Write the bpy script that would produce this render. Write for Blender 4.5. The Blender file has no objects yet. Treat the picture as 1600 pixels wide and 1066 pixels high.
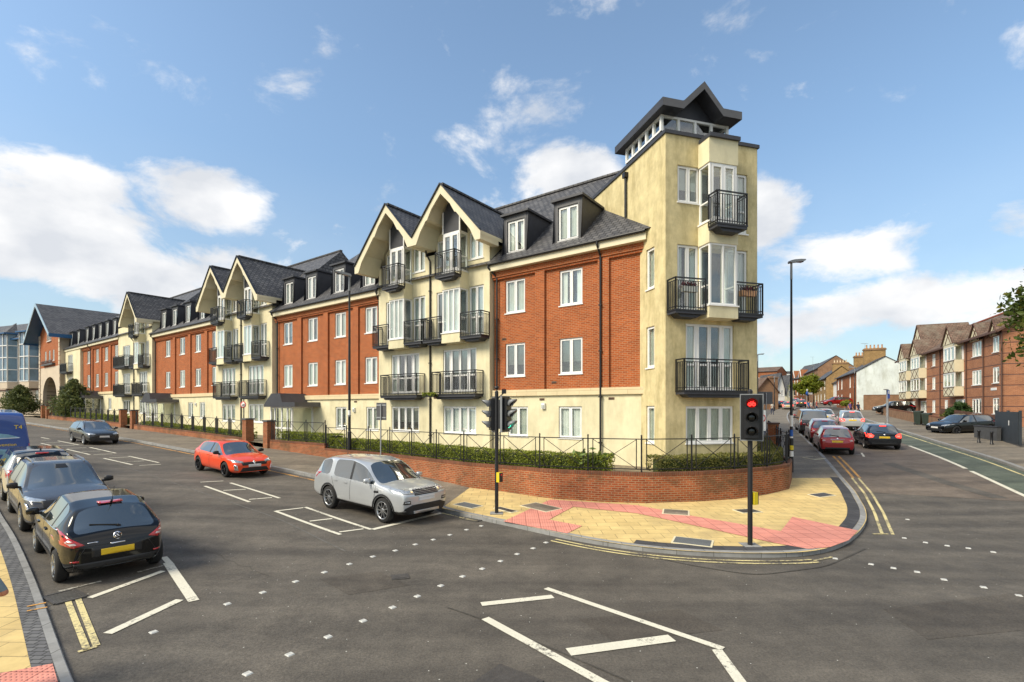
import bpy, bmesh, math, random
import numpy as np
from mathutils import Vector, Matrix
from mathutils.bvhtree import BVHTree
from mathutils.geometry import tessellate_polygon
SC = bpy.context.scene
COL = SC.collection
R = math.radians
rnd = random.Random(7)

# ------------------------------------------------------------------ camera
FPX, HOR, CAMH = 785.0, 638.0, 3.45          # focal length and horizon of the 1600 px wide photograph; eye height
cam = bpy.data.cameras.new('camera')
cam.sensor_width = 36.0
cam.lens = 36.0 * FPX / 1600.0
cam.shift_y = (HOR - 533.0) / 1600.0
cam.clip_end = 6000
camo = bpy.data.objects.new('camera', cam)
COL.objects.link(camo)
camo.location = (0, 0, CAMH)
camo.rotation_euler = (R(90), 0, 0)
SC.camera = camo

# ------------------------------------------------------------------ sky, clouds and sun
SUN_AZ = math.atan2(-0.88, -0.47)            # from the left, behind the camera (x, y)
SUN_EL = R(42)
sd = Vector((math.sin(SUN_AZ) * math.cos(SUN_EL), math.cos(SUN_AZ) * math.cos(SUN_EL), math.sin(SUN_EL)))
world = bpy.data.worlds.new('World')
SC.world = world
world.use_nodes = True
nt = world.node_tree
nt.nodes.clear()
def N(t, tree=None, **kw):
    n = (tree or nt).nodes.new(t)
    for k, v in kw.items():
        setattr(n, k, v)
    return n
def build_world():
    L = nt.links.new
    out = N('ShaderNodeOutputWorld'); bg = N('ShaderNodeBackground')
    sky = N('ShaderNodeTexSky', sky_type='NISHITA')
    sky.sun_disc = False
    sky.sun_elevation = SUN_EL
    sky.sun_rotation = SUN_AZ
    sky.altitude = 60; sky.air_density = 1.0; sky.dust_density = 1.1; sky.ozone_density = 2.2
    tc = N('ShaderNodeTexCoord')
    sep = N('ShaderNodeSeparateXYZ'); L(tc.outputs['Generated'], sep.inputs[0])
    # cloud noise in direction space, stretched sideways as clouds near the horizon are
    mp = N('ShaderNodeMapping'); mp.inputs['Scale'].default_value = (1, 1, 1.7)
    L(tc.outputs['Generated'], mp.inputs[0])
    n1 = N('ShaderNodeTexNoise'); n1.inputs['Scale'].default_value = 5.5; n1.inputs['Detail'].default_value = 9; n1.inputs['Roughness'].default_value = .62
    n1.inputs['Distortion'].default_value = .25
    L(mp.outputs[0], n1.inputs['Vector'])
    n2 = N('ShaderNodeTexNoise'); n2.inputs['Scale'].default_value = 2.4; n2.inputs['Detail'].default_value = 5
    L(mp.outputs[0], n2.inputs['Vector'])
    def m(op, a, b=None, clamp=False):
        x = N('ShaderNodeMath', operation=op); x.use_clamp = clamp
        for i, v in enumerate((a, b)):
            if v is None: continue
            if isinstance(v, (int, float)): x.inputs[i].default_value = v
            else: L(v, x.inputs[i])
        return x.outputs[0]
    # cloud banks: azimuth (deg, + right of +Y), elevation, half-width, half-height, weight
    banks = [(-31, 19.5, 8, 4.4, 1.2), (-41, 18.5, 7, 3.0, 1.0), (-24.5, 17, 2.6, 2.4, .7), (-41, 14, 10, 5.6, 1.35), (-30, 12, 13, 5.2, 1.3),
             (-52, 20, 8, 5, .9), (-16, 12, 9, 2.6, .35), (7, 23.5, 7, 5, 1.15), (1, 19, 6, 3.5, .6), (-9, 17, 6, 2.4, .5),
             (26, 19.5, 5.5, 5.0, 1.25), (32, 14, 10, 3.6, 1.0), (36, 9.5, 13, 3.4, .95), (29, 10, 6, 5, .7), (45, 15, 3.5, 2.2, .7), (46, 27, 2.4, 2.2, .75), (43, 20, 2, 1, .5),
             (44, 8, 10, 2.0, .6), (80, 15, 16, 7, 1.2), (-85, 18, 20, 8, 1.2), (120, 25, 22, 10, 1.2), (170, 30, 30, 11, 1.3), (-130, 22, 22, 9, 1.1), (-170, 55, 25, 12, 1.0), (180, 38, 58, 26, 1.0), (-125, 45, 36, 24, .9), (115, 50, 40, 26, 1.25)]  # last three wide banks are out of view, added for soft fill and reflections
    tot = None
    for az, el, sx, sz, wt in banks:
        a = R(az); e = R(el)
        dirv = (math.sin(a) * math.cos(e), math.cos(a) * math.cos(e), math.sin(e))
        # local tangent frame of the bank
        t = (math.cos(a), -math.sin(a), 0)
        u = (-math.sin(a) * math.sin(e), -math.cos(a) * math.sin(e), math.cos(e))
        d1 = N('ShaderNodeVectorMath', operation='DOT_PRODUCT'); L(tc.outputs['Generated'], d1.inputs[0]); d1.inputs[1].default_value = [c / math.tan(R(sx)) for c in t]
        d2 = N('ShaderNodeVectorMath', operation='DOT_PRODUCT'); L(tc.outputs['Generated'], d2.inputs[0]); d2.inputs[1].default_value = [c / math.tan(R(sz)) for c in u]
        d3 = N('ShaderNodeVectorMath', operation='DOT_PRODUCT'); L(tc.outputs['Generated'], d3.inputs[0]); d3.inputs[1].default_value = dirv
        q = m('ADD', m('MULTIPLY', d1.outputs['Value'], d1.outputs['Value']), m('MULTIPLY', d2.outputs['Value'], d2.outputs['Value']))
        g = m('MULTIPLY', m('SUBTRACT', 1.0, q, clamp=True), wt)
        g = m('MULTIPLY', g, m('GREATER_THAN', d3.outputs['Value'], 0.0))
        tot = g if tot is None else m('MAXIMUM', tot, g)
    val = m('ADD', m('MULTIPLY', tot, .72), m('MULTIPLY', m('SUBTRACT', n1.outputs['Fac'], .5), 2.3))
    val = m('ADD', val, m('MULTIPLY', m('SUBTRACT', n2.outputs['Fac'], .5), .5))
    mr = N('ShaderNodeMapRange', interpolation_type='SMOOTHSTEP'); mr.inputs[1].default_value = .14; mr.inputs[2].default_value = .62
    L(val, mr.inputs[0])
    # thin veil low in the sky
    veil = N('ShaderNodeMapRange'); veil.inputs[1].default_value = .0; veil.inputs[2].default_value = .42; veil.inputs[3].default_value = .30; veil.inputs[4].default_value = .0
    L(sep.outputs['Z'], veil.inputs[0])
    vv = m('MULTIPLY', veil.outputs[0], m('ADD', m('MULTIPLY', n2.outputs['Fac'], 1.4), .1), clamp=True)
    cov = m('MAXIMUM', mr.outputs[0], vv)
    # cloud colour: bright tops, greyer undersides from a second, offset noise
    mp2 = N('ShaderNodeMapping'); mp2.inputs['Location'].default_value = (0, 0, .06); mp2.inputs['Scale'].default_value = (1, 1, 1.7)
    L(tc.outputs['Generated'], mp2.inputs[0])
    n3 = N('ShaderNodeTexNoise'); n3.inputs['Scale'].default_value = 6.5; n3.inputs['Detail'].default_value = 8
    L(mp2.outputs[0], n3.inputs['Vector'])
    cr = N('ShaderNodeValToRGB')
    cr.color_ramp.elements[0].position = .36; cr.color_ramp.elements[0].color = (2.35, 2.45, 2.62, 1)
    cr.color_ramp.elements[1].position = .58; cr.color_ramp.elements[1].color = (3.3, 3.3, 3.31, 1)
    L(n3.outputs['Fac'], cr.inputs[0])
    hs = N('ShaderNodeHueSaturation'); hs.inputs['Saturation'].default_value = SKY_SAT; hs.inputs['Value'].default_value = SKY_VAL
    tw_ = N('ShaderNodeMix', data_type='RGBA', blend_type='MULTIPLY'); tw_.inputs[0].default_value = 1; tw_.inputs[7].default_value = (.97, 1.05, 1.0, 1); L(sky.outputs[0], tw_.inputs[6]); L(tw_.outputs[2], hs.inputs['Color'])
    dim = N('ShaderNodeMapRange', interpolation_type='SMOOTHSTEP'); dim.inputs[1].default_value = -.02; dim.inputs[2].default_value = .55; dim.inputs[3].default_value = .44; dim.inputs[4].default_value = .73
    L(sep.outputs['Z'], dim.inputs[0]); L(dim.outputs[0], hs.inputs['Value'])
    mix = N('ShaderNodeMix', data_type='RGBA')
    L(cov, mix.inputs[0]); L(hs.outputs[0], mix.inputs[6]); L(cr.outputs[0], mix.inputs[7])
    L(mix.outputs[2], bg.inputs[0])
    bg.inputs['Strength'].default_value = SKY_STRENGTH
    L(bg.outputs[0], out.inputs[0])
SKY_SAT, SKY_VAL, SKY_STRENGTH = .94, 1.0, .15
build_world()
sun = bpy.data.lights.new('sun', 'SUN')
sun.energy = 2.2
sun.angle = R(24)
sun.color = (1.0, .90, .72)
suno = bpy.data.objects.new('sun', sun)
COL.objects.link(suno)
suno.rotation_euler = (-sd).to_track_quat('-Z', 'Y').to_euler()
vs = SC.view_settings
vs.view_transform = 'Standard'; vs.look = 'None'; vs.gamma = 1; vs.use_curve_mapping = False
vs.exposure = 1.08

# ------------------------------------------------------------------ materials
MATS = {}
def mat(name, col=(.5, .5, .5), rough=.6, metal=0., var=.0, vscale=3., bump=0., bscale=40., coat=0., spec=.5, emit=None, estr=0., stain=0.):
    if name in MATS: return MATS[name]
    m = bpy.data.materials.new(name); m.use_nodes = True
    t = m.node_tree; b = t.nodes['Principled BSDF']; L = t.links.new
    b.inputs['Base Color'].default_value = (*col, 1)
    b.inputs['Roughness'].default_value = rough
    b.inputs['Metallic'].default_value = metal
    b.inputs['Specular IOR Level'].default_value = spec
    b.inputs['Coat Weight'].default_value = coat
    b.inputs['Coat Roughness'].default_value = .04
    if emit:
        b.inputs['Emission Color'].default_value = (*emit, 1); b.inputs['Emission Strength'].default_value = estr
    if var or bump or stain:
        tc = N('ShaderNodeTexCoord', t)
    if var:
        n = N('ShaderNodeTexNoise', t); n.inputs['Scale'].default_value = vscale; n.inputs['Detail'].default_value = 6; n.inputs['Roughness'].default_value = .65
        L(tc.outputs['Object'], n.inputs['Vector'])
        r = N('ShaderNodeValToRGB', t)
        r.color_ramp.elements[0].position = .3; r.color_ramp.elements[1].position = .7
        r.color_ramp.elements[0].color = (*[c * (1 - var) for c in col], 1)
        r.color_ramp.elements[1].color = (*[min(1, c * (1 + var)) for c in col], 1)
        L(n.outputs['Fac'], r.inputs[0])
        src = r.outputs[0]
        if stain:      # rain streaks: noise squeezed along z
            mp = N('ShaderNodeMapping', t); mp.inputs['Scale'].default_value = (1.0, 1.0, .30)
            L(tc.outputs['Object'], mp.inputs[0])
            n2 = N('ShaderNodeTexNoise', t); n2.inputs['Scale'].default_value = 1.6; n2.inputs['Detail'].default_value = 7; n2.inputs['Roughness'].default_value = .7
            L(mp.outputs[0], n2.inputs['Vector'])
            r2 = N('ShaderNodeValToRGB', t); r2.color_ramp.elements[0].position = .46; r2.color_ramp.elements[1].position = .72
            r2.color_ramp.elements[0].color = (1, 1, 1, 1); r2.color_ramp.elements[1].color = (1 - stain, 1 - stain * 1.05, 1 - stain * 1.25, 1)
            L(n2.outputs['Fac'], r2.inputs[0])
            mx = N('ShaderNodeMix', t, data_type='RGBA', blend_type='MULTIPLY'); mx.inputs[0].default_value = 1
            L(src, mx.inputs[6]); L(r2.outputs[0], mx.inputs[7]); src = mx.outputs[2]
        L(src, b.inputs['Base Color'])
    if bump:
        n = N('ShaderNodeTexNoise', t); n.inputs['Scale'].default_value = bscale; n.inputs['Detail'].default_value = 4
        L(tc.outputs['Object'], n.inputs['Vector'])
        bp = N('ShaderNodeBump', t); bp.inputs['Strength'].default_value = bump; bp.inputs['Distance'].default_value = .02
        L(n.outputs['Fac'], bp.inputs['Height']); L(bp.outputs[0], b.inputs['Normal'])
    MATS[name] = m
    return m
def brickmat(name, c1, c2, mortar, bw=.225, bh=.075, msize=.01, rough=.85, var=.25, bump=.35, offset=.5, weather=None, vscale=.9, bands=None):
    if name in MATS: return MATS[name]
    m = bpy.data.materials.new(name); m.use_nodes = True
    t = m.node_tree; b = t.nodes['Principled BSDF']; L = t.links.new
    b.inputs['Roughness'].default_value = rough
    b.inputs['Specular IOR Level'].default_value = .25
    uv = N('ShaderNodeUVMap', t); uv.uv_map = 'UVMap'
    bk = N('ShaderNodeTexBrick', t); bk.offset = offset
    bk.inputs['Scale'].default_value = 1; bk.inputs['Brick Width'].default_value = bw; bk.inputs['Row Height'].default_value = bh
    bk.inputs['Mortar Size'].default_value = msize; bk.inputs['Mortar Smooth'].default_value = .2; bk.inputs['Bias'].default_value = -.1
    bk.inputs['Color1'].default_value = (*c1, 1); bk.inputs['Color2'].default_value = (*c2, 1); bk.inputs['Mortar'].default_value = (*mortar, 1)
    L(uv.outputs[0], bk.inputs['Vector'])
    n = N('ShaderNodeTexNoise', t); n.inputs['Scale'].default_value = vscale; n.inputs['Detail'].default_value = 8; n.inputs['Roughness'].default_value = .7
    tc = N('ShaderNodeTexCoord', t); L(tc.outputs['Object'], n.inputs['Vector'])
    r = N('ShaderNodeValToRGB', t); r.color_ramp.elements[0].position = .3; r.color_ramp.elements[1].position = .7
    r.color_ramp.elements[0].color = (1 - var, 1 - var, 1 - var, 1); r.color_ramp.elements[1].color = (1 + var * .6, 1 + var * .6, 1 + var * .6, 1)
    L(n.outputs['Fac'], r.inputs[0])
    mx = N('ShaderNodeMix', t, data_type='RGBA', blend_type='MULTIPLY'); mx.inputs[0].default_value = 1
    L(bk.outputs['Color'], mx.inputs[6]); L(r.outputs[0], mx.inputs[7]); src = mx.outputs[2]
    if bands:     # darker string courses every so many metres up the wall
        sp = N('ShaderNodeSeparateXYZ', t); L(uv.outputs[0], sp.inputs[0])
        md = N('ShaderNodeMath', t, operation='MODULO'); L(sp.outputs[1], md.inputs[0]); md.inputs[1].default_value = bands[0]
        lt = N('ShaderNodeMath', t, operation='LESS_THAN'); L(md.outputs[0], lt.inputs[0]); lt.inputs[1].default_value = bands[1]
        mb_ = N('ShaderNodeMix', t, data_type='RGBA'); L(lt.outputs[0], mb_.inputs[0]); L(src, mb_.inputs[6]); mb_.inputs[7].default_value = (*bands[2], 1); src = mb_.outputs[2]
    if weather:   # dirt patches with their own shape
        n2 = N('ShaderNodeTexNoise', t); n2.inputs['Scale'].default_value = .55; n2.inputs['Detail'].default_value = 9; n2.inputs['Roughness'].default_value = .75
        mp = N('ShaderNodeMapping', t); mp.inputs['Scale'].default_value = (1, 1, 1.3); L(tc.outputs['Object'], mp.inputs[0]); L(mp.outputs[0], n2.inputs['Vector'])
        r2 = N('ShaderNodeValToRGB', t); r2.color_ramp.elements[0].position = .5; r2.color_ramp.elements[1].position = .68
        L(n2.outputs['Fac'], r2.inputs[0])
        mw = N('ShaderNodeMix', t, data_type='RGBA'); L(r2.outputs[0], mw.inputs[0]); L(src, mw.inputs[6]); mw.inputs[7].default_value = (*weather, 1); src = mw.outputs[2]
    L(src, b.inputs['Base Color'])
    if bump:
        bp = N('ShaderNodeBump', t); bp.inputs['Strength'].default_value = bump; bp.inputs['Distance'].default_value = .006; bp.invert = True
        L(bk.outputs['Fac'], bp.inputs['Height']); L(bp.outputs[0], b.inputs['Normal'])
    MATS[name] = m
    return m
def glassmat(name, tint=(1, 1, 1), refl=1.0):
    if name in MATS: return MATS[name]
    m = bpy.data.materials.new(name); m.use_nodes = True
    t = m.node_tree; t.nodes.clear(); L = t.links.new
    o = N('ShaderNodeOutputMaterial', t); mx = N('ShaderNodeMixShader', t); g = N('ShaderNodeBsdfGlossy', t); tr = N('ShaderNodeBsdfTransparent', t)
    lw = N('ShaderNodeLayerWeight', t); pw = N('ShaderNodeMath', t, operation='POWER'); L(lw.outputs['Facing'], pw.inputs[0]); pw.inputs[1].default_value = 3.5
    fr = N('ShaderNodeMath', t, operation='MULTIPLY_ADD'); L(pw.outputs[0], fr.inputs[0]); fr.inputs[1].default_value = .80; fr.inputs[2].default_value = .10
    g.inputs['Roughness'].default_value = .01; g.inputs['Color'].default_value = (refl, refl, refl, 1); tr.inputs['Color'].default_value = (*tint, 1)
    tc = N('ShaderNodeTexCoord', t); nz = N('ShaderNodeTexNoise', t); nz.inputs['Scale'].default_value = 1.3
    L(tc.outputs['Object'], nz.inputs['Vector'])
    bp = N('ShaderNodeBump', t); bp.inputs['Strength'].default_value = .06; bp.inputs['Distance'].default_value = .05
    L(nz.outputs['Fac'], bp.inputs['Height']); L(bp.outputs[0], g.inputs['Normal'])
    L(fr.outputs[0], mx.inputs[0]); L(tr.outputs[0], mx.inputs[1]); L(g.outputs[0], mx.inputs[2]); L(mx.outputs[0], o.inputs[0])
    MATS[name] = m
    return m
def paint(name, col, metal=.0, rough=.32, coat=1., spec=.5):
    if name in MATS: return MATS[name]
    return mat(name, col, rough=rough, metal=metal, coat=coat, spec=spec, var=.05, vscale=2.0)

M_BRICK = brickmat('orange_brick', (.40, .094, .022), (.255, .055, .014), (.38, .22, .12), msize=.010, var=.17)
M_WALLBRICK = brickmat('red_wall_brick', (.36, .092, .030), (.22, .05, .018), (.32, .22, .13), msize=.012, var=.4, weather=(.11, .07, .035))
M_SLATE = brickmat('slate', (.080, .079, .084), (.150, .146, .146), (.030, .030, .032), bw=.30, bh=.24, msize=.026, rough=.55, var=.3, bump=.8)
M_CREAM = mat('cream_render', (.70, .64, .43), rough=.9, var=.09, vscale=1.5, bump=.15, bscale=60, stain=.20)
M_YELLOW = mat('yellow_render', (.61, .52, .285), rough=.9, var=.15, vscale=2.6, bump=.15, bscale=60, stain=.45)
M_CREAMTRIM = mat('cream_paint', (.66, .60, .42), rough=.6, var=.06, vscale=2)
M_BAND = brickmat('stone_band', (.68, .57, .36), (.64, .53, .33), (.42, .34, .2), bw=1.1, bh=.6, msize=.008, var=.12, bump=.1)
M_WHITE = mat('white_plastic', (.80, .80, .78), rough=.35, var=.03)
M_ZINC = mat('dark_zinc', (.035, .037, .046), rough=.55, var=.22, vscale=2.5)
M_ZINCTRIM = mat('grey_metal_trim', (.085, .085, .09), rough=.5, var=.15)
M_BLACK = mat('black_metal', (.010, .010, .012), rough=.4, var=.2)
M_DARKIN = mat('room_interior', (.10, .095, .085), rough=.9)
M_GLASS = glassmat('window_glass', (.97, 1.0, .98))
M_CURT = [mat('grey_curtain', (.46, .475, .43), rough=.9, var=.08), mat('white_net', (.70, .71, .69), rough=.9, var=.05), mat('beige_curtain', (.48, .44, .34), rough=.9, var=.08), mat('grey_blind', (.42, .45, .42), rough=.8, var=.05)]

# ------------------------------------------------------------------ mesh helpers
class MB:
    def __init__(s): s.v = []; s.f = []; s.m = []; s.mats = []; s.sm = []
    def mi(s, m):
        if m not in s.mats: s.mats.append(m)
        return s.mats.index(m)
    def face(s, pts, m, smooth=False):
        k = len(s.v); s.v += [tuple(p) for p in pts]; s.f.append(tuple(range(k, k + len(pts)))); s.m.append(s.mi(m)); s.sm.append(smooth)
    def mesh(s, vs, fs, m, smooth=False):
        k = len(s.v); s.v += [tuple(p) for p in vs]; i = s.mi(m)
        for f in fs: s.f.append(tuple(k + q for q in f)); s.m.append(i); s.sm.append(smooth)
    def box(s, x0, x1, y0, y1, z0, z1, m, skip=''):
        if x1 < x0: x0, x1 = x1, x0
        if y1 < y0: y0, y1 = y1, y0
        if z1 < z0: z0, z1 = z1, z0
        v = [(x0, y0, z0), (x1, y0, z0), (x1, y1, z0), (x0, y1, z0), (x0, y0, z1), (x1, y0, z1), (x1, y1, z1), (x0, y1, z1)]
        s.mesh(v, [(0, 3, 2, 1), (4, 5, 6, 7), (0, 1, 5, 4), (1, 2, 6, 5), (2, 3, 7, 6), (3, 0, 4, 7)], m)
    def bar(s, p, q, w, m, d=None):
        p = Vector(p); q = Vector(q); t = q - p
        if t.length < 1e-6: return
        t.normalize(); up = Vector((0, 0, 1)) if abs(t.z) < .95 else Vector((1, 0, 0))
        a = t.cross(up).normalized(); b = a.cross(t).normalized(); d = d or w
        vs = [o + a * (sx * w / 2) + b * (sy * d / 2) for o in (p, q) for sx, sy in ((-1, -1), (1, -1), (1, 1), (-1, 1))]
        s.mesh(vs, [(3, 2, 1, 0), (4, 5, 6, 7), (0, 1, 5, 4), (1, 2, 6, 5), (2, 3, 7, 6), (3, 0, 4, 7)], m)
    def tube(s, p, q, r0, r1, m, n=12, caps=True):
        p = Vector(p); q = Vector(q); t = (q - p).normalized(); up = Vector((0, 0, 1)) if abs(t.z) < .95 else Vector((1, 0, 0))
        a = t.cross(up).normalized(); b = t.cross(a).normalized(); vs = []
        for o, r in ((p, r0), (q, r1)):
            vs += [o + a * (r * math.cos(2 * math.pi * i / n)) + b * (r * math.sin(2 * math.pi * i / n)) for i in range(n)]
        fs = [(i, (i + 1) % n, n + (i + 1) % n, n + i) for i in range(n)]
        s.mesh(vs, fs, m, True)
        if caps: s.mesh(vs, [tuple(range(n - 1, -1, -1)), tuple(range(n, 2 * n))], m)
    def path(s, pts, r, m, n=8):
        for p, q in zip(pts, pts[1:]): s.tube(p, q, r, r, m, n)
    def lathe(s, prof, m, n=24, axis='y', smooth=True):   # prof: (radius, along)
        vs = []; k = len(prof)
        for i in range(n):
            c, q = math.cos(2 * math.pi * i / n), math.sin(2 * math.pi * i / n)
            for r, a in prof: vs.append((r * c, a, r * q) if axis == 'y' else (r * c, r * q, a))
        fs = []
        for i in range(n):
            for j in range(k - 1):
                a, b = i * k + j, ((i + 1) % n) * k + j
                fs.append((a, b, b + 1, a + 1))
        s.mesh(vs, fs, m, smooth)
    def prism(s, poly, y0, y1, m, mf=None):   # poly in (x, z), extruded along y
        n = len(poly); k = [(x, y0, z) for x, z in poly]; l = [(x, y1, z) for x, z in poly]
        tri = tessellate_polygon([[Vector((x, z, 0)) for x, z in poly]])
        s.mesh(k + l, [(i, (i + 1) % n, n + (i + 1) % n, n + i) for i in range(n)], m)
        s.mesh(k, [t for t in tri], mf or m); s.mesh(l, [t[::-1] for t in tri], mf or m)
    def build(s, name, parent=None, loc=(0, 0, 0), rz=0., fix=False):
        me = bpy.data.meshes.new(name)
        me.from_pydata(s.v, [], s.f)
        for m in s.mats: me.materials.append(m)
        me.polygons.foreach_set('material_index', s.m)
        me.polygons.foreach_set('use_smooth', s.sm)
        if fix:
            bm = bmesh.new(); bm.from_mesh(me); bmesh.ops.remove_doubles(bm, verts=bm.verts, dist=1e-5); bmesh.ops.recalc_face_normals(bm, faces=bm.faces); bm.to_mesh(me); bm.free()
        boxuv(me)
        me.update()
        return link(name, me, parent, loc, rz)
def boxuv(me):
    uv = me.uv_layers.new(name='UVMap')
    nv = len(me.vertices); co = np.empty(nv * 3); me.vertices.foreach_get('co', co); co = co.reshape(-1, 3)
    me.update()
    nl = len(me.loops); vi = np.empty(nl, dtype=np.int64); me.loops.foreach_get('vertex_index', vi)
    nn = np.empty(len(me.polygons) * 3); me.polygons.foreach_get('normal', nn); nn = nn.reshape(-1, 3)
    lt = np.empty(len(me.polygons), dtype=np.int64); me.polygons.foreach_get('loop_total', lt)
    pn = np.repeat(nn, lt, axis=0)
    t = np.stack([-pn[:, 1], pn[:, 0], np.zeros(len(pn))], 1); ln = np.linalg.norm(t, axis=1)
    flat = ln < .25
    t = np.where(flat[:, None], np.array([1., 0, 0]), t / np.maximum(ln, 1e-9)[:, None])
    sv = np.cross(pn, t); sv = np.where(flat[:, None], np.array([0, 1., 0]), sv)
    p = co[vi]
    out = np.stack([(p * t).sum(1), (p * sv).sum(1)], 1)
    uv.data.foreach_set('uv', out.ravel())
def link(name, me, parent=None, loc=(0, 0, 0), rz=0.):
    o = bpy.data.objects.new(name, me); COL.objects.link(o)
    o.location = loc; o.rotation_euler = (0, 0, rz)
    if parent: o.parent = parent
    return o
def tag(o, label=None, cat=None, group=None, kind=None):
    if label: o['label'] = label
    if cat: o['category'] = cat
    if group: o['group'] = group
    if kind: o['kind'] = kind
    return o
def thing(name, label, cat, loc=(0, 0, 0), rz=0., group=None):
    return tag(link(name, None, None, loc, rz), label, cat, group)
def copy_tree(o, parent=None):
    c = o.copy(); COL.objects.link(c); c.parent = parent
    for ch in list(o.children): copy_tree(ch, c)
    return c
def text_mesh(txt, size, m, depth=.004, align='CENTER'):
    cu = bpy.data.curves.new('lettering', 'FONT'); cu.body = txt; cu.size = size; cu.extrude = depth; cu.align_x = align; cu.align_y = 'CENTER'
    o = bpy.data.objects.new('lettering', cu); COL.objects.link(o)
    me = bpy.data.meshes.new_from_object(o.evaluated_get(bpy.context.evaluated_depsgraph_get()))
    bpy.data.objects.remove(o); bpy.data.curves.remove(cu)
    me.materials.clear(); me.materials.append(m)
    return me

# ------------------------------------------------------------------ the lie of the land
AX = (-1060 / 1319.02, 785 / 1319.02)          # along the left street, away from the junction
VX = (-AX[1] * -1, -AX[0])                      # across it, towards the flats: (.595, .804)
BX = (.4254, .9050); RX = (.9050, -.4254)       # along / across the right street
_UL = [-60, 6, 12, 16, 20, 25, 30, 40, 55, 75, 100, 150, 400]; _ZL = [0, 0, .07, .24, .42, .6, .78, 1.08, 1.42, 1.8, 2.15, 2.6, 3]
_WR = [-60, 19, 23, 26, 29, 32, 38, 46, 60, 85, 120, 160, 220, 400]; _ZR = [0, 0, .2, .42, .64, .85, 1.1, 1.45, 2.0, 2.75, 3.8, 5.0, 6.2, 7]
_g = np.linspace(-60, 400, 921)
_zl = np.convolve(np.pad(np.interp(_g, _UL, _ZL), 4, mode='edge'), np.ones(9) / 9, 'valid')
_zr = np.convolve(np.pad(np.interp(_g, _WR, _ZR), 4, mode='edge'), np.ones(9) / 9, 'valid')
def zroad(x, y):
    u = AX[0] * x + AX[1] * y; w = BX[0] * x + BX[1] * y; r = RX[0] * x + RX[1] * y
    t = min(1, max(0, (r + 8) / 10)); t = t * t * (3 - 2 * t)
    zl = float(np.interp(u, _g, _zl)) if t < 1 else 0
    zr = float(np.interp(w, _g, _zr)) if t > 0 else 0
    return zl * (1 - t) + zr * t
def UV(u, v): return (AX[0] * u + VX[0] * v, AX[1] * u + VX[1] * v)
def bend(w): return .0012 * max(0, w - 45) ** 2
def WRp(w, r, curved=True):
    r = r + (bend(w) if curved else 0)
    return (BX[0] * w + RX[0] * r, BX[1] * w + RX[1] * r)
def P(px, py, surf=None):
    """ground point seen at photograph pixel (px, py)"""
    surf = surf or zroad; z = 0.
    for _ in range(40):
        D = FPX * (CAMH - z) / (py - HOR); x = (px - 800) / FPX * D
        z = .5 * z + .5 * surf(x, D)
    return (x, D)
def resample(pts, n):
    p = np.array(pts, float); s = np.concatenate([[0], np.cumsum(np.linalg.norm(np.diff(p, axis=0), axis=1))])
    q = np.linspace(0, s[-1], n)
    return np.stack([np.interp(q, s, p[:, i]) for i in range(2)], 1)
def smooth(pts, it=3):
    p = np.array(pts, float)
    for _ in range(it): p[1:-1] = (p[:-2] + 2 * p[1:-1] + p[2:]) / 4
    return p
def offset(pts, d):
    p = np.array(pts, float); t = np.gradient(p, axis=0); t /= np.linalg.norm(t, axis=1)[:, None]
    return p + d * np.stack([t[:, 1], -t[:, 0]], 1)
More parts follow.
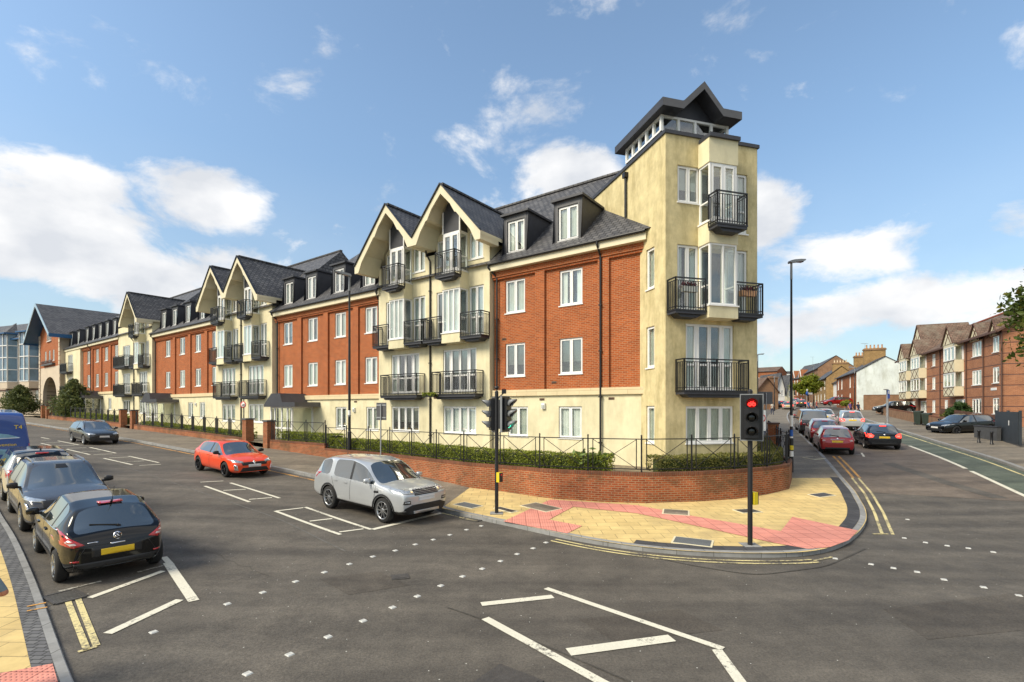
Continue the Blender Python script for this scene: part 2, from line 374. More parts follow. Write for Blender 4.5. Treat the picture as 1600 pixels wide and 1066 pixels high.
# ------------------------------------------------------------------ ground, roads, kerbs, pavements
def asphaltmat(name, c, speck=.0, tint2=None, scale=.35):
    if name in MATS: return MATS[name]
    m = bpy.data.materials.new(name); m.use_nodes = True
    t = m.node_tree; b = t.nodes['Principled BSDF']; L = t.links.new
    b.inputs['Specular IOR Level'].default_value = .3
    tc = N('ShaderNodeTexCoord', t)
    def noise(sc, det, ro=.6):
        n = N('ShaderNodeTexNoise', t); n.inputs['Scale'].default_value = sc; n.inputs['Detail'].default_value = det; n.inputs['Roughness'].default_value = ro
        L(tc.outputs['Object'], n.inputs['Vector']); return n.outputs['Fac']
    def ramp(fac, p0, c0, p1, c1):
        r = N('ShaderNodeValToRGB', t); r.color_ramp.elements[0].position = p0; r.color_ramp.elements[1].position = p1
        r.color_ramp.elements[0].color = (*c0, 1); r.color_ramp.elements[1].color = (*c1, 1); L(fac, r.inputs[0]); return r.outputs[0]
    def mixc(mode, a, bb, f=1.):
        x = N('ShaderNodeMix', t, data_type='RGBA', blend_type=mode); x.inputs[0].default_value = f if isinstance(f, (int, float)) else 1
        if not isinstance(f, (int, float)): L(f, x.inputs[0])
        L(a, x.inputs[6])
        if isinstance(bb, tuple): x.inputs[7].default_value = (*bb, 1)
        else: L(bb, x.inputs[7])
        return x.outputs[2]
    c2 = tint2 or tuple(q * 1.25 for q in c)
    base = ramp(noise(scale, 7, .7), .35, c, .65, c2)
    base = mixc('MULTIPLY', base, ramp(noise(28, 5, .8), .3, (.55, .55, .55), .7, (1.4, 1.38, 1.34)))
    base = mixc('MULTIPLY', base, ramp(noise(1.3, 7, .8), .34, (.74, .74, .74), .66, (1.20, 1.19, 1.16)))
    # tyre-polished tracks and old patches: long soft streaks along the left street
    mp = N('ShaderNodeMapping', t); mp.inputs['Rotation'].default_value = (0, 0, R(36.5)); mp.inputs['Scale'].default_value = (.05, .75, 1)
    L(tc.outputs['Object'], mp.inputs[0])
    n = N('ShaderNodeTexNoise', t); n.inputs['Scale'].default_value = 1.6; n.inputs['Detail'].default_value = 4; L(mp.outputs[0], n.inputs['Vector'])
    base = mixc('MULTIPLY', base, ramp(n.outputs['Fac'], .35, (.76, .76, .76), .65, (1.18, 1.17, 1.14)))
    if speck:
        vo = N('ShaderNodeTexVoronoi', t); vo.inputs['Scale'].default_value = 6.5; L(tc.outputs['Object'], vo.inputs['Vector'])
        r = N('ShaderNodeValToRGB', t); r.color_ramp.elements[0].position = .045; r.color_ramp.elements[0].color = (1, 1, 1, 1); r.color_ramp.elements[1].position = .075; r.color_ramp.elements[1].color = (0, 0, 0, 1)
        L(vo.outputs['Distance'], r.inputs[0])
        gt = N('ShaderNodeMath', t, operation='GREATER_THAN'); sp = N('ShaderNodeSeparateColor', t); L(vo.outputs['Color'], sp.inputs[0]); L(sp.outputs[0], gt.inputs[0]); gt.inputs[1].default_value = .72
        mu = N('ShaderNodeMath', t, operation='MULTIPLY'); L(r.outputs[0], mu.inputs[0]); L(gt.outputs[0], mu.inputs[1])
        base = mixc('MIX', base, (speck, speck, speck * .9), mu.outputs[0])
    L(base, b.inputs['Base Color'])
    rr = N('ShaderNodeMapRange', t); rr.inputs[3].default_value = .62; rr.inputs[4].default_value = .95; L(noise(2.2, 5), rr.inputs[0]); L(rr.outputs[0], b.inputs['Roughness'])
    bp = N('ShaderNodeBump', t); bp.inputs['Strength'].default_value = .7; bp.inputs['Distance'].default_value = .012
    L(noise(45, 4, .8), bp.inputs['Height']); L(bp.outputs[0], b.inputs['Normal'])
    MATS[name] = m
    return m
M_ROAD = asphaltmat('asphalt', (.096, .088, .079), speck=.60, tint2=(.126, .115, .102))
M_ROAD2 = asphaltmat('worn_asphalt', (.135, .112, .094), tint2=(.170, .142, .119))
M_FOOTASPH = asphaltmat('footway_asphalt', (.175, .152, .122), tint2=(.215, .188, .152), scale=.6)
M_PATCHASPH = asphaltmat('patch_asphalt', (.066, .062, .056), tint2=(.082, .077, .070))
M_TRENCH = asphaltmat('reinstated_asphalt', (.084, .075, .066), tint2=(.106, .095, .083))
M_GREENLANE = asphaltmat('green_lane', (.085, .105, .085), tint2=(.108, .128, .104))
M_SLAB = brickmat('buff_paving_slab', (.66, .50, .22), (.58, .43, .185), (.28, .21, .10), bw=.6, bh=.4, msize=.009, var=.22, bump=.2, vscale=1.6, weather=(.44, .335, .165))
M_TACT = brickmat('red_tactile_paving', (.72, .30, .235), (.66, .265, .205), (.40, .15, .12), bw=.4, bh=.4, msize=.012, var=.14, bump=.2, offset=0, vscale=2)
def blisters(m):
    t = m.node_tree; L = t.links.new; uv = N('ShaderNodeUVMap', t); uv.uv_map = 'UVMap'; v = N('ShaderNodeTexVoronoi', t); v.inputs['Scale'].default_value = 15; v.inputs['Randomness'].default_value = 0; L(uv.outputs[0], v.inputs['Vector'])
    r = N('ShaderNodeMapRange', t); r.inputs[1].default_value = .18; r.inputs[2].default_value = .34; r.inputs[3].default_value = 1; r.inputs[4].default_value = 0; L(v.outputs['Distance'], r.inputs[0])
    bp = N('ShaderNodeBump', t); bp.inputs['Strength'].default_value = 1; bp.inputs['Distance'].default_value = .012; L(r.outputs[0], bp.inputs['Height']); L(bp.outputs[0], t.nodes['Principled BSDF'].inputs['Normal'])
blisters(M_TACT)
M_SETT = brickmat('grey_setts', (.12, .12, .125), (.17, .17, .17), (.05, .05, .05), bw=.16, bh=.105, msize=.010, var=.25, bump=.6)
M_SETTDK = brickmat('dark_kerb_setts', (.055, .055, .06), (.075, .075, .08), (.035, .035, .035), bw=.5, bh=.3, msize=.01, var=.25)
M_KERB = brickmat('granite_kerb', (.25, .25, .245), (.31, .31, .30), (.12, .12, .11), bw=.9, bh=5, msize=.008, var=.25, offset=0, vscale=3)
def wornpaint(name, c, wear=.52, under=(.11, .10, .088)):
    m = bpy.data.materials.new(name); m.use_nodes = True; t = m.node_tree; bs = t.nodes['Principled BSDF']; L = t.links.new; bs.inputs['Roughness'].default_value = .8
    tc = N('ShaderNodeTexCoord', t)
    n = N('ShaderNodeTexNoise', t); n.inputs['Scale'].default_value = 14; n.inputs['Detail'].default_value = 8; n.inputs['Roughness'].default_value = .8; L(tc.outputs['Object'], n.inputs['Vector'])
    n2 = N('ShaderNodeTexNoise', t); n2.inputs['Scale'].default_value = 1.1; n2.inputs['Detail'].default_value = 3; L(tc.outputs['Object'], n2.inputs['Vector'])
    ad = N('ShaderNodeMath', t, operation='MULTIPLY_ADD'); L(n2.outputs['Fac'], ad.inputs[0]); ad.inputs[1].default_value = .55; L(n.outputs['Fac'], ad.inputs[2])
    r = N('ShaderNodeValToRGB', t); r.color_ramp.elements[0].position = wear + .24; r.color_ramp.elements[1].position = wear + .40; r.color_ramp.elements[0].color = (*c, 1); r.color_ramp.elements[1].color = (*under, 1)
    e = r.color_ramp.elements.new(wear + .14); e.color = (*[q * .86 for q in c], 1)
    e = r.color_ramp.elements.new(.30); e.color = (*c, 1)
    L(ad.outputs[0], r.inputs[0]); L(r.outputs[0], bs.inputs['Base Color'])
    bp = N('ShaderNodeBump', t); bp.inputs['Strength'].default_value = .3; bp.inputs['Distance'].default_value = .01; L(n.outputs['Fac'], bp.inputs['Height']); L(bp.outputs[0], bs.inputs['Normal'])
    MATS[name] = m; return m
M_PAINT = wornpaint('white_road_paint', (.70, .67, .55), .56)
M_THIN = wornpaint('worn_white_paint', (.52, .50, .43), .46)
M_YPAINT = wornpaint('yellow_road_paint', (.68, .58, .28), .50)
M_OPAINT = wornpaint('orange_road_paint', (.66, .33, .07), .48)
M_GRASS = mat('garden_gravel', (.20, .165, .11), rough=.95, var=.35, vscale=6, bump=.6)
M_EARTH = mat('earth', (.10, .10, .07), rough=1, var=.3, vscale=.2)
M_IRON = mat('cast_iron', (.06, .055, .05), rough=.6, var=.3, vscale=20, bump=.4)
M_STEELCOVER = brickmat('steel_cover', (.17, .19, .20), (.15, .165, .175), (.09, .09, .09), bw=.05, bh=.05, msize=.008, var=.2)

def sheet(name, X, Y, zf, m, kind='structure'):
    nx, ny = len(X), len(Y)
    vs = [(x, y, zf(x, y)) for y in Y for x in X]
    fs = [(j * nx + i, j * nx + i + 1, (j + 1) * nx + i + 1, (j + 1) * nx + i) for j in range(ny - 1) for i in range(nx - 1)]
    mb = MB(); mb.mesh(vs, fs, m, True)
    return tag(mb.build(name), kind=kind)
def loft(name, A, B, n, zf, m, kind='structure', parent=None):
    A = np.array(A); B = np.array(B); k = len(A)
    vs = []
    for i in range(k):
        for j in range(n + 1):
            p = A[i] + (B[i] - A[i]) * j / n
            vs.append((p[0], p[1], zf(p[0], p[1])))
    fs = [(i * (n + 1) + j, (i + 1) * (n + 1) + j, (i + 1) * (n + 1) + j + 1, i * (n + 1) + j + 1) for i in range(k - 1) for j in range(n)]
    mb = MB(); mb.mesh(vs, fs, m, True); o = mb.build(name, parent)
    me = o.data
    if me.polygons[0].normal.z < 0: me.flip_normals()
    return tag(o, kind=kind) if kind else o
def drape(name, poly, zf, off, m, step=.5, kind='structure'):
    tri = tessellate_polygon([[Vector((p[0], p[1], 0)) for p in poly]])
    bm = bmesh.new(); vs = [bm.verts.new((p[0], p[1], 0)) for p in poly]
    for t in tri:
        try: bm.faces.new([vs[i] for i in t])
        except ValueError: pass
    for ax in (0, 1):
        lo = min(p[ax] for p in poly); hi = max(p[ax] for p in poly); q = math.floor(lo / step) * step + step
        while q < hi:
            no = Vector((1, 0, 0)) if ax == 0 else Vector((0, 1, 0))
            bmesh.ops.bisect_plane(bm, geom=bm.verts[:] + bm.edges[:] + bm.faces[:], plane_co=no * q, plane_no=no)
            q += step
    for v in bm.verts: v.co.z = zf(v.co.x, v.co.y) + off
    bmesh.ops.recalc_face_normals(bm, faces=bm.faces)
    for f in bm.faces:
        f.smooth = True
        if f.normal.z < 0: f.normal_flip()
    me = bpy.data.meshes.new(name); bm.to_mesh(me); bm.free(); me.materials.append(m); boxuv(me)
    return tag(link(name, me), kind=kind)

sheet('ground', [-2500, -700, -300, -150, 0, 150, 300, 700, 2500], [-2500, -700, -200, -20, 150, 300, 700, 2500], lambda x, y: -1.2, M_EARTH)
sheet('road', np.arange(-112, 125, 1.0), np.arange(-14, 190, 1.0), zroad, M_ROAD)

# far kerb: down the left street, round the corner, up the right street
kz = lambda x, y: zroad(x, y) + .12
K_L = [UV(u, 12.45) for u in np.arange(108, 12.5, -1.0)]
K_C = smooth(resample([P(x, y, kz) for x, y in [(690, 794), (707, 798), (735, 804), (786, 814), (835, 825), (882, 835), (950, 848), (1040, 859), (1130, 864), (1220, 865), (1275, 862), (1312, 851), (1342, 832), (1355, 812), (1353, 795), (1337, 768), (1318, 747)]], 70), 3)
K_R = [WRp(w, 3.67) for w in np.arange(27, 160, 1.0)]
K_ALL = smooth(resample(list(K_L) + list(K_C) + list(K_R), 560), 2)
_kd = resample(K_ALL, 2400)
def zfoot(x, y):
    d = math.sqrt(float(((_kd[:, 0] - x) ** 2 + (_kd[:, 1] - y) ** 2).min()))
    return zroad(x, y) + .12 + .028 * min(d, 5.)
W_C = resample([P(x, y, zfoot) for x, y in [(734, 762), (779, 767.5), (860, 779), (950, 784.6), (1013, 786.4), (1085, 784), (1148, 780), (1197.5, 773), (1233, 764), (1238, 747)]], 70)
WALL_V = 15.85
_wl0 = W_C[0]
W_L = resample([UV(108, WALL_V), UV(40, WALL_V), UV(20, WALL_V), tuple(_wl0)], len(K_L) * 2)
K_L2 = resample(list(K_L) + [tuple(K_C[0])], len(K_L) * 2)
W_R = resample([tuple(W_C[-1])] + [WRp(w, 1.45) for w in np.arange(30, 160, 2.0)], 150)
K_R2 = resample([tuple(K_C[-1])] + list(K_R), 150)
loft('pavement', K_L2, W_L, 6, zfoot, M_FOOTASPH)
loft('paving', K_C, W_C, 10, zfoot, M_SLAB)
loft('pavement', K_R2, W_R, 5, zfoot, M_FOOTASPH)
def kerbmesh(name, pts, side, wid=.15, h=.12, m=None, top=None):
    pts = np.array(pts); inn = offset(pts, side * wid); t = top or (lambda x, y: zroad(x, y) + h + .006)
    mb = MB(); run = 0; vs = []; n = len(pts)
    for i in range(n):
        x, y = pts[i]; z = zroad(x, y); a, b = inn[i]
        vs += [(x, y, z - .05), (x, y, z + h - .01), (x + (a - x) * .12, y + (b - y) * .12, z + h + .006), (a, b, t(a, b) + .004)]
    fs = [(i * 4 + j, i * 4 + j + 1, i * 4 + j + 5, i * 4 + j + 4) for i in range(n - 1) for j in range(3)]
    mb.mesh(vs, fs, m or M_KERB); o = mb.build(name, fix=True); return tag(o, kind='structure')
kerbmesh('kerb', K_ALL, -1, .16)
cc = resample(K_C[20:], 90)
loft('kerb_setts', offset(cc, -.17), offset(cc, -.50), 1, lambda x, y: zfoot(x, y) + .008, M_SETTDK)
Z2 = lambda x, y: (680 + x / 2.222, 700 + y / 2.222)      # the enlarged crop these corners were read from
for poly in ([(236, 256), (400, 180), (480, 205), (395, 250), (510, 272), (458, 298)], [(400, 180), (700, 200), (880, 235), (1200, 290), (1172, 330), (862, 262), (700, 228), (480, 205)],
             [(1240, 240), (1468, 288), (1436, 322), (1370, 346), (1295, 352), (1172, 330), (1200, 290)]):
    drape('tactile_paving', [P(*Z2(*q), zfoot) for q in poly], zfoot, .012, M_TACT)
# near pavement, bottom left
K_N = [P(x, y) for x, y in [(112, 1066), (75, 960), (55, 905), (25, 840), (0, 803)]]
_a = np.array(K_N[0]); _b = np.array(K_N[-1]); _d = (_b - _a) / np.linalg.norm(_b - _a)
K_N = smooth(resample([tuple(_a - _d * 14)] + K_N + [tuple(_b + _d * 12), tuple(_b + _d * 12 + np.array(AX) * 70)], 150), 3)
znear = lambda x, y: zroad(x, y) + .05
kerbmesh('kerb', K_N, -1, .12, .05)
_e = [offset(K_N, -q) for q in (.12, .33, 4.6)]
loft('kerb_setts', _e[0], _e[1], 2, lambda x, y: znear(x, y) + .004, M_SETT)
loft('paving', _e[1], _e[2], 8, znear, M_SLAB)
drape('tactile_paving', [P(x, y, znear) for x, y in [(-60, 1068), (0, 1053), (82, 1038), (92, 1072), (60, 1090), (-80, 1100)]], znear, .010, M_TACT)
# right-hand side of the right street
K_F = [WRp(w, 10.95) for w in np.arange(10, 160, 1.5)]
kerbmesh('kerb', K_F[::-1], -1, .15)
loft('pavement', offset(K_F, .15), offset(K_F, 4.2), 4, lambda x, y: zroad(x, y) + .12, M_FOOTASPH)
loft('forecourt', offset(K_F, 4.2), offset(K_F, 30), 8, lambda x, y: zroad(x, y) + .10, M_FOOTASPH)
# lighter, browner surfacing of the right street and its green cycle lane
loft('road_surfacing', [WRp(w, 3.7) for w in np.arange(23.2, 150, 1)], [WRp(w, 9.0) for w in np.arange(23.2, 150, 1)], 6, lambda x, y: zroad(x, y) + .006, M_ROAD2)
loft('cycle_lane', [WRp(w, 9.0) for w in np.arange(14, 70, 1)], [WRp(w, 10.9) for w in np.arange(14, 70, 1)], 3, lambda x, y: zroad(x, y) + .007, M_GREENLANE)
# garden behind the boundary wall
def zlawn(x, y): return max(1.14, zfoot(x, y) + .22)
lw = [tuple(p) for p in W_L] + [tuple(p) for p in W_C[1:]]
_c = (8.0, 21.5)
tg = [UV(AX[0] * p[0] + AX[1] * p[1], 19.6) for p in W_L] + [_c] * (len(W_C) - 1)
_lw = np.array(lw); _lw = _lw + (np.array(tg) - _lw) * .035
loft('garden_ground', _lw, tg, 6, zlawn, M_GRASS)

# ------------------------------------------------------------------ painted markings
def strip(pts, w, m=None, off=.012, name='road_marking', zf=None, mb=None):
    zf = zf or zroad; own = mb is None; mb = mb or MB()
    L = sum(math.dist(a, b) for a, b in zip(pts, pts[1:])); q = resample(pts, max(2, int(L / .5) + 1)) if len(pts) == 2 else np.array(pts)
    a = offset(q, w / 2); b = offset(q, -w / 2); n = len(q); c = [(a[i] + b[i]) / 2 for i in range(n)]
    vs = []
    for i in range(n): vs += [(a[i][0], a[i][1], zf(*a[i]) + off), (b[i][0], b[i][1], zf(*b[i]) + off)]
    mb.mesh(vs, [(2 * i, 2 * i + 2, 2 * i + 3, 2 * i + 1) for i in range(n - 1)], m or M_PAINT)
    if own:
        o = mb.build(name)
        if o.data.polygons[0].normal.z < 0: o.data.flip_normals()
        return tag(o, kind='structure')
def line(p, q, w, m=None): return strip([P(*p), P(*q)], w, m)
for p, q, w in [((752, 945), (864, 933), .17), ((853, 920), (1130, 1015), .13), ((758, 967), (960, 1078), .15), ((888, 1020), (1050, 998), .22), ((1120, 1016), (1168, 1082), .15),
                ((140, 935), (255, 893), .13), ((168, 991), (281, 938), .16), ((262, 880), (303, 940), .17), ((256, 871), (268, 884), .12)]:
    line(p, q, w)
for p, q in [((92, 925), (158, 909)), ((215, 895), (268, 881))]: line(p, q, .07, M_THIN)
for p, q in [((106, 940), (136, 1017)), ((122, 937), (151, 1010))]: line(p, q, .085, M_YPAINT)
line((122, 1020), (151, 1011), .08, M_YPAINT)
for p, q in [((42, 949), (72, 943)), ((42, 956), (74, 950))]: strip([P(*p, znear), P(*q, znear)], .05, M_OPAINT, .016, zf=znear)
# hatched centre strip of the left street
for p, q in [((430, 799), (532, 836)), ((477, 793), (580, 828)), ((320, 760), (390, 785)), ((360, 755), (437, 779))]: line(p, q, .11)
for p, q in [((432, 799), (474, 794)), ((484, 815), (519, 811)), ((530, 832), (568, 827)), ((313, 754), (349, 752)), ((349, 767), (384, 765)), ((389, 781), (425, 778))]: line(p, q, .10)
line((582, 828), (690, 802), .17); line((690, 802), (745, 815), .1, M_YPAINT); line((694, 798), (772, 817), .09, M_YPAINT)
Z1 = lambda x, y: (x / 5.922, 620 + y / 5.922)
for p, q in [((960, 572), (1225, 632)), ((1190, 552), (1468, 612)), ((615, 487), (832, 538)), ((830, 470), (1072, 524)), ((380, 432), (505, 462)), ((535, 410), (730, 448)), ((380, 378), (455, 392))]:
    line(Z1(*p), Z1(*q), .11)
for p, q in [((1010, 568), (1195, 560)), ((1145, 605), (1335, 596)), ((1290, 638), (1490, 628)), ((625, 480), (800, 473)), ((755, 508), (930, 504)), ((865, 538), (1040, 531)), ((425, 430), (560, 424)), ((515, 456), (690, 452)), ((385, 405), (470, 402))]:
    line(Z1(*p), Z1(*q), .10)
# yellow lines along the far kerb and round the corner
kl = resample([UV(90, 12.45), UV(12.6, 12.45)], 160)
strip(offset(kl, .35), .11, M_OPAINT)
c1 = [p for p in K_C if True]
i0 = min(range(70), key=lambda i: math.dist(K_C[i], P(878, 834, kz))); i1 = min(range(70), key=lambda i: math.dist(K_C[i], P(1285, 860, kz)))
for d in (.22, .42): strip(offset(K_C[i0:i1], d), .075, M_YPAINT)
strip([P(1272, 877), P(1300, 871)], .07, M_YPAINT)
yl = smooth(resample([P(x, y) for x, y in [(1378, 834), (1366, 800), (1350, 770), (1331, 747)]], 20), 1)
for d in (0., .24): strip(offset(yl, d), .08, M_YPAINT)
strip([P(1364, 835), P(1388, 835)], .07, M_YPAINT)
yr = resample([P(x, y) for x, y in [(1331, 747), (1318, 732), (1300, 713)]], 10)
for d in (0.05, .30): strip(offset(yr, d), .10, M_OPAINT)
strip([WRp(w, 10.55) for w in np.arange(13, 60, .7)], .10, M_YPAINT)
for a, b in ((15, 29), (29.6, 38.5)): strip([WRp(w, 9.0) for w in np.linspace(a, b, 24)], .17)
line((1337, 711), (1352, 711), .09, M_THIN); line((1346, 708), (1350, 714), .10)
for w in np.arange(58, 92, 3.0): strip([WRp(w, 3.9), WRp(w + 1.0, 4.3)], .35, M_THIN)
# long seams and a darker reinstated trench in the surface
strip(smooth(resample([P(*q) for q in [(150, 715), (330, 775), (440, 812), (540, 862)]], 40)), .045, mat('pale_seam', (.12, .115, .105), rough=.9, var=.4, vscale=5), .008, 'road_seam')
strip(smooth(resample([P(*q) for q in [(700, 950), (760, 970), (1040, 1090)]], 20)), .035, M_PATCHASPH, .008, 'road_seam')
strip(smooth(resample([P(*q) for q in [(1025, 872), (1080, 884), (1180, 900), (1290, 886), (1352, 858)]], 30)), .045, M_PATCHASPH, .009, 'road_seam')
strip([WRp(w, r) for w, r in ((23.5, 8.1), (26, 7.3), (30, 6.3), (34, 5.9))], .55, M_ROAD, .010, 'road_patch')
# one hairline crack across the left lane
_r = np.random.default_rng(31)
p = resample([P(*z) for z in [(180, 830), (300, 850), (420, 900)]], 30); p[1:-1] += _r.normal(0, .05, (28, 2)); strip(p, .010, M_PATCHASPH, .007, 'road_crack')
drape('road_patch', [P(*z) for z in [(905, 968), (1060, 952), (1130, 985), (960, 1003)]], zroad, .004, M_TRENCH)
drape('road_patch', [P(*z) for z in [(1380, 952), (1600, 925), (1600, 985), (1450, 1000)]], zroad, .004, M_TRENCH)
drape('road_patch', [P(*z) for z in [(500, 905), (590, 893), (640, 915), (545, 930)]], zroad, .004, M_TRENCH)
# covers and gullies
def cover(px, py, a, b, ang, label, m=None, zf=zfoot, name='inspection_cover', inset=True):
    x, y = P(px, py, zf); z = zf(x, y)
    t = thing(name, label, 'manhole cover', (x, y, z), ang)
    mb = MB(); mb.box(-a / 2, a / 2, -b / 2, b / 2, -.03, .016, M_CREAMTRIM if inset else M_IRON); mb.build('frame', t)
    mb = MB(); mb.box(-a / 2 + .05, a / 2 - .05, -b / 2 + .05, b / 2 - .05, -.02, .022, m or M_STEELCOVER); mb.build('lid', t)
    # slope with the ground
    e = .4; t.rotation_euler = Vector((-(zf(x + e, y) - zf(x - e, y)) / (2 * e), -(zf(x, y + e) - zf(x, y - e)) / (2 * e), 1)).to_track_quat('Z', 'Y').to_euler()
    t.rotation_euler.rotate_axis('Z', ang)
    return t
A0 = math.atan2(-.5952, .8036)
cover(731, 790, .95, .55, A0, 'grey steel cover in buff slabs nearest the silver car')
cover(790, 797, .9, .32, A0, 'narrow brown cover at the foot of the green-lit traffic light', M_IRON)
cover(845, 793, 1.25, .75, A0, 'large brown cover set in the red tactile paving', M_FOOTASPH)
cover(1056, 801, .8, .7, A0 + .5, 'square brown cover by the middle of the curved wall', M_FOOTASPH)
cover(1082, 847, .95, .62, A0 + .4, 'blue-grey steel cover close to the kerb at the corner')
cover(1168, 799, .75, .5, A0 + .3, 'brown cover just behind the red-lit traffic light', M_IRON)
cover(1284, 774, .85, .5, .35, 'dark rectangular cover near the right street kerb', M_IRON)
cover(1272, 716, .8, .7, .4, 'pale square cover in the asphalt footway beside the red car', M_FOOTASPH)
cover(795, 1066, .7, .55, A0, 'brown iron cover in the carriageway at the bottom of the photo, between the white markings', M_IRON, zroad, inset=False)
cover(625, 902, .35, .3, A0, 'small square iron cover in the carriageway among the pale studs', M_IRON, zroad, inset=False)
M_GRATE = mat('worn_grate_bar', (.22, .205, .18), rough=.5, metal=.5, var=.25, vscale=12)
def grate(px, py, a, b, ang, label):
    x, y = P(px, py); t = thing('gully_grate', label, 'drain grate', (x, y, zroad(x, y)), ang)
    mb = MB(); 
    for s in (-1, 1): mb.box(-a / 2, a / 2, s * b / 2 - .03, s * b / 2 + .03, -.02, .02, M_IRON); mb.box(s * a / 2 - .03, s * a / 2 + .03, -b / 2, b / 2, -.02, .019, M_IRON)
    mb.build('frame', t)
    mb = MB(); n = int(a / .07)
    for i in range(n): mb.box(-a / 2 + .03 + i * (a - .06) / n, -a / 2 + .03 + (i + .42) * (a - .06) / n, -b / 2 + .03, b / 2 - .03, -.01, .018, M_GRATE)
    mb.box(-a / 2, a / 2, -b / 2, b / 2, .004, .0085, M_BLACK); mb.build('bars', t)
grate(101, 933, .62, .42, math.atan2(AX[1], AX[0]) + R(4), 'iron drain grate at the near kerb behind the black hatchback')
grate(740, 812, .55, .4, A0, 'rusty drain grate in the gutter by the dropped kerb')
# reflective squares marking the crossings
studs = [(355.5, 944), (410.7, 926), (462, 909), (507, 894.5), (546, 881.6), (582.6, 870), (617.7, 860.6), (649, 851), (677, 843.5), (703, 836), (729, 828), (752, 822),
         (387, 1053), (452.7, 1023), (512.8, 995.4), (567.4, 970.4), (613.4, 949.4), (652.2, 932), (688.7, 915.5), (722.7, 901), (753.4, 889), (782, 877), (808, 866), (833, 857), (853, 848),
         (1361, 882), (1396, 888), (1433, 894), (1475, 906), (1537, 918), (1592, 931), (1413, 841), (1446, 848), (1480, 853), (1513, 857), (1552, 863), (240, 988), (1305, 873), (1418, 812)]
mb = MB(); s = .052; mb.mesh([(-s, -s, 0), (s, -s, 0), (s, s, 0), (-s, s, 0), (-s * .8, -s * .8, .014), (s * .8, -s * .8, .014), (s * .8, s * .8, .014), (-s * .8, s * .8, .014)],
        [(4, 5, 6, 7), (0, 1, 5, 4), (1, 2, 6, 5), (2, 3, 7, 6), (3, 0, 4, 7)], mat('stud_white', (.48, .48, .45), rough=.6, var=.3, vscale=30))
st0 = None
for i, (px, py) in enumerate(studs):
    if st0 is None: o = st0 = mb.build('road_stud')
    else: o = st0.copy(); COL.objects.link(o)
    x, y = P(px, py); o.location = (x, y, zroad(x, y)); o.rotation_euler = (0, 0, A0 + .1 * math.sin(i * 7))
    row = 'across the left street' if px < 860 else 'across the mouth of the right street'
    tag(o, 'small pale square stud in the crossing rows ' + row, 'road stud', 'crossing studs ' + row)
# ------------------------------------------------------------------ windows, balconies and walls with openings
_wc = {}
def win_mesh(w, h, lights, kind, curt):
    """frame / pane / curtain meshes; origin bottom centre, outside is -y"""
    key = (round(w, 2), round(h, 2), lights, kind, curt)
    if key in _wc: return _wc[key]
    f = MB(); p = MB(); c = MB(); t = .05
    f.box(-w / 2, w / 2, 0, .07, 0, t, M_WHITE); f.box(-w / 2, w / 2, 0, .07, h - t, h, M_WHITE)
    f.box(-w / 2, -w / 2 + t, 0, .07, t, h - t, M_WHITE); f.box(w / 2 - t, w / 2, 0, .07, t, h - t, M_WHITE)
    f.box(-w / 2 - .03, w / 2 + .03, -.10, .0, -.045, .004, M_WHITE)
    x = -w / 2; tot = sum(abs(q) for q in lights)
    for i, q in enumerate(lights):
        x1 = x + abs(q) / tot * w
        if i: f.box(x - .03, x + .03, 0.002, .068, t, h - t, M_WHITE)
        a, b = x + (.03 if i else t), x1 - (.03 if i < len(lights) - 1 else t)
        s = .042 if q > 0 else .012           # opening lights have a sash of their own
        for (xa, xb, za, zb) in ((a, b, t, t + s), (a, b, h - t - s, h - t), (a, a + s, t + s, h - t - s), (b - s, b, t + s, h - t - s)):
            f.box(xa, xb, -.012 if q > 0 else .01, .05, za, zb, M_WHITE)
        if kind == 'door': f.box(a + s, b - s, -.008, .045, h * .36, h * .36 + .07, M_WHITE)
        p.box(a + s, b - s, .022, .034, t + s, h - t - s, M_GLASS)
        x = x1
    if curt >= 0:
        m = M_CURT[curt % 4]
        def cloth(xa, xb, amp, per):
            n = max(2, int((xb - xa) / .035)); vs = []
            for k in range(n + 1):
                xx = xa + (xb - xa) * k / n; yy = .10 + amp * math.sin(xx * per)
                vs += [(xx, yy, .03), (xx, yy, h - .03)]
            c.mesh(vs, [(2 * k, 2 * k + 2, 2 * k + 3, 2 * k + 1) for k in range(n)], m, True)
        if curt < 4: cloth(-w / 2 + .03, -w / 2 + .03 + w * .27, .025, 50); cloth(w / 2 - .03 - w * .27, w / 2 - .03, .025, 50)
        elif curt < 8: cloth(-w / 2 + .03, w / 2 - .03, .018, 38)
        else:
            n = int(h * .62 / .05)
            for k in range(n): zz = h - .06 - k * .05; c.mesh([(-w / 2 + .05, .08, zz), (w / 2 - .05, .08, zz), (w / 2 - .05, .115, zz - .040), (-w / 2 + .05, .115, zz - .040)], [(0, 3, 2, 1)], m)
    out = []
    for mb in (f, p, c):
        if mb.v:
            o = mb.build('tmp'); me = o.data; bpy.data.objects.remove(o); out.append(me)
        else: out.append(None)
    _wc[key] = out
    return out
def window(parent, F, x, y, z, w, h, lights=(1, 1), kind='win', curt=None, rz=0., name='window'):
    """F = (ox, oy, oz, angle) of the wall in the parent's frame"""
    if curt is None: curt = rnd.choice([4, 5, 4, 7, 5, 8, 11, 4, 5, 0, 1, 4])
    fr, pa, cu = win_mesh(w, h, lights, kind, curt)
    c, s = math.cos(F[3]), math.sin(F[3])
    o = link(name, fr, parent, (F[0] + c * x - s * y, F[1] + s * x + c * y, F[2] + z), F[3] + rz)
    if pa: link('pane', pa, o)
    if cu: link('curtain', cu, o)
    return o
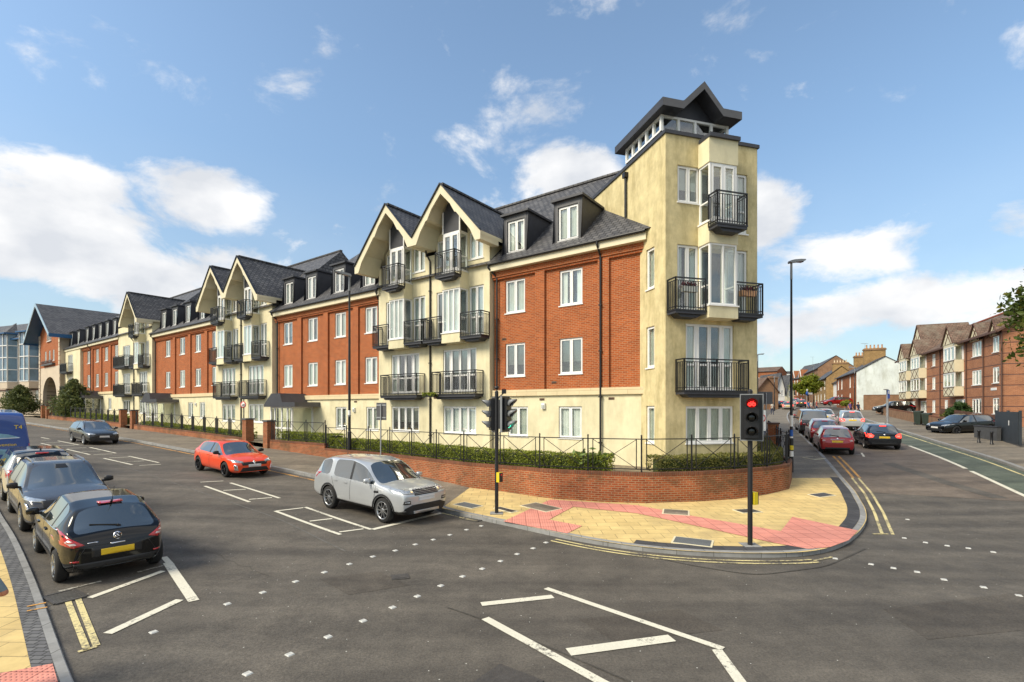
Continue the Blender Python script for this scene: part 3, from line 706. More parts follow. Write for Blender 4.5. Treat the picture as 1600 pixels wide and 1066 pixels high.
def wall_open(mb, x0, x1, z0, z1, ops, m, y=0., rev=.12, room=.8, mi=None, mr=None, skip=None, bx=(), bz=()):
    xs = sorted({round(q, 4) for o in ops for q in (o[0] - o[1] / 2, o[0] + o[1] / 2)} | {x0, x1} | set(bx)); zs = sorted({round(q, 4) for o in ops for q in (o[2], o[2] + o[3])} | {z0, z1} | set(bz))
    xs = [q for q in xs if x0 <= q <= x1]; zs = [q for q in zs if z0 <= q <= z1]
    for a, b in zip(xs, xs[1:]):
        for c, d in zip(zs, zs[1:]):
            cx, cz = (a + b) / 2, (c + d) / 2
            if any(abs(cx - o[0]) < o[1] / 2 and o[2] < cz < o[2] + o[3] for o in ops): continue
            if skip and skip(cx, cz): continue
            mb.face([(a, y, c), (b, y, c), (b, y, d), (a, y, d)], m)
    for cx, w, zb, h in [o[:4] for o in ops]:
        a, b, c, d = cx - w / 2, cx + w / 2, zb, zb + h
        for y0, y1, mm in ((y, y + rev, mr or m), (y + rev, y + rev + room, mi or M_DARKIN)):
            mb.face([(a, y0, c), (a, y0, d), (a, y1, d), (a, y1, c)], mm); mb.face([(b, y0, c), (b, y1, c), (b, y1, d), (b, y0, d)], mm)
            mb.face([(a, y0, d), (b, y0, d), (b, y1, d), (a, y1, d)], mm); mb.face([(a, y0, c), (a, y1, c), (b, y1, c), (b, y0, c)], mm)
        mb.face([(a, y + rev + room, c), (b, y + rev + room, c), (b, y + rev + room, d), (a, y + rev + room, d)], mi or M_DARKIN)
_bc = {}
def balcony(parent, F, x, y, z, w, d, h=1.12, sides='lr', name='balcony'):
    key = (round(w, 2), round(d, 2), sides, h)
    if key not in _bc:
        s = MB(); r = MB()
        s.box(-w / 2, w / 2, -d, 0, -.06, 0, M_BLACK)
        s.prism([(-w / 2 + .02, -.06), (w / 2 - .02, -.06), (w / 2 - .02, -.15), (-w / 2 + .02, -.15)], -d + .02, 0, M_ZINC)
        s.prism([(-w / 2 + .16, -.15), (w / 2 - .16, -.15), (w / 2 - .3, -.26), (-w / 2 + .3, -.26)], -d * .8, 0, M_ZINC)
        xl, xr, yf = -w / 2 + .03, w / 2 - .03, -d + .03
        runs = [((xl, yf), (xr, yf))]
        if 'l' in sides: runs.append(((xl, 0), (xl, yf)))
        if 'r' in sides: runs.append(((xr, 0), (xr, yf)))
        for a, b in runs:
            L = math.dist(a, b); n = max(1, round(L / .105))
            for zz, ww in ((h, .045), (h - .10, .022), (.09, .025)): r.bar((*a, zz), (*b, zz), ww, M_BLACK)
            for k in range(n + 1):
                q = (a[0] + (b[0] - a[0]) * k / n, a[1] + (b[1] - a[1]) * k / n)
                e = k in (0, n) or (L > 1.5 and k == n // 2)
                r.bar((*q, 0), (*q, h + (.02 if e else -.10)), .045 if e else .022, M_BLACK)
        a = s.build('tmp'); b = r.build('tmp'); _bc[key] = (a.data, b.data); bpy.data.objects.remove(a); bpy.data.objects.remove(b)
    c, sn = math.cos(F[3]), math.sin(F[3])
    o = link(name, _bc[key][0], parent, (F[0] + c * x - sn * y, F[1] + sn * x + c * y, F[2] + z), F[3])
    link('railing', _bc[key][1], o)
    return o

# ------------------------------------------------------------------ the long apartment building
FLATS = thing('apartment_building', 'long red-brick and cream apartment building with gabled bays and a corner tower', 'building', (VX[0] * 19.08, VX[1] * 19.08, 0), A0)
F0 = (0, 0, 0, 0)
M_TIMBERVENT = mat('terracotta_vent', (.22, .12, .07), rough=.8)
def gable_end(parent, name, mb, F): return mb.build(name, parent, F[:3], F[3])
SL = .90                                             # main roof slope
def main_roof(parent, x0, x1, dz, hip0=0., hip1=0., ridge_y=5.6):
    mb = MB(); ze = 10.36 + dz; ye = -.50; zr = ze + SL * (ridge_y - ye)
    yb = 2 * ridge_y - ye
    e = [(x0, ye, ze), (x1, ye, ze), (x1 - hip1, ridge_y, zr), (x0 + hip0, ridge_y, zr)]
    mb.face(e, M_SLATE); mb.face([(x1, yb, ze), (x0, yb, ze), (x0 + hip0, ridge_y, zr), (x1 - hip1, ridge_y, zr)], M_SLATE)
    mb.face([(x0, yb, ze), (x0, ye, ze), (x0 + hip0, ridge_y, zr)], M_SLATE); mb.face([(x1, ye, ze), (x1, yb, ze), (x1 - hip1, ridge_y, zr)], M_SLATE)
    n = 24                                            # ridge tiles
    for k in range(n): a = x0 + hip0 + (x1 - hip1 - x0 - hip0) * k / n; b = x0 + hip0 + (x1 - hip1 - x0 - hip0) * (k + .97) / n; mb.bar((a, ridge_y, zr + .03), (b, ridge_y, zr + .03), .22, M_SLATE, .12)
    return mb.build('roof', parent)
def eaves(parent, x0, x1, dz):
    mb = MB(); z = 10.36 + dz
    mb.box(x0, x1, -.40, -.36, z - .37, z - .03, M_CREAMTRIM); mb.box(x0, x1, -.36, .10, z - .37, z - .33, M_CREAMTRIM)
    mb.box(x0, x1, -.36, .02, z - .33, z - .05, M_CREAMTRIM)
    mb.build('fascia', parent)
    mb = MB(); mb.tube((x0, -.47, z - .05), (x1, -.47, z - .05), .065, .065, M_BLACK, 10)
    mb.build('gutter', parent)
def downpipe(parent, x, y, ztop, zbot, kick=.4, kx=0.):
    mb = MB()
    mb.path([(x + kx, y - kick, ztop), (x + kx, y - kick, ztop - .15), (x, y - .06, ztop - .15 - max(.25, kick * 1.0)), (x, y - .06, zbot)], .045, M_BLACK, 8)
    for zz in np.arange(zbot + .8, ztop - .8, 1.9): mb.box(x - .065, x + .065, y - .12, y, zz, zz + .05, M_BLACK)
    mb.build('downpipe', parent)
_dm = {}
def dormer(parent, x, dz, w=1.42):
    zb, zt = 10.68 + dz, 12.56 + dz; y = .02
    zroof = lambda yy: 10.36 + dz + SL * (yy + .5)
    mb = MB(); yk = (zt - 10.36 - dz) / SL - .5 + .15
    ys = (zb - 10.36 - dz) / SL - .5
    for sx in (-1, 1):
        xa = x + sx * w / 2; xb = xa - sx * .13
        pts = [(y, zb), (y, zt), (yk, zt), (ys, zb - .1)]
        vs = [(xa, q, zz) for q, zz in pts] + [(xb, q, zz) for q, zz in pts]
        fs = [(0, 1, 2, 3), (7, 6, 5, 4), (0, 4, 5, 1), (1, 5, 6, 2), (3, 2, 6, 7), (0, 3, 7, 4)]
        mb.mesh(vs, fs, M_ZINC)
    mb.box(x - w / 2 + .13, x + w / 2 - .13, y, y + .3, zb - .05, zb + .12, M_ZINCTRIM)
    mb.box(x - w / 2 + .13, x + w / 2 - .13, y, y + .3, zt - .24, zt, M_ZINCTRIM)
    mb.box(x - w / 2 + .13, x - w / 2 + .20, y - .015, y + .2, zb + .12, zt - .24, M_ZINCTRIM); mb.box(x + w / 2 - .20, x + w / 2 - .13, y - .015, y + .2, zb + .12, zt - .24, M_ZINCTRIM)
    mb.box(x - w / 2 - .09, x + w / 2 + .09, y - .16, yk + .1, zt, zt + .10, M_ZINC)
    mb.box(x - w / 2 + .14, x + w / 2 - .14, y + .7, y + .72, zb, zt - .02, M_DARKIN)
    mb.box(x - w / 2 + .14, x + w / 2 - .14, y + .1, y + .7, zb + .1, zb + .115, M_DARKIN)
    o = mb.build('dormer', parent, fix=True)
    fr, pa, cu = win_mesh(w - .42, zt - zb - .38, (1, 1), 'win', rnd.choice([4, 5, 0, 8, 1]))
    q = link('dormer_window', fr, o, (x, y + .06, zb + .13))
    if pa:
        me = pa.copy(); link('pane', pa, o, (x, y + .06, zb + .13))
    if cu: link('curtain', cu, o, (x, y + .06, zb + .13))
def brick_wing(parent, x0, x1, dz, wins, dorms, ground=None, piers=(), pier_w=.5, zbase=.3):
    """wins: x centres (local); brick on a rendered ground floor"""
    ops = []
    for x in wins:
        for zb in (4.95, 7.95): ops.append((x, 1.15, zb + dz, 1.56))
    gops = [(x, w, 2.15 + dz, 1.38) for x, w in (ground or [])]
    mb = MB(); wall_open(mb, x0, x1, 4.30 + dz, 10.1 + dz, ops, M_BRICK)
    for p in piers: mb.box(p - pier_w / 2, p + pier_w / 2, -.11, 0, 4.30 + dz, 9.97 + dz, M_BRICK)
    # brick corbel under the eaves
    mb.box(x0, x1, -.115, 0, 9.62 + dz, 9.72 + dz, M_BRICK) ; mb.box(x0, x1, -.17, 0, 9.72 + dz, 9.99 + dz, M_BRICK)
    mb.build('brick_wall', parent)
    mb = MB(); wall_open(mb, x0, x1, zbase, 4.02 + dz, gops, M_CREAM, y=-.06)
    mb.build('rendered_wall', parent)
    mb = MB(); mb.box(x0, x1, -.16, .0, 4.02 + dz, 4.302 + dz, M_BAND); mb.build('stone_band', parent)
    for x in wins:
        for zb in (4.95, 7.95): window(parent, F0, x, .06, zb + dz, 1.15, 1.56)
    for x, w in (ground or []): window(parent, F0, x, .0, 2.15 + dz, w, 1.38)
    eaves(parent, x0, x1, dz)
    for x in dorms: dormer(parent, x, dz)

def oriel(parent, F, cx, y, zb, zt, w, d, lights, apron=.45, head=.8, curt=4, doors=False, name='oriel', tint=None):
    """glazed box on the wall: apron, front window unit, glazed cheeks, head box"""
    mb = MB(); a = .07
    mb.box(cx - w / 2 - .04, cx + w / 2 + .04, y - d - .03, y, zb - apron, zb, tint or M_CREAM)
    mb.box(cx - w / 2 - .07, cx + w / 2 + .07, y - d - .07, y, zb, zb + .05, M_WHITE)
    if head: mb.box(cx - w / 2 - .04, cx + w / 2 + .04, y - d - .03, y, zt, zt + head, tint or M_CREAM)
    else: mb.box(cx - w / 2, cx + w / 2, y - d, y, zt, zt + .05, M_WHITE)
    for sx in (-1, 1):          # corner posts, cheek frames
        x = cx + sx * (w / 2 - a / 2)
        mb.box(x - a / 2, x + a / 2, y - d, y - d + a, zb + .05, zt, M_WHITE); mb.box(x - a / 2, x + a / 2, y - a, y, zb + .05, zt, M_WHITE)
        mb.box(x - a / 2, x + a / 2, y - d + a, y - a, zb + .05, zb + .05 + a, M_WHITE); mb.box(x - a / 2, x + a / 2, y - d + a, y - a, zt - a, zt, M_WHITE)
        mb.box(x - .025, x + .025, y - d + a, y - a, zb + .75, zb + .80, M_WHITE)
    x = cx - w / 2 + a; tot = sum(lights); W = w - 2 * a
    mb.box(cx - W / 2, cx + W / 2, y - d, y - d + a, zb + .05, zb + .05 + a, M_WHITE); mb.box(cx - W / 2, cx + W / 2, y - d, y - d + a, zt - a, zt, M_WHITE)
    for i, q in enumerate(lights[:-1]):
        x += q / tot * W; mb.box(x - .03, x + .03, y - d, y - d + a, zb + .05 + a, zt - a, M_WHITE)
    if doors:
        for k in range(len(lights)):
            xa = cx - W / 2 + W * k / len(lights); xb = xa + W / len(lights)
            for q0, q1, z0, z1 in ((xa + .03, xa + .09, zb + .12, zt - a), (xb - .09, xb - .03, zb + .12, zt - a), (xa + .09, xb - .09, zb + .12, zb + .22), (xa + .09, xb - .09, zt - a - .07, zt - a), ):
                mb.box(q0, q1, y - d - .012, y - d + .04, z0, z1, M_WHITE)
    mb.box(cx - w / 2 + .02, cx + w / 2 - .02, y + .25, y + .27, zb, zt, M_DARKIN)
    o = mb.build(name, parent, F[:3], F[3])
    g = MB()
    g.box(cx - W / 2, cx + W / 2, y - d + .03, y - d + .042, zb + .1, zt - a, M_GLASS)
    for sx in (-1, 1):
        x = cx + sx * (w / 2 - a / 2); g.box(x - .006, x + .006, y - d + a, y - a, zb + .1, zt - a, M_GLASS)
    g.build('pane', o)
    if curt is not None:
        c = MB(); m = M_CURT[curt % 4]; n = 26; vs = []
        for k in range(n + 1):
            xx = cx - W / 2 + .02 + (W - .04) * k / n; yy = y - d + .12 + .015 * math.sin(k * 1.9); vs += [(xx, yy, zb + .06), (xx, yy, zt - .05)]
        c.mesh(vs, [(2 * k, 2 * k + 2, 2 * k + 3, 2 * k + 1) for k in range(n)], m, True); c.build('curtain', o)
    return o
YB = -.30                                           # rendered bays stand proud of the brick
GS = 1.09                                           # gable slope
def bay_fittings(parent, cx, dz, near=True, plant=False):
    y = YB
    window(parent, F0, cx + .0, y + .06, 2.18 + dz, 2.25, 1.37, (1, .95, .95, 1) if near else (1, 1, 1), 'win')
    window(parent, F0, cx + .0, y + .06, 4.30 + dz, 2.28, 2.15, (1.0, -.12, 1.15, 1.15, -.12, 1.0), 'door', name='french_window')
    balcony(parent, F0, cx + .12, y, 4.16 + dz, 2.95, .62)
    for s in (-1, 1):
        window(parent, F0, cx + s * 1.13, y + .06, 7.02 + dz, .95, 2.46, (1, 1) if s > 0 else (1,), 'door', name='balcony_door')
        balcony(parent, F0, cx + s * 1.30, y, 6.95 + dz, 1.36, .66, sides='r' if s > 0 else 'l')
        window(parent, F0, cx + s * 1.12, y + .06, 10.80 + dz, .92, 1.36, (1, 1), 'win', name='attic_window')
    oriel(parent, F0, cx, y, 7.16 + dz, 9.36 + dz, 1.17, .60, (1, 1, 1) if near else (1, 1), .46, .80, 5)
    oriel(parent, F0, cx, y, 10.17 + dz, 12.12 + dz, 1.13, .58, (1, 1), .02, 0, None, True, name='glazed_bay')
    balcony(parent, F0, cx, y - .58, 9.99 + dz, 1.34, .50)
    # dark panel between the glazed bay and the gable, with a curved head
    top = 14.18 + dz
    poly = [(cx - .56, 12.17 + dz), (cx + .56, 12.17 + dz), (cx + .56, top - GS * .62 - .25), (cx + .30, top - .62), (cx, top - .36), (cx - .30, top - .62), (cx - .56, top - GS * .62 - .25)]
    mb = MB(); mb.prism(poly, y - .56, y, M_ZINC)
    for s in (-1, 1): mb.box(cx + s * .56 - .03, cx + s * .56 + .03, y - .60, y - .53, 12.15 + dz, top - GS * .62 - .25, M_WHITE)
    mb.build('gable_panel', parent)
def gable_roof(parent, cx, dz, el, er, y0=-1.58, y1=5.0, ztop=14.28, m_trim=None, m_slate=None, kn=True):
    """el / er: how far the left / right slope runs from the ridge"""
    mt = m_trim or M_CREAMTRIM; zt = ztop + dz; th = .17
    mb = MB()
    for s, e in ((-1, el), (1, er)):
        zf = zt - GS * e
        tp = [(cx, y0, zt), (cx + s * e, y0, zf), (cx + s * e, y1, zf), (cx, y1, zt)]
        mb.face(tp if s < 0 else tp[::-1], m_slate or M_SLATE)
        bt = [(x, yy, z - th) for x, yy, z in tp]
        mb.face(bt[::-1] if s < 0 else bt, mt)
        mb.face([tp[1], bt[1], bt[2], tp[2]], mt)
    for k in range(10): a = y0 + (y1 - y0) * k / 10; mb.bar((cx, a, zt + .03), (cx, a + (y1 - y0) / 10 * .97, zt + .03), .2, m_slate or M_SLATE, .1)
    mb.build('gable_roof', parent)
    bb = MB(); wv = .46
    for s, e in ((-1, el), (1, er)):
        zf = zt - GS * e
        p = [(cx, zt - .02), (cx + s * e, zf - .02), (cx + s * e, zf - .40), (cx + s * (e - .32), zf - .40), (cx + s * (e - .62), zf - .02 - wv + GS * .62 - .03), (cx + s * 1.02, zt - GS * 1.02 - wv), (cx + s * .92, zt - GS * 1.02 - wv + .03), (cx + s * .62, zt - GS * .62 - wv + .06), (cx + s * .50, zt - GS * .50 - wv + .05), (cx, zt - wv)]
        bb.prism(p, y0 - .07, y0 + .0, mt)
        if kn:
            yk = YB + .02
            q = [(cx + s * (e - .02), zf - th + .02), (cx + s * (e - .02), zf - .39), (cx + s * (e - .33), zf - .39), (cx + s * (e - .70), zf + GS * .70 - th - .02)]
            bb.prism(q, y0 + .001, yk, mt)
            q = [(cx + s * 1.04, zt - GS * 1.04 - th), (cx + s * 1.02, zt - GS * 1.02 - wv), (cx + s * .90, zt - GS * .96 - wv), (cx + s * .58, zt - GS * .58 - th)]
            bb.prism(q, y0 + .001, yk, mt)
        bb.bar((cx, y0 - .09, zt + .03), (cx + s * e, y0 - .09, zf + .03), .10, M_BLACK, .05)
    bb.build('bargeboard', parent, fix=True)
def bay_wall(parent, x0, x1, cxs, dz, zbase, near=True):
    ops = []
    for cx in cxs:
        ops += [(cx, 2.25, 2.18 + dz, 1.37), (cx, 2.28, 4.30 + dz, 2.15)]
        if dz == .75 and cx < -64: ops[-1] = (cx, 2.28, 4.30 + dz, 2.15); ops.append((cx, 2.28, 7.30 + dz, 2.15)); continue
        for s in (-1, 1): ops += [(cx + s * 1.13, .95, 7.02 + dz, 2.46), (cx + s * 1.12, .92, 10.80 + dz, 1.36)]
        ops += [(cx, 1.0, 7.2 + dz, 2.1), (cx, 1.0, 10.2 + dz, 1.9)]
    gc = [cx for cx in cxs if not (dz == .75 and cx < -64)]
    mb = MB(); wall_open(mb, x0, x1, zbase, 12.18 + dz, ops, M_CREAM, y=YB, room=1.0, bx=[cx + s * 1.62 for cx in cxs for s in (-1, 1)], bz=[11.5 + dz], skip=lambda x, z: z > 11.5 + dz and not any(abs(x - cx) < 1.62 for cx in gc))
    for cx in gc: mb.face([(cx - 1.62, YB, 12.18 + dz), (cx + 1.62, YB, 12.18 + dz), (cx, YB, 13.98 + dz)], M_CREAM)
    for x in (x0, x1): mb.face([(x, YB, zbase), (x, YB + 3.2, zbase), (x, YB + 3.2, 11.5 + dz), (x, YB, 11.5 + dz)] if x == x0 else [(x, YB + 3.2, zbase), (x, YB, zbase), (x, YB, 11.5 + dz), (x, YB + 3.2, 11.5 + dz)], M_CREAM)
    mb.build('rendered_wall', parent)
def bay_pair(parent, x0, x1, cl, cr, dz, zbase, near=True):
    bay_wall(parent, x0, x1, (cl, cr), dz, zbase)
    for cx in (cl, cr): bay_fittings(parent, cx, dz, near)
    mid = (cl + cr) / 2
    gable_roof(parent, cl, dz, cl - x0 + .42, mid - cl); gable_roof(parent, cr, dz, cr - mid, x1 - cr + .55)
    downpipe(parent, mid, YB, 11.7 + dz, 1.2 + dz, .35)
def porch(parent, x, dz, w=2.6, zg=1.1):
    """glazed entrance lobby under a steep dark canopy"""
    d = 1.5; y = -.06; mb = MB()
    # canopy: gabled roof whose ridge runs along the wall's normal, plus a flat lid to the right
    a, b = x - w / 2 - .35, x + .55
    c = (a + b) / 2 - .15
    zt = 4.42 + dz; ze = 3.72 + dz
    mb.prism([(a, ze - .04), (a, ze - .18), (b + 1.6, ze - .18), (b + 1.6, ze + .12), (b + .1, ze + .12), (b - .15, zt), (c, zt)], -d - .35, y, M_ZINCTRIM, M_ZINC)
    mb.build('porch_canopy', parent, fix=True)
    fr = MB(); gl = MB(); xa, xb = x - w / 2, x + w / 2; zz = ze - .18
    cols = [xa, xa + .5, xa + 1.35, xb - .55, xb]
    for q in cols: fr.box(q - .045, q + .045, y - d, y - d + .09, zg, zz, M_WHITE)
    for q in (xa, xb): fr.box(q - .045, q + .045, y - .1, y, zg, zz, M_WHITE)
    for z0, z1 in ((zg, zg + .12), (zz - .1, zz), (zg + 1.0, zg + 1.1)): fr.box(xa, xb, y - d + .002, y - d + .088, z0, z1, M_WHITE)
    for q in (xa, xb):
        for z0, z1 in ((zg, zg + .12), (zz - .1, zz)): fr.box(q - .043, q + .043, y - d + .09, y - .1, z0, z1, M_WHITE)
        gl.box(q - .01, q + .01, y - d + .09, y - .1, zg + .12, zz - .1, M_GLASS)
    gl.box(xa, xb, y - d + .04, y - d + .055, zg + .12, zz - .1, M_GLASS)
    fr.build('porch_frame', parent); gl.build('porch_glazing', parent)

# corner wing, bays and wings along the left street (local x = -u)
brick_wing(FLATS, -15.2, -7.4, 0, (-13.95, -10.95), (-13.92, -11.1), [(-13.75, 1.15), (-10.95, 1.15)], (-12.5, -9.35))
main_roof(FLATS, -24.2, -7.0, 0, .5, 2.0)
downpipe(FLATS, -9.45, -.1, 10.3, 1.2, .38)
downpipe(FLATS, -14.95, -.05, 10.3, 1.2, .42, -.25)
bay_pair(FLATS, -23.5, -15.25, -21.27, -17.22, 0, .3)
brick_wing(FLATS, -35.3, -23.4, 0, (-33.8, -30.73, -27.65, -24.6), (-33.68, -30.9, -27.8, -24.77), [(-27.5, 1.15), (-24.4, 1.15)], (-32.2, -29.1, -25.95))
main_roof(FLATS, -35.6, -23.2, 0, 3.2, .4)
porch(FLATS, -31.9, 0)
downpipe(FLATS, -35.0, -.05, 10.3, 1.2, .42, -.2); downpipe(FLATS, -23.75, -.05, 10.3, 6.9, .42, .2)
bay_pair(FLATS, -44.3, -35.4, -42.1, -37.75, .22, .6, False)
brick_wing(FLATS, -58.35, -44.2, .44, (-55.2, -51.85, -48.5, -45.2), (-56.2, -53.6, -50.6, -47.6, -45.2), [(-47.5, 1.1), (-49.9, 1.1)], (-53.5, -50.1, -46.7), zbase=.7)
main_roof(FLATS, -58.8, -35.2, .44, 2.5, .4)
porch(FLATS, -54.6, .44, zg=1.6)
downpipe(FLATS, -58.0, -.05, 10.7, 1.6, .42, -.2)
# bay C: one gabled bay and a flat one with balconies
bay_wall(FLATS, -68.2, -58.3, (-65.6, -60.7), .75, .9)
for cx in (-60.7,): bay_fittings(FLATS, cx, .75, False)
gable_roof(FLATS, -60.7, .75, 2.6, 2.6)
for z in (4.3, 7.3):
    window(FLATS, F0, -65.6, YB + .06, z + .75, 2.28, 2.15, (1, 1, 1, 1), 'door', name='french_window'); balcony(FLATS, F0, -65.5, YB, z + .60, 3.6, .75)
window(FLATS, F0, -65.6, YB + .06, 2.93, 2.25, 1.37, (1, 1, 1))
downpipe(FLATS, -63.2, YB, 10.9, 1.8, .3)
brick_wing(FLATS, -82.8, -68.1, 1.1, (-80.4, -76.9, -73.5, -70.0), (-81.0, -78.4, -75.8, -73.2, -70.6), [(-72.0, 1.1)], (-78.6, -75.2, -71.8), zbase=1.2)
main_roof(FLATS, -93.0, -58.3, 1.1, 3, 2)
porch(FLATS, -76.5, 1.1, zg=2.2)
downpipe(FLATS, -78.9, -.1, 11.3, 2.2, .38)
mb = MB(); ops = [(-87.2, 2.2, 4.3 + 1.1, 2.15), (-87.2, 2.2, 7.3 + 1.1, 2.15)]
wall_open(mb, -92.3, -82.7, 1.2, 11.2, ops, M_CREAM, y=YB); mb.face([(-82.7, YB, 1.2), (-82.7, .3, 1.2), (-82.7, .3, 11.2), (-82.7, YB, 11.2)], M_CREAM); mb.build('rendered_wall', FLATS)
eaves(FLATS, -92.3, -82.75, 1.1)
for z in (5.4, 8.4): window(FLATS, F0, -87.2, YB + .06, z, 2.2, 2.15, (1, 1, 1), 'door', name='french_window'); balcony(FLATS, F0, -87.6, YB, z - .14, 3.2, .7)
for x in (-84.8, -88.0): dormer(FLATS, x, 1.1)

for x, z in ((-26.1, 3.35), (-48.7, 3.8), (-12.3, 3.55)):
    mb = MB(); mb.box(x - .09, x + .09, -.16, -.06, z - .13, z + .13, M_WHITE); mb.box(x - .06, x + .06, -.19, -.16, z - .09, z + .05, M_CURT[3]); mb.build('wall_light', FLATS)
for x, z in ((-12.4, 3.85), (-9.0, 3.85), (-14.6, 6.75), (-26.0, 6.75), (-29.2, 6.75), (-32.2, 3.85), (-26.0, 3.85), (-11.8, 4.6), (-18.9, 4.0), (-22.9, 4.0), (-15.9, 4.0)):
    y0 = -.315 if -23.5 < x < -15.3 else (-.075 if z < 4 else -.012)
    mb = MB(); mb.box(x - .13, x + .13, y0, y0 + .02, z - .05, z + .05, M_TIMBERVENT)
    for k in range(4): mb.box(x - .11, x + .11, y0 - .006, y0, z - .04 + k * .022, z - .03 + k * .022, M_BLACK)
    mb.build('air_vent', FLATS)
# ---- corner tower, in its own turned frame
TP, TA = (5.58, 18.26), math.atan2(.2757, .9614)
ct, stt = math.cos(-A0), math.sin(-A0)
_dx, _dy = TP[0] - VX[0] * 19.08, TP[1] - VX[1] * 19.08
FT = (ct * _dx - stt * _dy, stt * _dx + ct * _dy, 0, TA - A0)
def tb(mb, name, parent=FLATS, **k): return mb.build(name, parent, FT[:3], FT[3], **k)
TW, TD, TH = 4.03, 6.2, 13.45
ops = [(1.9, 2.10, 2.15, 1.38), (1.9, 2.10, 4.16, 2.42), (.95, .92, 7.05, 2.42), (3.12, .92, 7.05, 2.42), (.98, .96, 11.02, 1.36), (3.12, .92, 10.1, 2.28), (2.0, .9, 7.2, 2.1), (2.0, .9, 10.2, 2.0)]
mb = MB(); wall_open(mb, 0, TW, .3, TH, ops, M_YELLOW, room=.9); tb(mb, 'tower_front_wall')
sops = [(1.03, .58, 2.12, 1.42), (1.03, .58, 5.0, 1.58), (1.03, .58, 8.02, 1.56)]
# left flank: its own frame, turned a quarter from the front
FS = (FT[0], FT[1], 0, FT[3] - R(90))
mb = MB(); wall_open(mb, -6.2, 0, .3, TH, [(-q[0], *q[1:]) for q in sops], M_YELLOW); mb.build('tower_side_wall', FLATS, FS[:3], FS[3])
for q in sops: window(FLATS, FS, -q[0], .06, q[2], q[1], q[3], (1,), 'win', 4)
mb = MB(); mb.box(TW - .02, TW, .0, TD, .3, TH, M_YELLOW); mb.box(0.3, TW - .02, TD - .1, TD, .3, TH, M_YELLOW); tb(mb, 'tower_back_wall')
mb = MB(); mb.box(.1, TW - .1, .1, TD - .1, TH - .5, TH - .3, M_ZINC); tb(mb, 'tower_roof_deck')
mb = MB()
for x0, x1, y0, y1 in ((-.06, TW + .06, -.06, .22), (-.06, .22, .22, TD), (TW - .22, TW + .06, .22, TD)): mb.box(x0, x1, y0, y1, TH, TH + .13, M_ZINC)
mb.box(1.36, 2.66, -.72, -.06, 13.2, 13.34, M_ZINC); tb(mb, 'parapet_coping')
window(FLATS, FT, 1.9, .06, 2.15, 2.10, 1.38, (1, .95, .95, 1), 'win', 4)
window(FLATS, FT, 1.9, .06, 4.16, 2.10, 2.42, (1.0, -.12, 1.1, 1.1, -.12, 1.0), 'door', 0, name='french_window')
balcony(FLATS, FT, 1.80, 0, 4.10, 2.80, .54)
window(FLATS, FT, .95, .06, 7.05, .92, 2.42, (1, 1), 'door', 0, name='balcony_door'); window(FLATS, FT, 3.12, .06, 7.05, .92, 2.42, (1, 1), 'door', 4, name='balcony_door')
balcony(FLATS, FT, .70, 0, 6.98, 1.30, .54, sides='l'); balcony(FLATS, FT, 3.22, 0, 6.98, 1.24, .54, sides='r')
window(FLATS, FT, .98, .06, 11.02, .96, 1.36, (1, 1), 'win', 9); window(FLATS, FT, 3.12, .06, 10.1, .92, 2.28, (1, 1), 'door', 4, name='balcony_door')
oriel(FLATS, FT, 2.0, 0, 7.14, 9.42, 1.16, .60, (1, 1), .42, .70, None, tint=M_CREAM)
oriel(FLATS, FT, 2.0, 0, 10.16, 12.32, 1.16, .60, (1, 1), .04, .90, None, True, tint=M_CREAM)
balcony(FLATS, FT, 2.0, -.60, 9.98, 1.30, .50)
mb = MB(); mb.path([(-.08, 2.81, 13.1), (-.08, 2.81, 11.4)], .05, M_BLACK); mb.box(-.18, -.0, 2.70, 2.92, 13.05, 13.25, M_BLACK); tb(mb, 'downpipe')
# lantern: clerestory band under a folded dark roof
mb = MB(); gz = MB(); la, lb, lf, lk = .50, 3.50, 1.05, 3.75; z0, z1 = 13.3, 14.78
mb.box(la, lb, lf, lk, 12.9, z0 + .85, M_ZINC)
for q in np.linspace(la, lb, 5): mb.box(q - .05, q + .05, lf - .04, lf + .06, z0 + .85, z1, M_WHITE)
for q in np.linspace(lf, lk, 6): mb.box(la - .04, la + .06, q - .05, q + .05, z0 + .85, z1, M_WHITE); mb.box(lb - .06, lb + .04, q - .05, q + .05, z0 + .85, z1, M_WHITE)
for zz in (z0 + .85, z1 - .08):
    mb.box(la + .05, lb - .05, lf - .038, lf + .055, zz, zz + .08, M_WHITE); mb.box(la - .038, la + .055, lf + .06, lk, zz, zz + .08, M_WHITE); mb.box(lb - .055, lb + .038, lf + .06, lk, zz, zz + .08, M_WHITE)
mb.prism([(la, z1), (lb, z1), (lb, z1 + .3), (2.0, 15.75), (la, z1 + .3)], lf + .02, lf + .2, M_ZINC)
o = tb(mb, 'lantern')
gz.box(la, lb, lf + .01, lf + .02, z0 + .9, z1, M_GLASS); gz.build('pane', o); gz = MB(); gz.box(la + .01, la + .02, lf + .06, lk, z0 + .9, z1, M_GLASS); gz.build('pane', o)
mb = MB(); mb.box(la + .3, lb - .3, lf + 1.2, lf + 1.25, z0, z1, M_CURT[0]); mb.build('inner_wall', o)
prof = [(.18, 15.08), (1.08, 15.08), (2.0, 15.98), (2.86, 15.08), (3.72, 15.08)]
lo = [(x, z - .30) for x, z in prof]
mb = MB(); mb.prism(prof + lo[::-1], .45, 4.25, M_ZINC, M_ZINCTRIM)
tb(mb, 'lantern_roof')
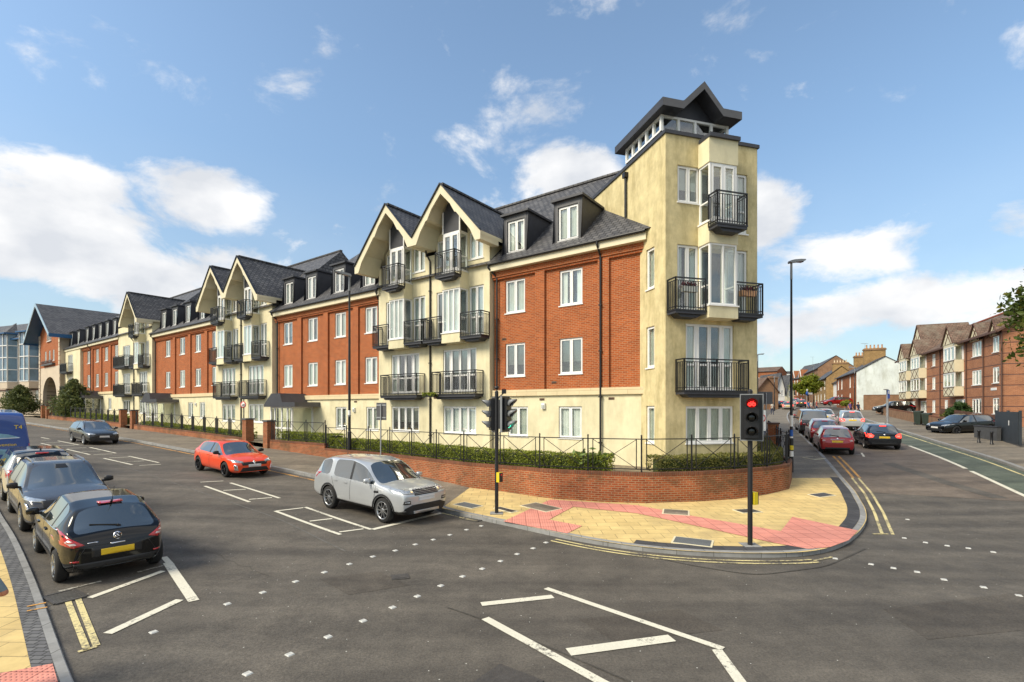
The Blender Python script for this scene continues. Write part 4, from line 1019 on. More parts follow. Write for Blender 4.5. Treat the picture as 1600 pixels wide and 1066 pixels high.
# wing that runs back along the right street behind the tower
_w0 = (8.7, 21.9); _dx, _dy = _w0[0] - VX[0] * 19.08, _w0[1] - VX[1] * 19.08
FW = (ct * _dx - stt * _dy, stt * _dx + ct * _dy, 0, math.atan2(BX[1], BX[0]) - A0)
mb = MB(); wall_open(mb, 0, 24, .5, 10.4, [(x, 1.15, z, 1.5) for x in (5, 9, 13, 17, 21) for z in (2.2, 5.2, 8.1)], M_BRICK)
mb.face([(0, 0, 10.4), (24, 0, 10.4), (22, 5, 14.6), (2, 5, 14.6)], M_SLATE); mb.face([(24, 10, 10.4), (0, 10, 10.4), (2, 5, 14.6), (22, 5, 14.6)], M_SLATE); mb.face([(24, 0, 10.4), (24, 10, 10.4), (22, 5, 14.6)], M_SLATE)
mb.face([(24, 0, .5), (24, 10, .5), (24, 10, 10.4), (24, 0, 10.4)], M_BRICK); mb.face([(24, 10, .5), (0, 10, .5), (0, 10, 10.4), (24, 10, 10.4)], M_BRICK)
mb.build('side_wing', FLATS, FW[:3], FW[3])
for x in (5, 9, 13, 17, 21):
    for z in (2.2, 5.2, 8.1): link('window', win_mesh(1.15, 1.5, (1, 1), 'win', 5)[0], FLATS, (FW[0] + math.cos(FW[3]) * x, FW[1] + math.sin(FW[3]) * x, z), FW[3])
# ------------------------------------------------------------------ foliage helpers
def leafmat(name, c1, c2, c3=None):
    if name in MATS: return MATS[name]
    m = bpy.data.materials.new(name); m.use_nodes = True; t = m.node_tree; b = t.nodes['Principled BSDF']; L = t.links.new
    g = N('ShaderNodeNewGeometry', t); r = N('ShaderNodeValToRGB', t)
    r.color_ramp.elements[0].color = (*c1, 1); r.color_ramp.elements[1].color = (*c2, 1)
    if c3: e = r.color_ramp.elements.new(.9); e.color = (*c2, 1); r.color_ramp.elements[-1].color = (*c3, 1)
    L(g.outputs['Random Per Island'], r.inputs[0]); L(r.outputs[0], b.inputs['Base Color'])
    b.inputs['Roughness'].default_value = .55; b.inputs['Specular IOR Level'].default_value = .35
    tr = N('ShaderNodeBsdfTranslucent', t); L(r.outputs[0], tr.inputs['Color']); mx = N('ShaderNodeMixShader', t); mx.inputs[0].default_value = .28
    L(b.outputs[0], mx.inputs[1]); L(tr.outputs[0], mx.inputs[2]); L(mx.outputs[0], t.nodes['Material Output'].inputs[0])
    MATS[name] = m
    return m
M_HEDGE = leafmat('hedge_leaves', (.11, .15, .018), (.30, .34, .035), (.42, .42, .08))
M_HEDGEDRY = leafmat('dry_hedge_leaves', (.11, .12, .028), (.25, .24, .06), (.34, .28, .10))
M_CONIFER = leafmat('conifer_leaves', (.05, .075, .025), (.15, .18, .055), (.28, .28, .09))
M_LIME = leafmat('lime_leaves', (.10, .14, .012), (.24, .27, .02), (.32, .30, .03))
M_TREE = leafmat('dark_leaves', (.03, .055, .01), (.10, .14, .02), (.24, .17, .03))
M_BUSH = leafmat('bush_leaves', (.025, .06, .014), (.06, .115, .028))
M_PALE = leafmat('pale_leaves', (.12, .19, .045), (.24, .32, .09))
M_BARK = mat('bark', (.055, .042, .030), rough=.95, var=.35, vscale=9, bump=.8, bscale=25)
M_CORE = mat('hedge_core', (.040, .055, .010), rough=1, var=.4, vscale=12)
def leaves(C, size, m, name, parent=None, flat=.0, rs=3, aspect=1.7):
    r = np.random.default_rng(rs); n = len(C); C = np.asarray(C)
    nrm = r.normal(size=(n, 3)); nrm[:, 2] += flat; nrm /= np.linalg.norm(nrm, axis=1)[:, None]
    a = np.cross(nrm, r.normal(size=(n, 3))); a /= np.linalg.norm(a, axis=1)[:, None]; b = np.cross(nrm, a)
    s = size * r.uniform(.6, 1.3, (n, 1)); a = a * s * aspect * .5; b = b * s * .5
    V = np.stack([C - a, C + b * .9 + nrm * s * .12, C + a, C - b * .9 + nrm * s * .12], 1).reshape(-1, 3)
    me = bpy.data.meshes.new(name); me.from_pydata(V.tolist(), [], [(4 * i, 4 * i + 1, 4 * i + 2, 4 * i + 3) for i in range(n)]); me.materials.append(m)
    return link(name, me, parent)
def blob_points(centres, n, rs, shell=.6):
    r = np.random.default_rng(rs); out = []
    tot = sum(c[3] ** 2 for c in centres)
    for cx, cy, cz, rad in centres:
        k = int(n * rad ** 2 / tot); d = r.normal(size=(k, 3)); d /= np.linalg.norm(d, axis=1)[:, None]
        q = rad * (r.uniform(0, 1, (k, 1)) ** shell) * (1 + .25 * np.sin(d[:, :1] * 9 + d[:, 1:2] * 7))
        out.append(np.array([cx, cy, cz]) + d * q * np.array([1, 1, .8]))
    return np.concatenate(out)
def broad_tree(name, label, base, h, crown_r, crown_z, m, n, leaf, seed, group=None, trunk_r=.16, squash=.75, nb=26):
    r = np.random.default_rng(seed); t = thing(name, label, 'tree', base, 0, group)
    mb = MB(); z0 = crown_z - crown_r * squash
    pts = [(0, 0, -.2), (.06, .03, z0 * .5), (.0, .1, z0), (.1, .0, crown_z)]
    for i in range(3): mb.tube(pts[i], pts[i + 1], trunk_r * (1 - i * .25), trunk_r * (1 - (i + 1) * .25), M_BARK, 9)
    cs = []
    for i in range(nb):
        d = r.normal(size=3); d /= np.linalg.norm(d); q = crown_r * r.uniform(.35, .88)
        c = np.array([0, 0, crown_z]) + d * q * np.array([1, 1, squash])
        cs.append((*c, crown_r * r.uniform(.20, .36)))
        if i % 2 == 0: mb.tube(pts[2 + (i % 4 == 0)], tuple(c), trunk_r * .4, .02, M_BARK, 6)
    mb.build('trunk', t)
    leaves(blob_points(cs, n, seed + 1), leaf, m, 'crown', t, .4, seed)
    return t
def conifer(name, label, base, h, rad, seed, n=9000, leaf=.13, m=None):
    r = np.random.default_rng(seed); t = thing(name, label, 'tree', base)
    mb = MB(); mb.tube((0, 0, -.2), (0, 0, h * .95), .09, .02, M_BARK, 8)
    pts = []
    nb = 90
    for i in range(nb):
        f = (i + .5) / nb; z = h * (.05 + .93 * f); L = rad * (1 - f ** 1.6) * r.uniform(.65, 1.15) + .1; a = i * 2.4 + r.uniform(-.3, .3)
        tip = np.array([math.cos(a) * L, math.sin(a) * L, z + L * .25]); mb.tube((0, 0, z), tuple(tip), .02, .006, M_BARK, 5, False)
        k = int(n / nb * (L / rad + .35)); s = r.uniform(.15, 1.08, (k, 1)) ** .8; p = np.array([0, 0, z]) + (tip - np.array([0, 0, z])) * s; p += r.normal(size=(k, 3)) * (.07 + .10 * L) * np.array([1, 1, .8])
        pts.append(p)
    mb.build('trunk', t); leaves(np.concatenate(pts), leaf, m or M_CONIFER, 'crown', t, .3, seed, 2.4)
    return t

# ------------------------------------------------------------------ boundary walls, railings, hedges
zwt = lambda x, y: 1.28
path_c = [tuple(p) for p in W_L if AX[0] * p[0] + AX[1] * p[1] < 24.4]
wall_pts = resample([UV(24.4, WALL_V)] + path_c[1:] + [tuple(p) for p in W_C] + [WRp(w, 1.45) for w in np.arange(26, 44, 2)], 130)
def brick_wall(name, label, pts, top, cat='wall', w=.22, m=None, foot=None, coping=True):
    pts = np.array(pts); inn = offset(pts, -w); mb = MB(); n = len(pts); foot = foot or zfoot
    s = np.concatenate([[0], np.cumsum(np.linalg.norm(np.diff(pts, axis=0), axis=1))])
    t = thing(name, label, cat, (0, 0, 0))
    def ring(z_lo, z_hi, out, mm, nm, lay):
        mb = MB(); a = offset(pts, out); b = offset(pts, -w - out)
        vs = []
        for i in range(n):
            zl, zh = z_lo(*pts[i]), z_hi(*pts[i])
            vs += [(*a[i], zl), (*a[i], zh), (*b[i], zh), (*b[i], zl)]
        fs = [(i * 4 + j, i * 4 + j + 1, i * 4 + j + 5, i * 4 + j + 4) for i in range(n - 1) for j in range(3)] + [(0, 3, 2, 1), (4 * n - 4, 4 * n - 3, 4 * n - 2, 4 * n - 1)]
        mb.mesh(vs, fs, mm); o = mb.build(nm, t, fix=True)
        uv = o.data.uv_layers[0]      # run the bond along the wall, whatever its curve
        for pl in o.data.polygons:
            for li in pl.loop_indices:
                vi = o.data.loops[li].vertex_index; co = o.data.vertices[vi].co
                i = int(np.argmin((pts[:, 0] - co.x) ** 2 + (pts[:, 1] - co.y) ** 2))
                k = co.z if abs(pl.normal.z) < .5 else (0 if math.dist((co.x, co.y), a[i]) < .1 else .1)
                uv.data[li].uv = (s[i], k) if lay == 0 else (k if False else s[i], k)
        return o
    ring(lambda x, y: foot(x, y) - .25, (lambda x, y: top(x, y) - .11) if coping else top, 0, m or M_WALLBRICK, 'brickwork', 0)
    if coping: ring(lambda x, y: top(x, y) - .11, top, .006, M_COPING, 'coping', 1)
    return t
M_COPING = brickmat('brick_on_edge_coping', (.22, .075, .035), (.15, .05, .028), (.17, .12, .08), bw=.075, bh=.22, msize=.01, var=.4, offset=0, weather=(.07, .045, .03))
brick_wall('garden_wall', 'curved red brick garden wall under black railings at the street corner', wall_pts, zwt)
_b1 = resample([UV(30.2, WALL_V), UV(24.4, WALL_V)], 10)
brick_wall('garden_wall', 'short higher brick wall beside the brick pillars, before the glazed entrance', _b1, lambda x, y: 1.53)
_b2 = resample([UV(53.5, WALL_V), UV(33.4, WALL_V)], 40)
ztop2 = lambda x, y: zfoot(x, y) + .42
brick_wall('garden_wall', 'low brick wall with railings between the two sets of gate pillars', _b2, ztop2)
_b3 = resample([UV(83.5, WALL_V), UV(57.0, WALL_V)], 50)
brick_wall('garden_wall', 'low brick wall behind the dark estate car, below the dark bushy tree', _b3, ztop2)
def pillar(u, label, h=1.62, w=.5):
    x, y = UV(u, WALL_V + .12); z = zfoot(x, y); t = thing('brick_pillar', label, 'pillar', (x, y, z), A0, 'brick gate pillars')
    mb = MB(); mb.box(-w / 2, w / 2, -w / 2, w / 2, -.3, h, M_WALLBRICK); mb.build('shaft', t)
    mb = MB(); mb.box(-w / 2 - .05, w / 2 + .05, -w / 2 - .05, w / 2 + .05, h, h + .09, M_ZINCTRIM); mb.build('cap', t)
for u, l in ((30.45, 'brick gate pillar nearest the lamp post, at the end of the short wall'), (33.1, 'brick gate pillar behind the round speed limit sign'), (53.8, 'right one of the brick gate pillars behind the dark estate car'),
             (56.7, 'left one of the brick gate pillars behind the dark estate car'), (83.8, 'right pillar at the arched gatehouse, beside the bushy tree'), (86.2, 'left pillar in front of the arched gatehouse')): pillar(u, l)
def railing(label, pts, top, spacing, h=1.12, thick=.028, name='railing'):
    L = sum(math.dist(a, b) for a, b in zip(pts, pts[1:])); n = max(1, round(L / spacing)); q = resample(pts, n + 1)
    t = thing(name, label, 'railing', (0, 0, 0))
    zt = [top(*p) for p in q]
    for i in range(n + 1):
        mb = MB(); x, y = q[i]; d = q[min(i + 1, n)] - q[max(i - 1, 0)]; d = d / np.linalg.norm(d)
        mb.bar((x, y, zt[i]), (x, y, zt[i] + h + .10), .045, M_BLACK)
        for k in (-.17, .17):
            if (i == 0 and k < 0) or (i == n and k > 0): continue
            mb.bar((x + d[0] * k, y + d[1] * k, zt[i] + .1), (x + d[0] * k, y + d[1] * k, zt[i] + h), thick, M_BLACK)
        mb.lathe([(0, zt[i] + h + .16), (.03, zt[i] + h + .13), (.03, zt[i] + h + .11), (.01, zt[i] + h + .09)], M_BLACK, 8, 'z'); 
        k = len(mb.v) - 32
        mb.v[k:] = [(vx + x, vy + y, vz) for vx, vy, vz in mb.v[k:]]
        mb.build('post', t)
    for i in range(n):
        a, b = q[i], q[i + 1]; za, zb = zt[i], zt[i + 1]; d = (b - a) / np.linalg.norm(b - a); mb = MB()
        mb.bar((*a, za + h), (*b, zb + h), .032, M_BLACK); mb.bar((*a, za + .10), (*b, zb + .10), .032, M_BLACK)
        a2, b2 = a + d * .17, b - d * .17
        mb.bar((*a2, za + h - .02), (*b2, zb + .12), .018, M_BLACK); mb.bar((*a2, za + .12), (*b2, zb + h - .02), .018, M_BLACK)
        mb.build('crossed_panel', t)
    return t
ins = offset(wall_pts, -.11)
railing('black metal railing with crossed panels along the top of the curved corner wall', [tuple(p) for p in ins[:100]], zwt, 1.85)
railing('black metal railing running back along the right street beside the tower', [tuple(p) for p in ins[100:]], lambda x, y: 1.28, 1.4)
railing('black railing on the short wall in front of the glazed entrance', [UV(30.1, WALL_V + .11), UV(24.5, WALL_V + .11)], lambda x, y: 1.53, 1.87)
railing('black railing with square posts between the two sets of gate pillars', [UV(53.3, WALL_V + .11), UV(33.6, WALL_V + .11)], ztop2, 1.9, 1.1, .05)
railing('black railing behind the dark estate car, right of the bushy tree', [UV(74, WALL_V + .11), UV(57.2, WALL_V + .11)], ztop2, 1.9, 1.1, .05)
railing('far black railing between the bushy tree and the arched gatehouse', [UV(83, WALL_V + .11), UV(76, WALL_V + .11)], ztop2, 1.9, 1.1, .05)
def hedge(label, pts, zlo, zhi, w, m, seed, dens=950, leaf=.045):
    r = np.random.default_rng(seed); pts = resample(pts, max(4, int(sum(math.dist(a, b) for a, b in zip(pts, pts[1:])) / .4)))
    t = thing('hedge', label, 'hedge', (0, 0, 0)); mb = MB(); vs = []; a, b = offset(pts, w / 2 * .82), offset(pts, -w / 2 * .82)
    full = pts; pts = full[:]; n0 = len(pts)
    for i in range(n0):
        if i in (0, n0 - 1): a[i] = a[i] * .6 + a[abs(i - 1)] * .4; b[i] = b[i] * .6 + b[abs(i - 1)] * .4
    for i in range(len(pts)): vs += [(*a[i], zlo(*pts[i]) - .2), (*a[i], zhi(*pts[i]) - .09), (*b[i], zhi(*pts[i]) - .09), (*b[i], zlo(*pts[i]) - .2)]
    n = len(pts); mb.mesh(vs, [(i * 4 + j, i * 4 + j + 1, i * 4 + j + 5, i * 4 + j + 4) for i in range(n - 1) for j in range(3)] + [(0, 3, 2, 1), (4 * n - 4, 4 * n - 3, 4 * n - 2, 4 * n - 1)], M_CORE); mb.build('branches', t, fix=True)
    L = sum(math.dist(p, q) for p, q in zip(pts, pts[1:])); k = int(L * dens * (w + .8) / 1.4)
    s = r.uniform(0, n - 1.001, k); i = s.astype(int); f = (s - i)[:, None]; c = pts[i] * (1 - f) + pts[i + 1] * f
    tn = offset(pts, 1) - pts; tn = tn[i]
    zl = np.array([zlo(*p) for p in pts]); zh = np.array([zhi(*p) for p in pts]); zl = zl[i] * (1 - f[:, 0]) + zl[i + 1] * f[:, 0]; zh = zh[i] * (1 - f[:, 0]) + zh[i + 1] * f[:, 0]
    endm = r.uniform(0, 1, k) < .035; i = np.where(endm, np.where(r.uniform(0, 1, k) < .5, 0, n - 2), i); f = np.where(endm[:, None], np.where((i == 0)[:, None], r.uniform(-.15, .3, (k, 1)), r.uniform(.7, 1.15, (k, 1))), f); c = pts[i] * (1 - f) + pts[i + 1] * f; tn = (offset(pts, 1) - pts)[i]
    th = r.uniform(0, 1, k); side = np.where(th < .36, 1., np.where(th < .6, -1., 0.))
    lat = np.where(side == 0, r.uniform(-1, 1, k), side * r.normal(1, .035, k)) * w / 2
    zz = np.where(side == 0, zh + r.normal(0, .02, k), zl + (zh - zl) * r.uniform(0, 1, k))
    lump = .02 * np.sin(s * 1.7 + 1) + .02 * np.sin(s * 4.3); lat = lat * (1 + lump); zz = zz + np.where(side == 0, lump * .8, 0)
    leaves(np.stack([c[:, 0] + tn[:, 0] * lat, c[:, 1] + tn[:, 1] * lat, zz], 1), leaf, m, 'foliage', t, .5, seed)
    return t
def cut(pts, x0, x1):           # the stretch of the wall line between two bearings
    return [tuple(p) for p in pts if x0 <= 800 + FPX * p[0] / p[1] <= x1]
hin = offset(wall_pts, -.75)
hl = lambda x, y: 1.2
hedge('long clipped green hedge behind the railings, left of the gap', cut(hin, 480, 962), hl, lambda x, y: 1.78, .85, M_HEDGE, 5)
hedge('clipped browner hedge in front of the corner tower, right of the gap', cut(hin[:108], 1010, 1224), hl, lambda x, y: 1.74, .8, M_HEDGEDRY, 6)
hedge('hedge along the short wall by the glazed entrance', [UV(29.9, 16.7), UV(24.3, 16.7)], hl, lambda x, y: 1.98, .85, M_HEDGE, 7)
hedge('patchy low hedge behind the red car between the gate pillars', [UV(53, 16.6), UV(34, 16.6)], zlawn, lambda x, y: zlawn(x, y) + .45, .8, M_HEDGE, 8, 260, .07)
hedge('low bushy hedge behind the dark estate car', [UV(83, 16.7), UV(57.5, 16.7)], zlawn, lambda x, y: zlawn(x, y) + .7, .9, M_HEDGE, 9, 220, .08)
r_ = np.random.default_rng(2); c = P(930, 690, lambda x, y: 1.9); cx, cy = hin[np.argmin(np.abs(800 + FPX * hin[:, 0] / hin[:, 1] - 930))]
t = thing('leafy_plant', 'pale big-leaved plant growing out of the hedge through the railings', 'plant', (cx, cy, 1.25))
leaves(np.array([-.1, -.3, .45]) + r_.normal(size=(90, 3)) * np.array([.26, .13, .13]), .13, M_PALE, 'foliage', t, .6, 3, 2.2)
mb = MB()
for k in range(9): mb.tube((0, -.2, -.1), (.3 * math.cos(k), -.35, .5 + .1 * math.sin(k * 3)), .012, .006, M_BUSH, 5)
mb.build('stems', t)
# trees and shrubs
def gbase(u, v, z=None): x, y = UV(u, v); return (x, y, zlawn(x, y) if z is None else z)
conifer('conifer_tree', 'dark bushy conifer behind the low wall, right of the arched gatehouse', gbase(76.8, 16.9), 4.6, 2.0, 11)
conifer('conifer_tree', 'smaller bushy conifer in front of the gatehouse, left of the brick pillars', gbase(97, 15.5), 4.2, 2.2, 12)
def wr_at(px, D): return ((px - 800) / FPX * D, D)
x, y = wr_at(1263, 92); broad_tree('street_tree', 'round yellow-green tree in front of the terraced houses', (x, y, zroad(x, y)), 6, 2.75, 4.3, M_LIME, 9000, .22, 21, squash=.72)
broad_tree('street_tree', 'dark leafy tree reaching into the right edge of the photo', (23.2, 18.6, .3), 11, 3.7, 6.9, M_TREE, 13000, .15, 23, trunk_r=.22, nb=44)
x, y = wr_at(1499, 45.5); broad_tree('round_shrub', 'dense dark green shrub in front of the half-timbered flats', (x, y, zroad(x, y) + .25), 2, 1.05, 1.05, M_BUSH, 7000, .10, 25, trunk_r=.05, squash=.85)['category'] = 'shrub'
for px, D, rr, lab in ((1322, 82, .8, 'small shrub by the front door of the white-gabled house'), (1297, 90, .9, 'garden shrub left of the parked red car'), (1480, 46, .5, 'low yellowish shrub left of the dense round shrub')):
    x, y = wr_at(px, D); broad_tree('round_shrub', lab, (x, y, zroad(x, y) + .4), 2, rr, rr, M_HEDGE if D > 60 else M_HEDGEDRY, 1200, .13, 27 + int(D), trunk_r=.04)['category'] = 'shrub'
# ------------------------------------------------------------------ the other buildings
M_BLUE = mat('blue_paint', (.012, .085, .21), rough=.4, var=.1)
M_CREAM2 = mat('pale_render', (.56, .47, .36), rough=.9, var=.1, vscale=1)
M_BROWNBRICK = brickmat('brown_brick', (.40, .155, .070), (.29, .105, .050), (.36, .24, .16), var=.25, bands=(.89, .075, (.10, .055, .05)))
M_YELBRICK = brickmat('yellow_stock_brick', (.40, .25, .10), (.29, .175, .07), (.22, .16, .09), var=.35)
M_ORBRICK = brickmat('terrace_brick', (.34, .10, .035), (.25, .07, .025), (.28, .18, .1), var=.3)
M_DULLBRICK = brickmat('dull_brick', (.30, .165, .09), (.23, .125, .07), (.22, .15, .1), var=.3)
M_TILE = brickmat('brown_roof_tile', (.15, .098, .072), (.205, .135, .10), (.055, .04, .032), bw=.3, bh=.26, msize=.02, rough=.8, var=.45, bump=.8, weather=(.20, .17, .13))
M_REDTILE = mat('red_ridge_tile', (.30, .075, .035), rough=.8, var=.25)
M_WHITEWASH = mat('old_whitewash', (.66, .72, .70), rough=.9, var=.12, vscale=.8, stain=.30, bump=.2, bscale=20)
M_WHITEREND = mat('white_render', (.74, .73, .69), rough=.9, var=.06)
M_TIMBER = mat('dark_timber', (.10, .05, .035), rough=.7, var=.2)
M_POT = mat('clay_pot', (.45, .25, .13), rough=.8, var=.2)
M_POTPALE = mat('pale_clay_pot', (.62, .50, .33), rough=.8, var=.2)
M_STONE = brickmat('banded_stone', (.50, .40, .28), (.46, .36, .25), (.10, .08, .07), bw=9, bh=.62, msize=.05, var=.15)
M_BLUEGLASS = mat('blue_office_glass', (.10, .17, .24), rough=.04, spec=.9, var=.5, vscale=.35)
def frame_of(A, B): return math.atan2(B[1] - A[1], B[0] - A[0])
# --- arched gatehouse with the blue gable, u 90 to 101
GA, GB = UV(101.3, 18.3), UV(89.7, 18.3)
t = thing('gatehouse_building', 'arched brick gatehouse with a big blue-edged gable at the far end of the flats', 'building', (*GA, 0), A0)
w = 11.6; mb = MB()
aw, ah, az, ztop = 7.6, 7.9, 5.2, 18.0
n = 14; arc = [(w / 2 + aw / 2 * math.cos(math.pi * k / n), az + (ah - az) * math.sin(math.pi * k / n)) for k in range(n + 1)]
wl, wr2 = (w - aw) / 2, (w + aw) / 2
mb.prism([(w, 1), (w, 9.3), (0, 9.3), (0, 1), (wl, 1)] + arc[::-1] + [(wr2, 1)], 0, .4, M_CREAM2)
mb.build('stone_arch', t, fix=True)
mb = MB()
vs = [(x, .4, z) for x, z in [(wr2, 1)] + arc + [(wl, 1)]] + [(x, 9, z) for x, z in [(wr2, 1)] + arc + [(wl, 1)]]; k = n + 3
mb.mesh(vs, [(i, i + 1, k + i + 1, k + i) for i in range(k - 1)], M_STONE); mb.box(wl, wr2, 9, 9.1, 1, 8, M_BRICK); mb.build('archway', t)
mb = MB(); wall_open(mb, 0, w, 9.3, 14.0, [(x, .95, 10.1, 1.55) for x in (3.6, 5.8, 8.0)] , M_BRICK)
mb.face([(0, 0, 14.0), (w, 0, 14.0), (w / 2 + .6, 0, 17.4), (w / 2 - .6, 0, 17.4)], M_BRICK)
mb.box(0, .06, .0, 9, 1, 14, M_CREAM2); mb.box(w - .06, w, .0, 9, 1, 14, M_CREAM2)
mb.build('brick_front', t)
for x in (.35, w - .35):
    mb = MB()
    for kk in range(22): mb.box(x - (.36 if kk % 2 else .28), x + (.36 if kk % 2 else .28), -.10, .0, 1 + kk * .6, 1 + kk * .6 + .52, M_CREAM2)
    mb.build('quoin', t)
mb = MB(); mb.box(2.7, 8.9, -.35, -.02, 9.55, 9.75, M_ZINCTRIM)
for kk in range(26): mb.bar((2.75 + kk * .24, -.3, 9.75), (2.75 + kk * .24, -.3, 10.15), .03, M_ZINCTRIM)
mb.bar((2.7, -.3, 10.18), (8.9, -.3, 10.18), .05, M_ZINCTRIM); mb.build('window_ledge', t)
FG = (0, 0, 0, 0)
for x in (3.6, 5.8, 8.0): window(t, FG, x, .05, 10.1, .95, 1.55, (1, 1))
window(t, FG, w / 2, -.07, 12.95, 2.2, 1.35, (1, 1, 1), name='attic_window')
gx = 5.9; hw, zp, zf, y0 = 7.4, 18.1, 13.3, -1.5
mb = MB(); mb.face([(gx, y0, zp), (gx - hw, y0, zf), (gx - hw, 12, zf), (gx, 12, zp)], M_SLATE); mb.face([(gx + hw, y0, zf), (gx, y0, zp), (gx, 12, zp), (gx + hw, 12, zf)], M_SLATE)
mb.face([(gx - hw, y0, zf - .22), (gx, y0, zp - .22), (gx, 12, zp - .22), (gx - hw, 12, zf - .22)], M_BLUE); mb.face([(gx, y0, zp - .22), (gx + hw, y0, zf - .22), (gx + hw, 12, zf - .22), (gx, 12, zp - .22)], M_BLUE)
mb.build('roof', t)
mb = MB()
for s in (-1, 1):
    mb.prism([(gx, zp + .03), (gx + s * hw, zf + .03), (gx + s * hw, zf - .42), (gx, zp - .42)], y0 - .07, y0, mat('pale_blue_trim', (.30, .42, .52), rough=.5))
    mb.box(gx + s * hw - .1, gx + s * hw + .02, y0, 12, zf - .45, zf + .02, M_BLUE)
mb.build('blue_trim', t, fix=True)
# --- pale building with tall bay windows, left edge
OB = (-69.6, 77.0); OA = (OB[0] - .93 * 34, OB[1] + .37 * 34)
t = thing('office_building', 'pale building with tall glazed bay windows at the left edge', 'building', (*OA, 0), frame_of(OA, OB))
wd = math.dist(OA, OB); mb = MB(); wall_open(mb, 0, wd - 3.2, 2, 14.6, [(x, 1.0, 4.2, 2.2) for x in (wd - 5.5, wd - 9.5, wd - 14, wd - 18)], M_CREAM2); mb.build('wall', t)
mb = MB(); wall_open(mb, wd - 3.2, wd, 7.5, 14.6, [(wd - 1.6, .8, 9.0, 1.2)], M_BRICK, y=-.05); wall_open(mb, wd - 3.2, wd, 2, 7.5, [(wd - 1.6, .8, 5.6, 1.2)], M_CREAM2, y=-.05); mb.build('brick_end', t)
for z in (5.6, 9.0): window(t, FG, wd - 1.6, .02, z, .8, 1.2, (1,))
for x in (wd - 5.5, wd - 9.5, wd - 14, wd - 18): window(t, FG, x, .06, 4.2, 1.0, 2.2, (1, 1))
mb = MB(); mb.box(0, wd, -.15, .0, 6.3, 6.5, M_TIMBER); mb.face([(0, -.8, 14.6), (wd, -.8, 14.6), (wd - 1, 5, 18.4), (0, 5, 18.4)], M_SLATE); mb.box(0, wd, -.8, -.6, 14.4, 14.62, M_BLUE); mb.face([(0, 5, 18.4), (wd - 1, 5, 18.4), (wd, 11, 14.6), (0, 11, 14.6)], M_SLATE); mb.face([(wd, -.8, 14.6), (wd, 11, 14.6), (wd - 1, 5, 18.4)], M_SLATE); mb.build('roof', t)
for bx in (wd - 6.6, wd - 12.6, wd - 18.6, wd - 25):
    mb = MB(); gl = MB(); hwb, dp = 1.75, 1.1; pl = [(-hwb, 0), (-hwb * .72, -dp), (hwb * .72, -dp), (hwb, 0)]
    for (xa, ya), (xb, yb) in zip(pl, pl[1:]):
        mb.face([(bx + xa, ya, 6.6), (bx + xb, yb, 6.6), (bx + xb, yb, 7.7), (bx + xa, ya, 7.7)], M_CREAM2)
        for z in np.linspace(7.7, 15.4, 5): mb.bar((bx + xa, ya, z), (bx + xb, yb, z), .13, M_WHITE)
        for f in ((0, 1) if xa * xb > 0 else (0, .5, 1)): mb.bar((bx + xa + (xb - xa) * f, ya + (yb - ya) * f, 7.7), (bx + xa + (xb - xa) * f, ya + (yb - ya) * f, 15.4), .13, M_WHITE)
        gl.face([(bx + xa, ya + .04, 7.7), (bx + xb, yb + .04, 7.7), (bx + xb, yb + .04, 15.4), (bx + xa, ya + .04, 15.4)], M_BLUEGLASS)
    mb.face([(bx - hwb, 0, 6.6), (bx - hwb * .72, -dp, 6.6), (bx + hwb * .72, -dp, 6.6), (bx + hwb, 0, 6.6)], M_CREAM2)
    top = (bx, .6, 17.4); r4 = [(bx + x * 1.15, y * 1.25 - .1, 15.4) for x, y in pl]
    for a, b in zip(r4, r4[1:]): mb.face([a, b, top], M_SLATE); mb.bar(a, b, .22, M_BLUE)
    o = mb.build('bay_window', t); gl.build('pane', o)

# --- half-timbered brick flats on the right
def wpx(px, r): k = (px - 800) / FPX; return r * (RX[0] - RX[1] * k) / (BX[1] * k - BX[0])
RF = 19.2; w_far, w_near = 86.6, 55.4
fo = WRp(w_far, RF, False)
t = thing('flats_building', 'three-storey brown brick flats with half-timbered bays across the right street', 'building', (*fo, 0), math.atan2(-BX[1], -BX[0]))
X = lambda px: w_far - wpx(px, RF)
LEN = w_far - w_near
cols = [(1556, 1.25, 2), (1526, 2.1, 3), (1478.5, 1.0, 2), (1459, 1.05, 2)]
ops = []; wl = []
for px, ww, nl in cols:
    for zb, hh in ((2.96, 1.38), (5.6, 1.38), (8.25, 1.38)): ops.append((X(px), ww, zb, hh)); wl.append((X(px), ww, zb, hh, nl))
for px, ww, nl in ((1500, 2.6, 4), (1443, 2.3, 3), (1426, 2.3, 3), (1413, 1.3, 2)): ops.append((X(px), ww, 2.96, 1.38)); wl.append((X(px), ww, 2.96, 1.38, nl))
mb = MB(); wall_open(mb, 0, LEN, .8, 10.0, ops, M_BROWNBRICK, room=.6)
mb.face([(LEN, 0, .8), (LEN, 10, .8), (LEN, 10, 10.0), (LEN, 0, 10.0)], M_BROWNBRICK); mb.face([(LEN, 0, 10), (LEN, 10, 10), (LEN, 5, 13.3)], M_BROWNBRICK); mb.face([(0, 10, .8), (0, 0, .8), (0, 0, 10), (0, 5, 13.3), (0, 10, 10)], M_BROWNBRICK)
mb.build('brick_wall', t)
for x, ww, zb, hh, nl in wl: window(t, FG, x, .03, zb, ww, hh, (1,) * nl)
mb = MB(); mb.face([(-.3, -.5, 9.9), (LEN + .4, -.5, 9.9), (LEN + .4, 5, 13.35), (-.3, 5, 13.35)], M_TILE); mb.face([(LEN + .4, 10.5, 9.9), (-.3, 10.5, 9.9), (-.3, 5, 13.35), (LEN + .4, 5, 13.35)], M_TILE)
for kk in range(60): a = -.3 + (LEN + .7) * kk / 60; mb.bar((a, 5, 13.4), (a + (LEN + .7) / 60 * .96, 5, 13.4), .26, M_REDTILE, .14)
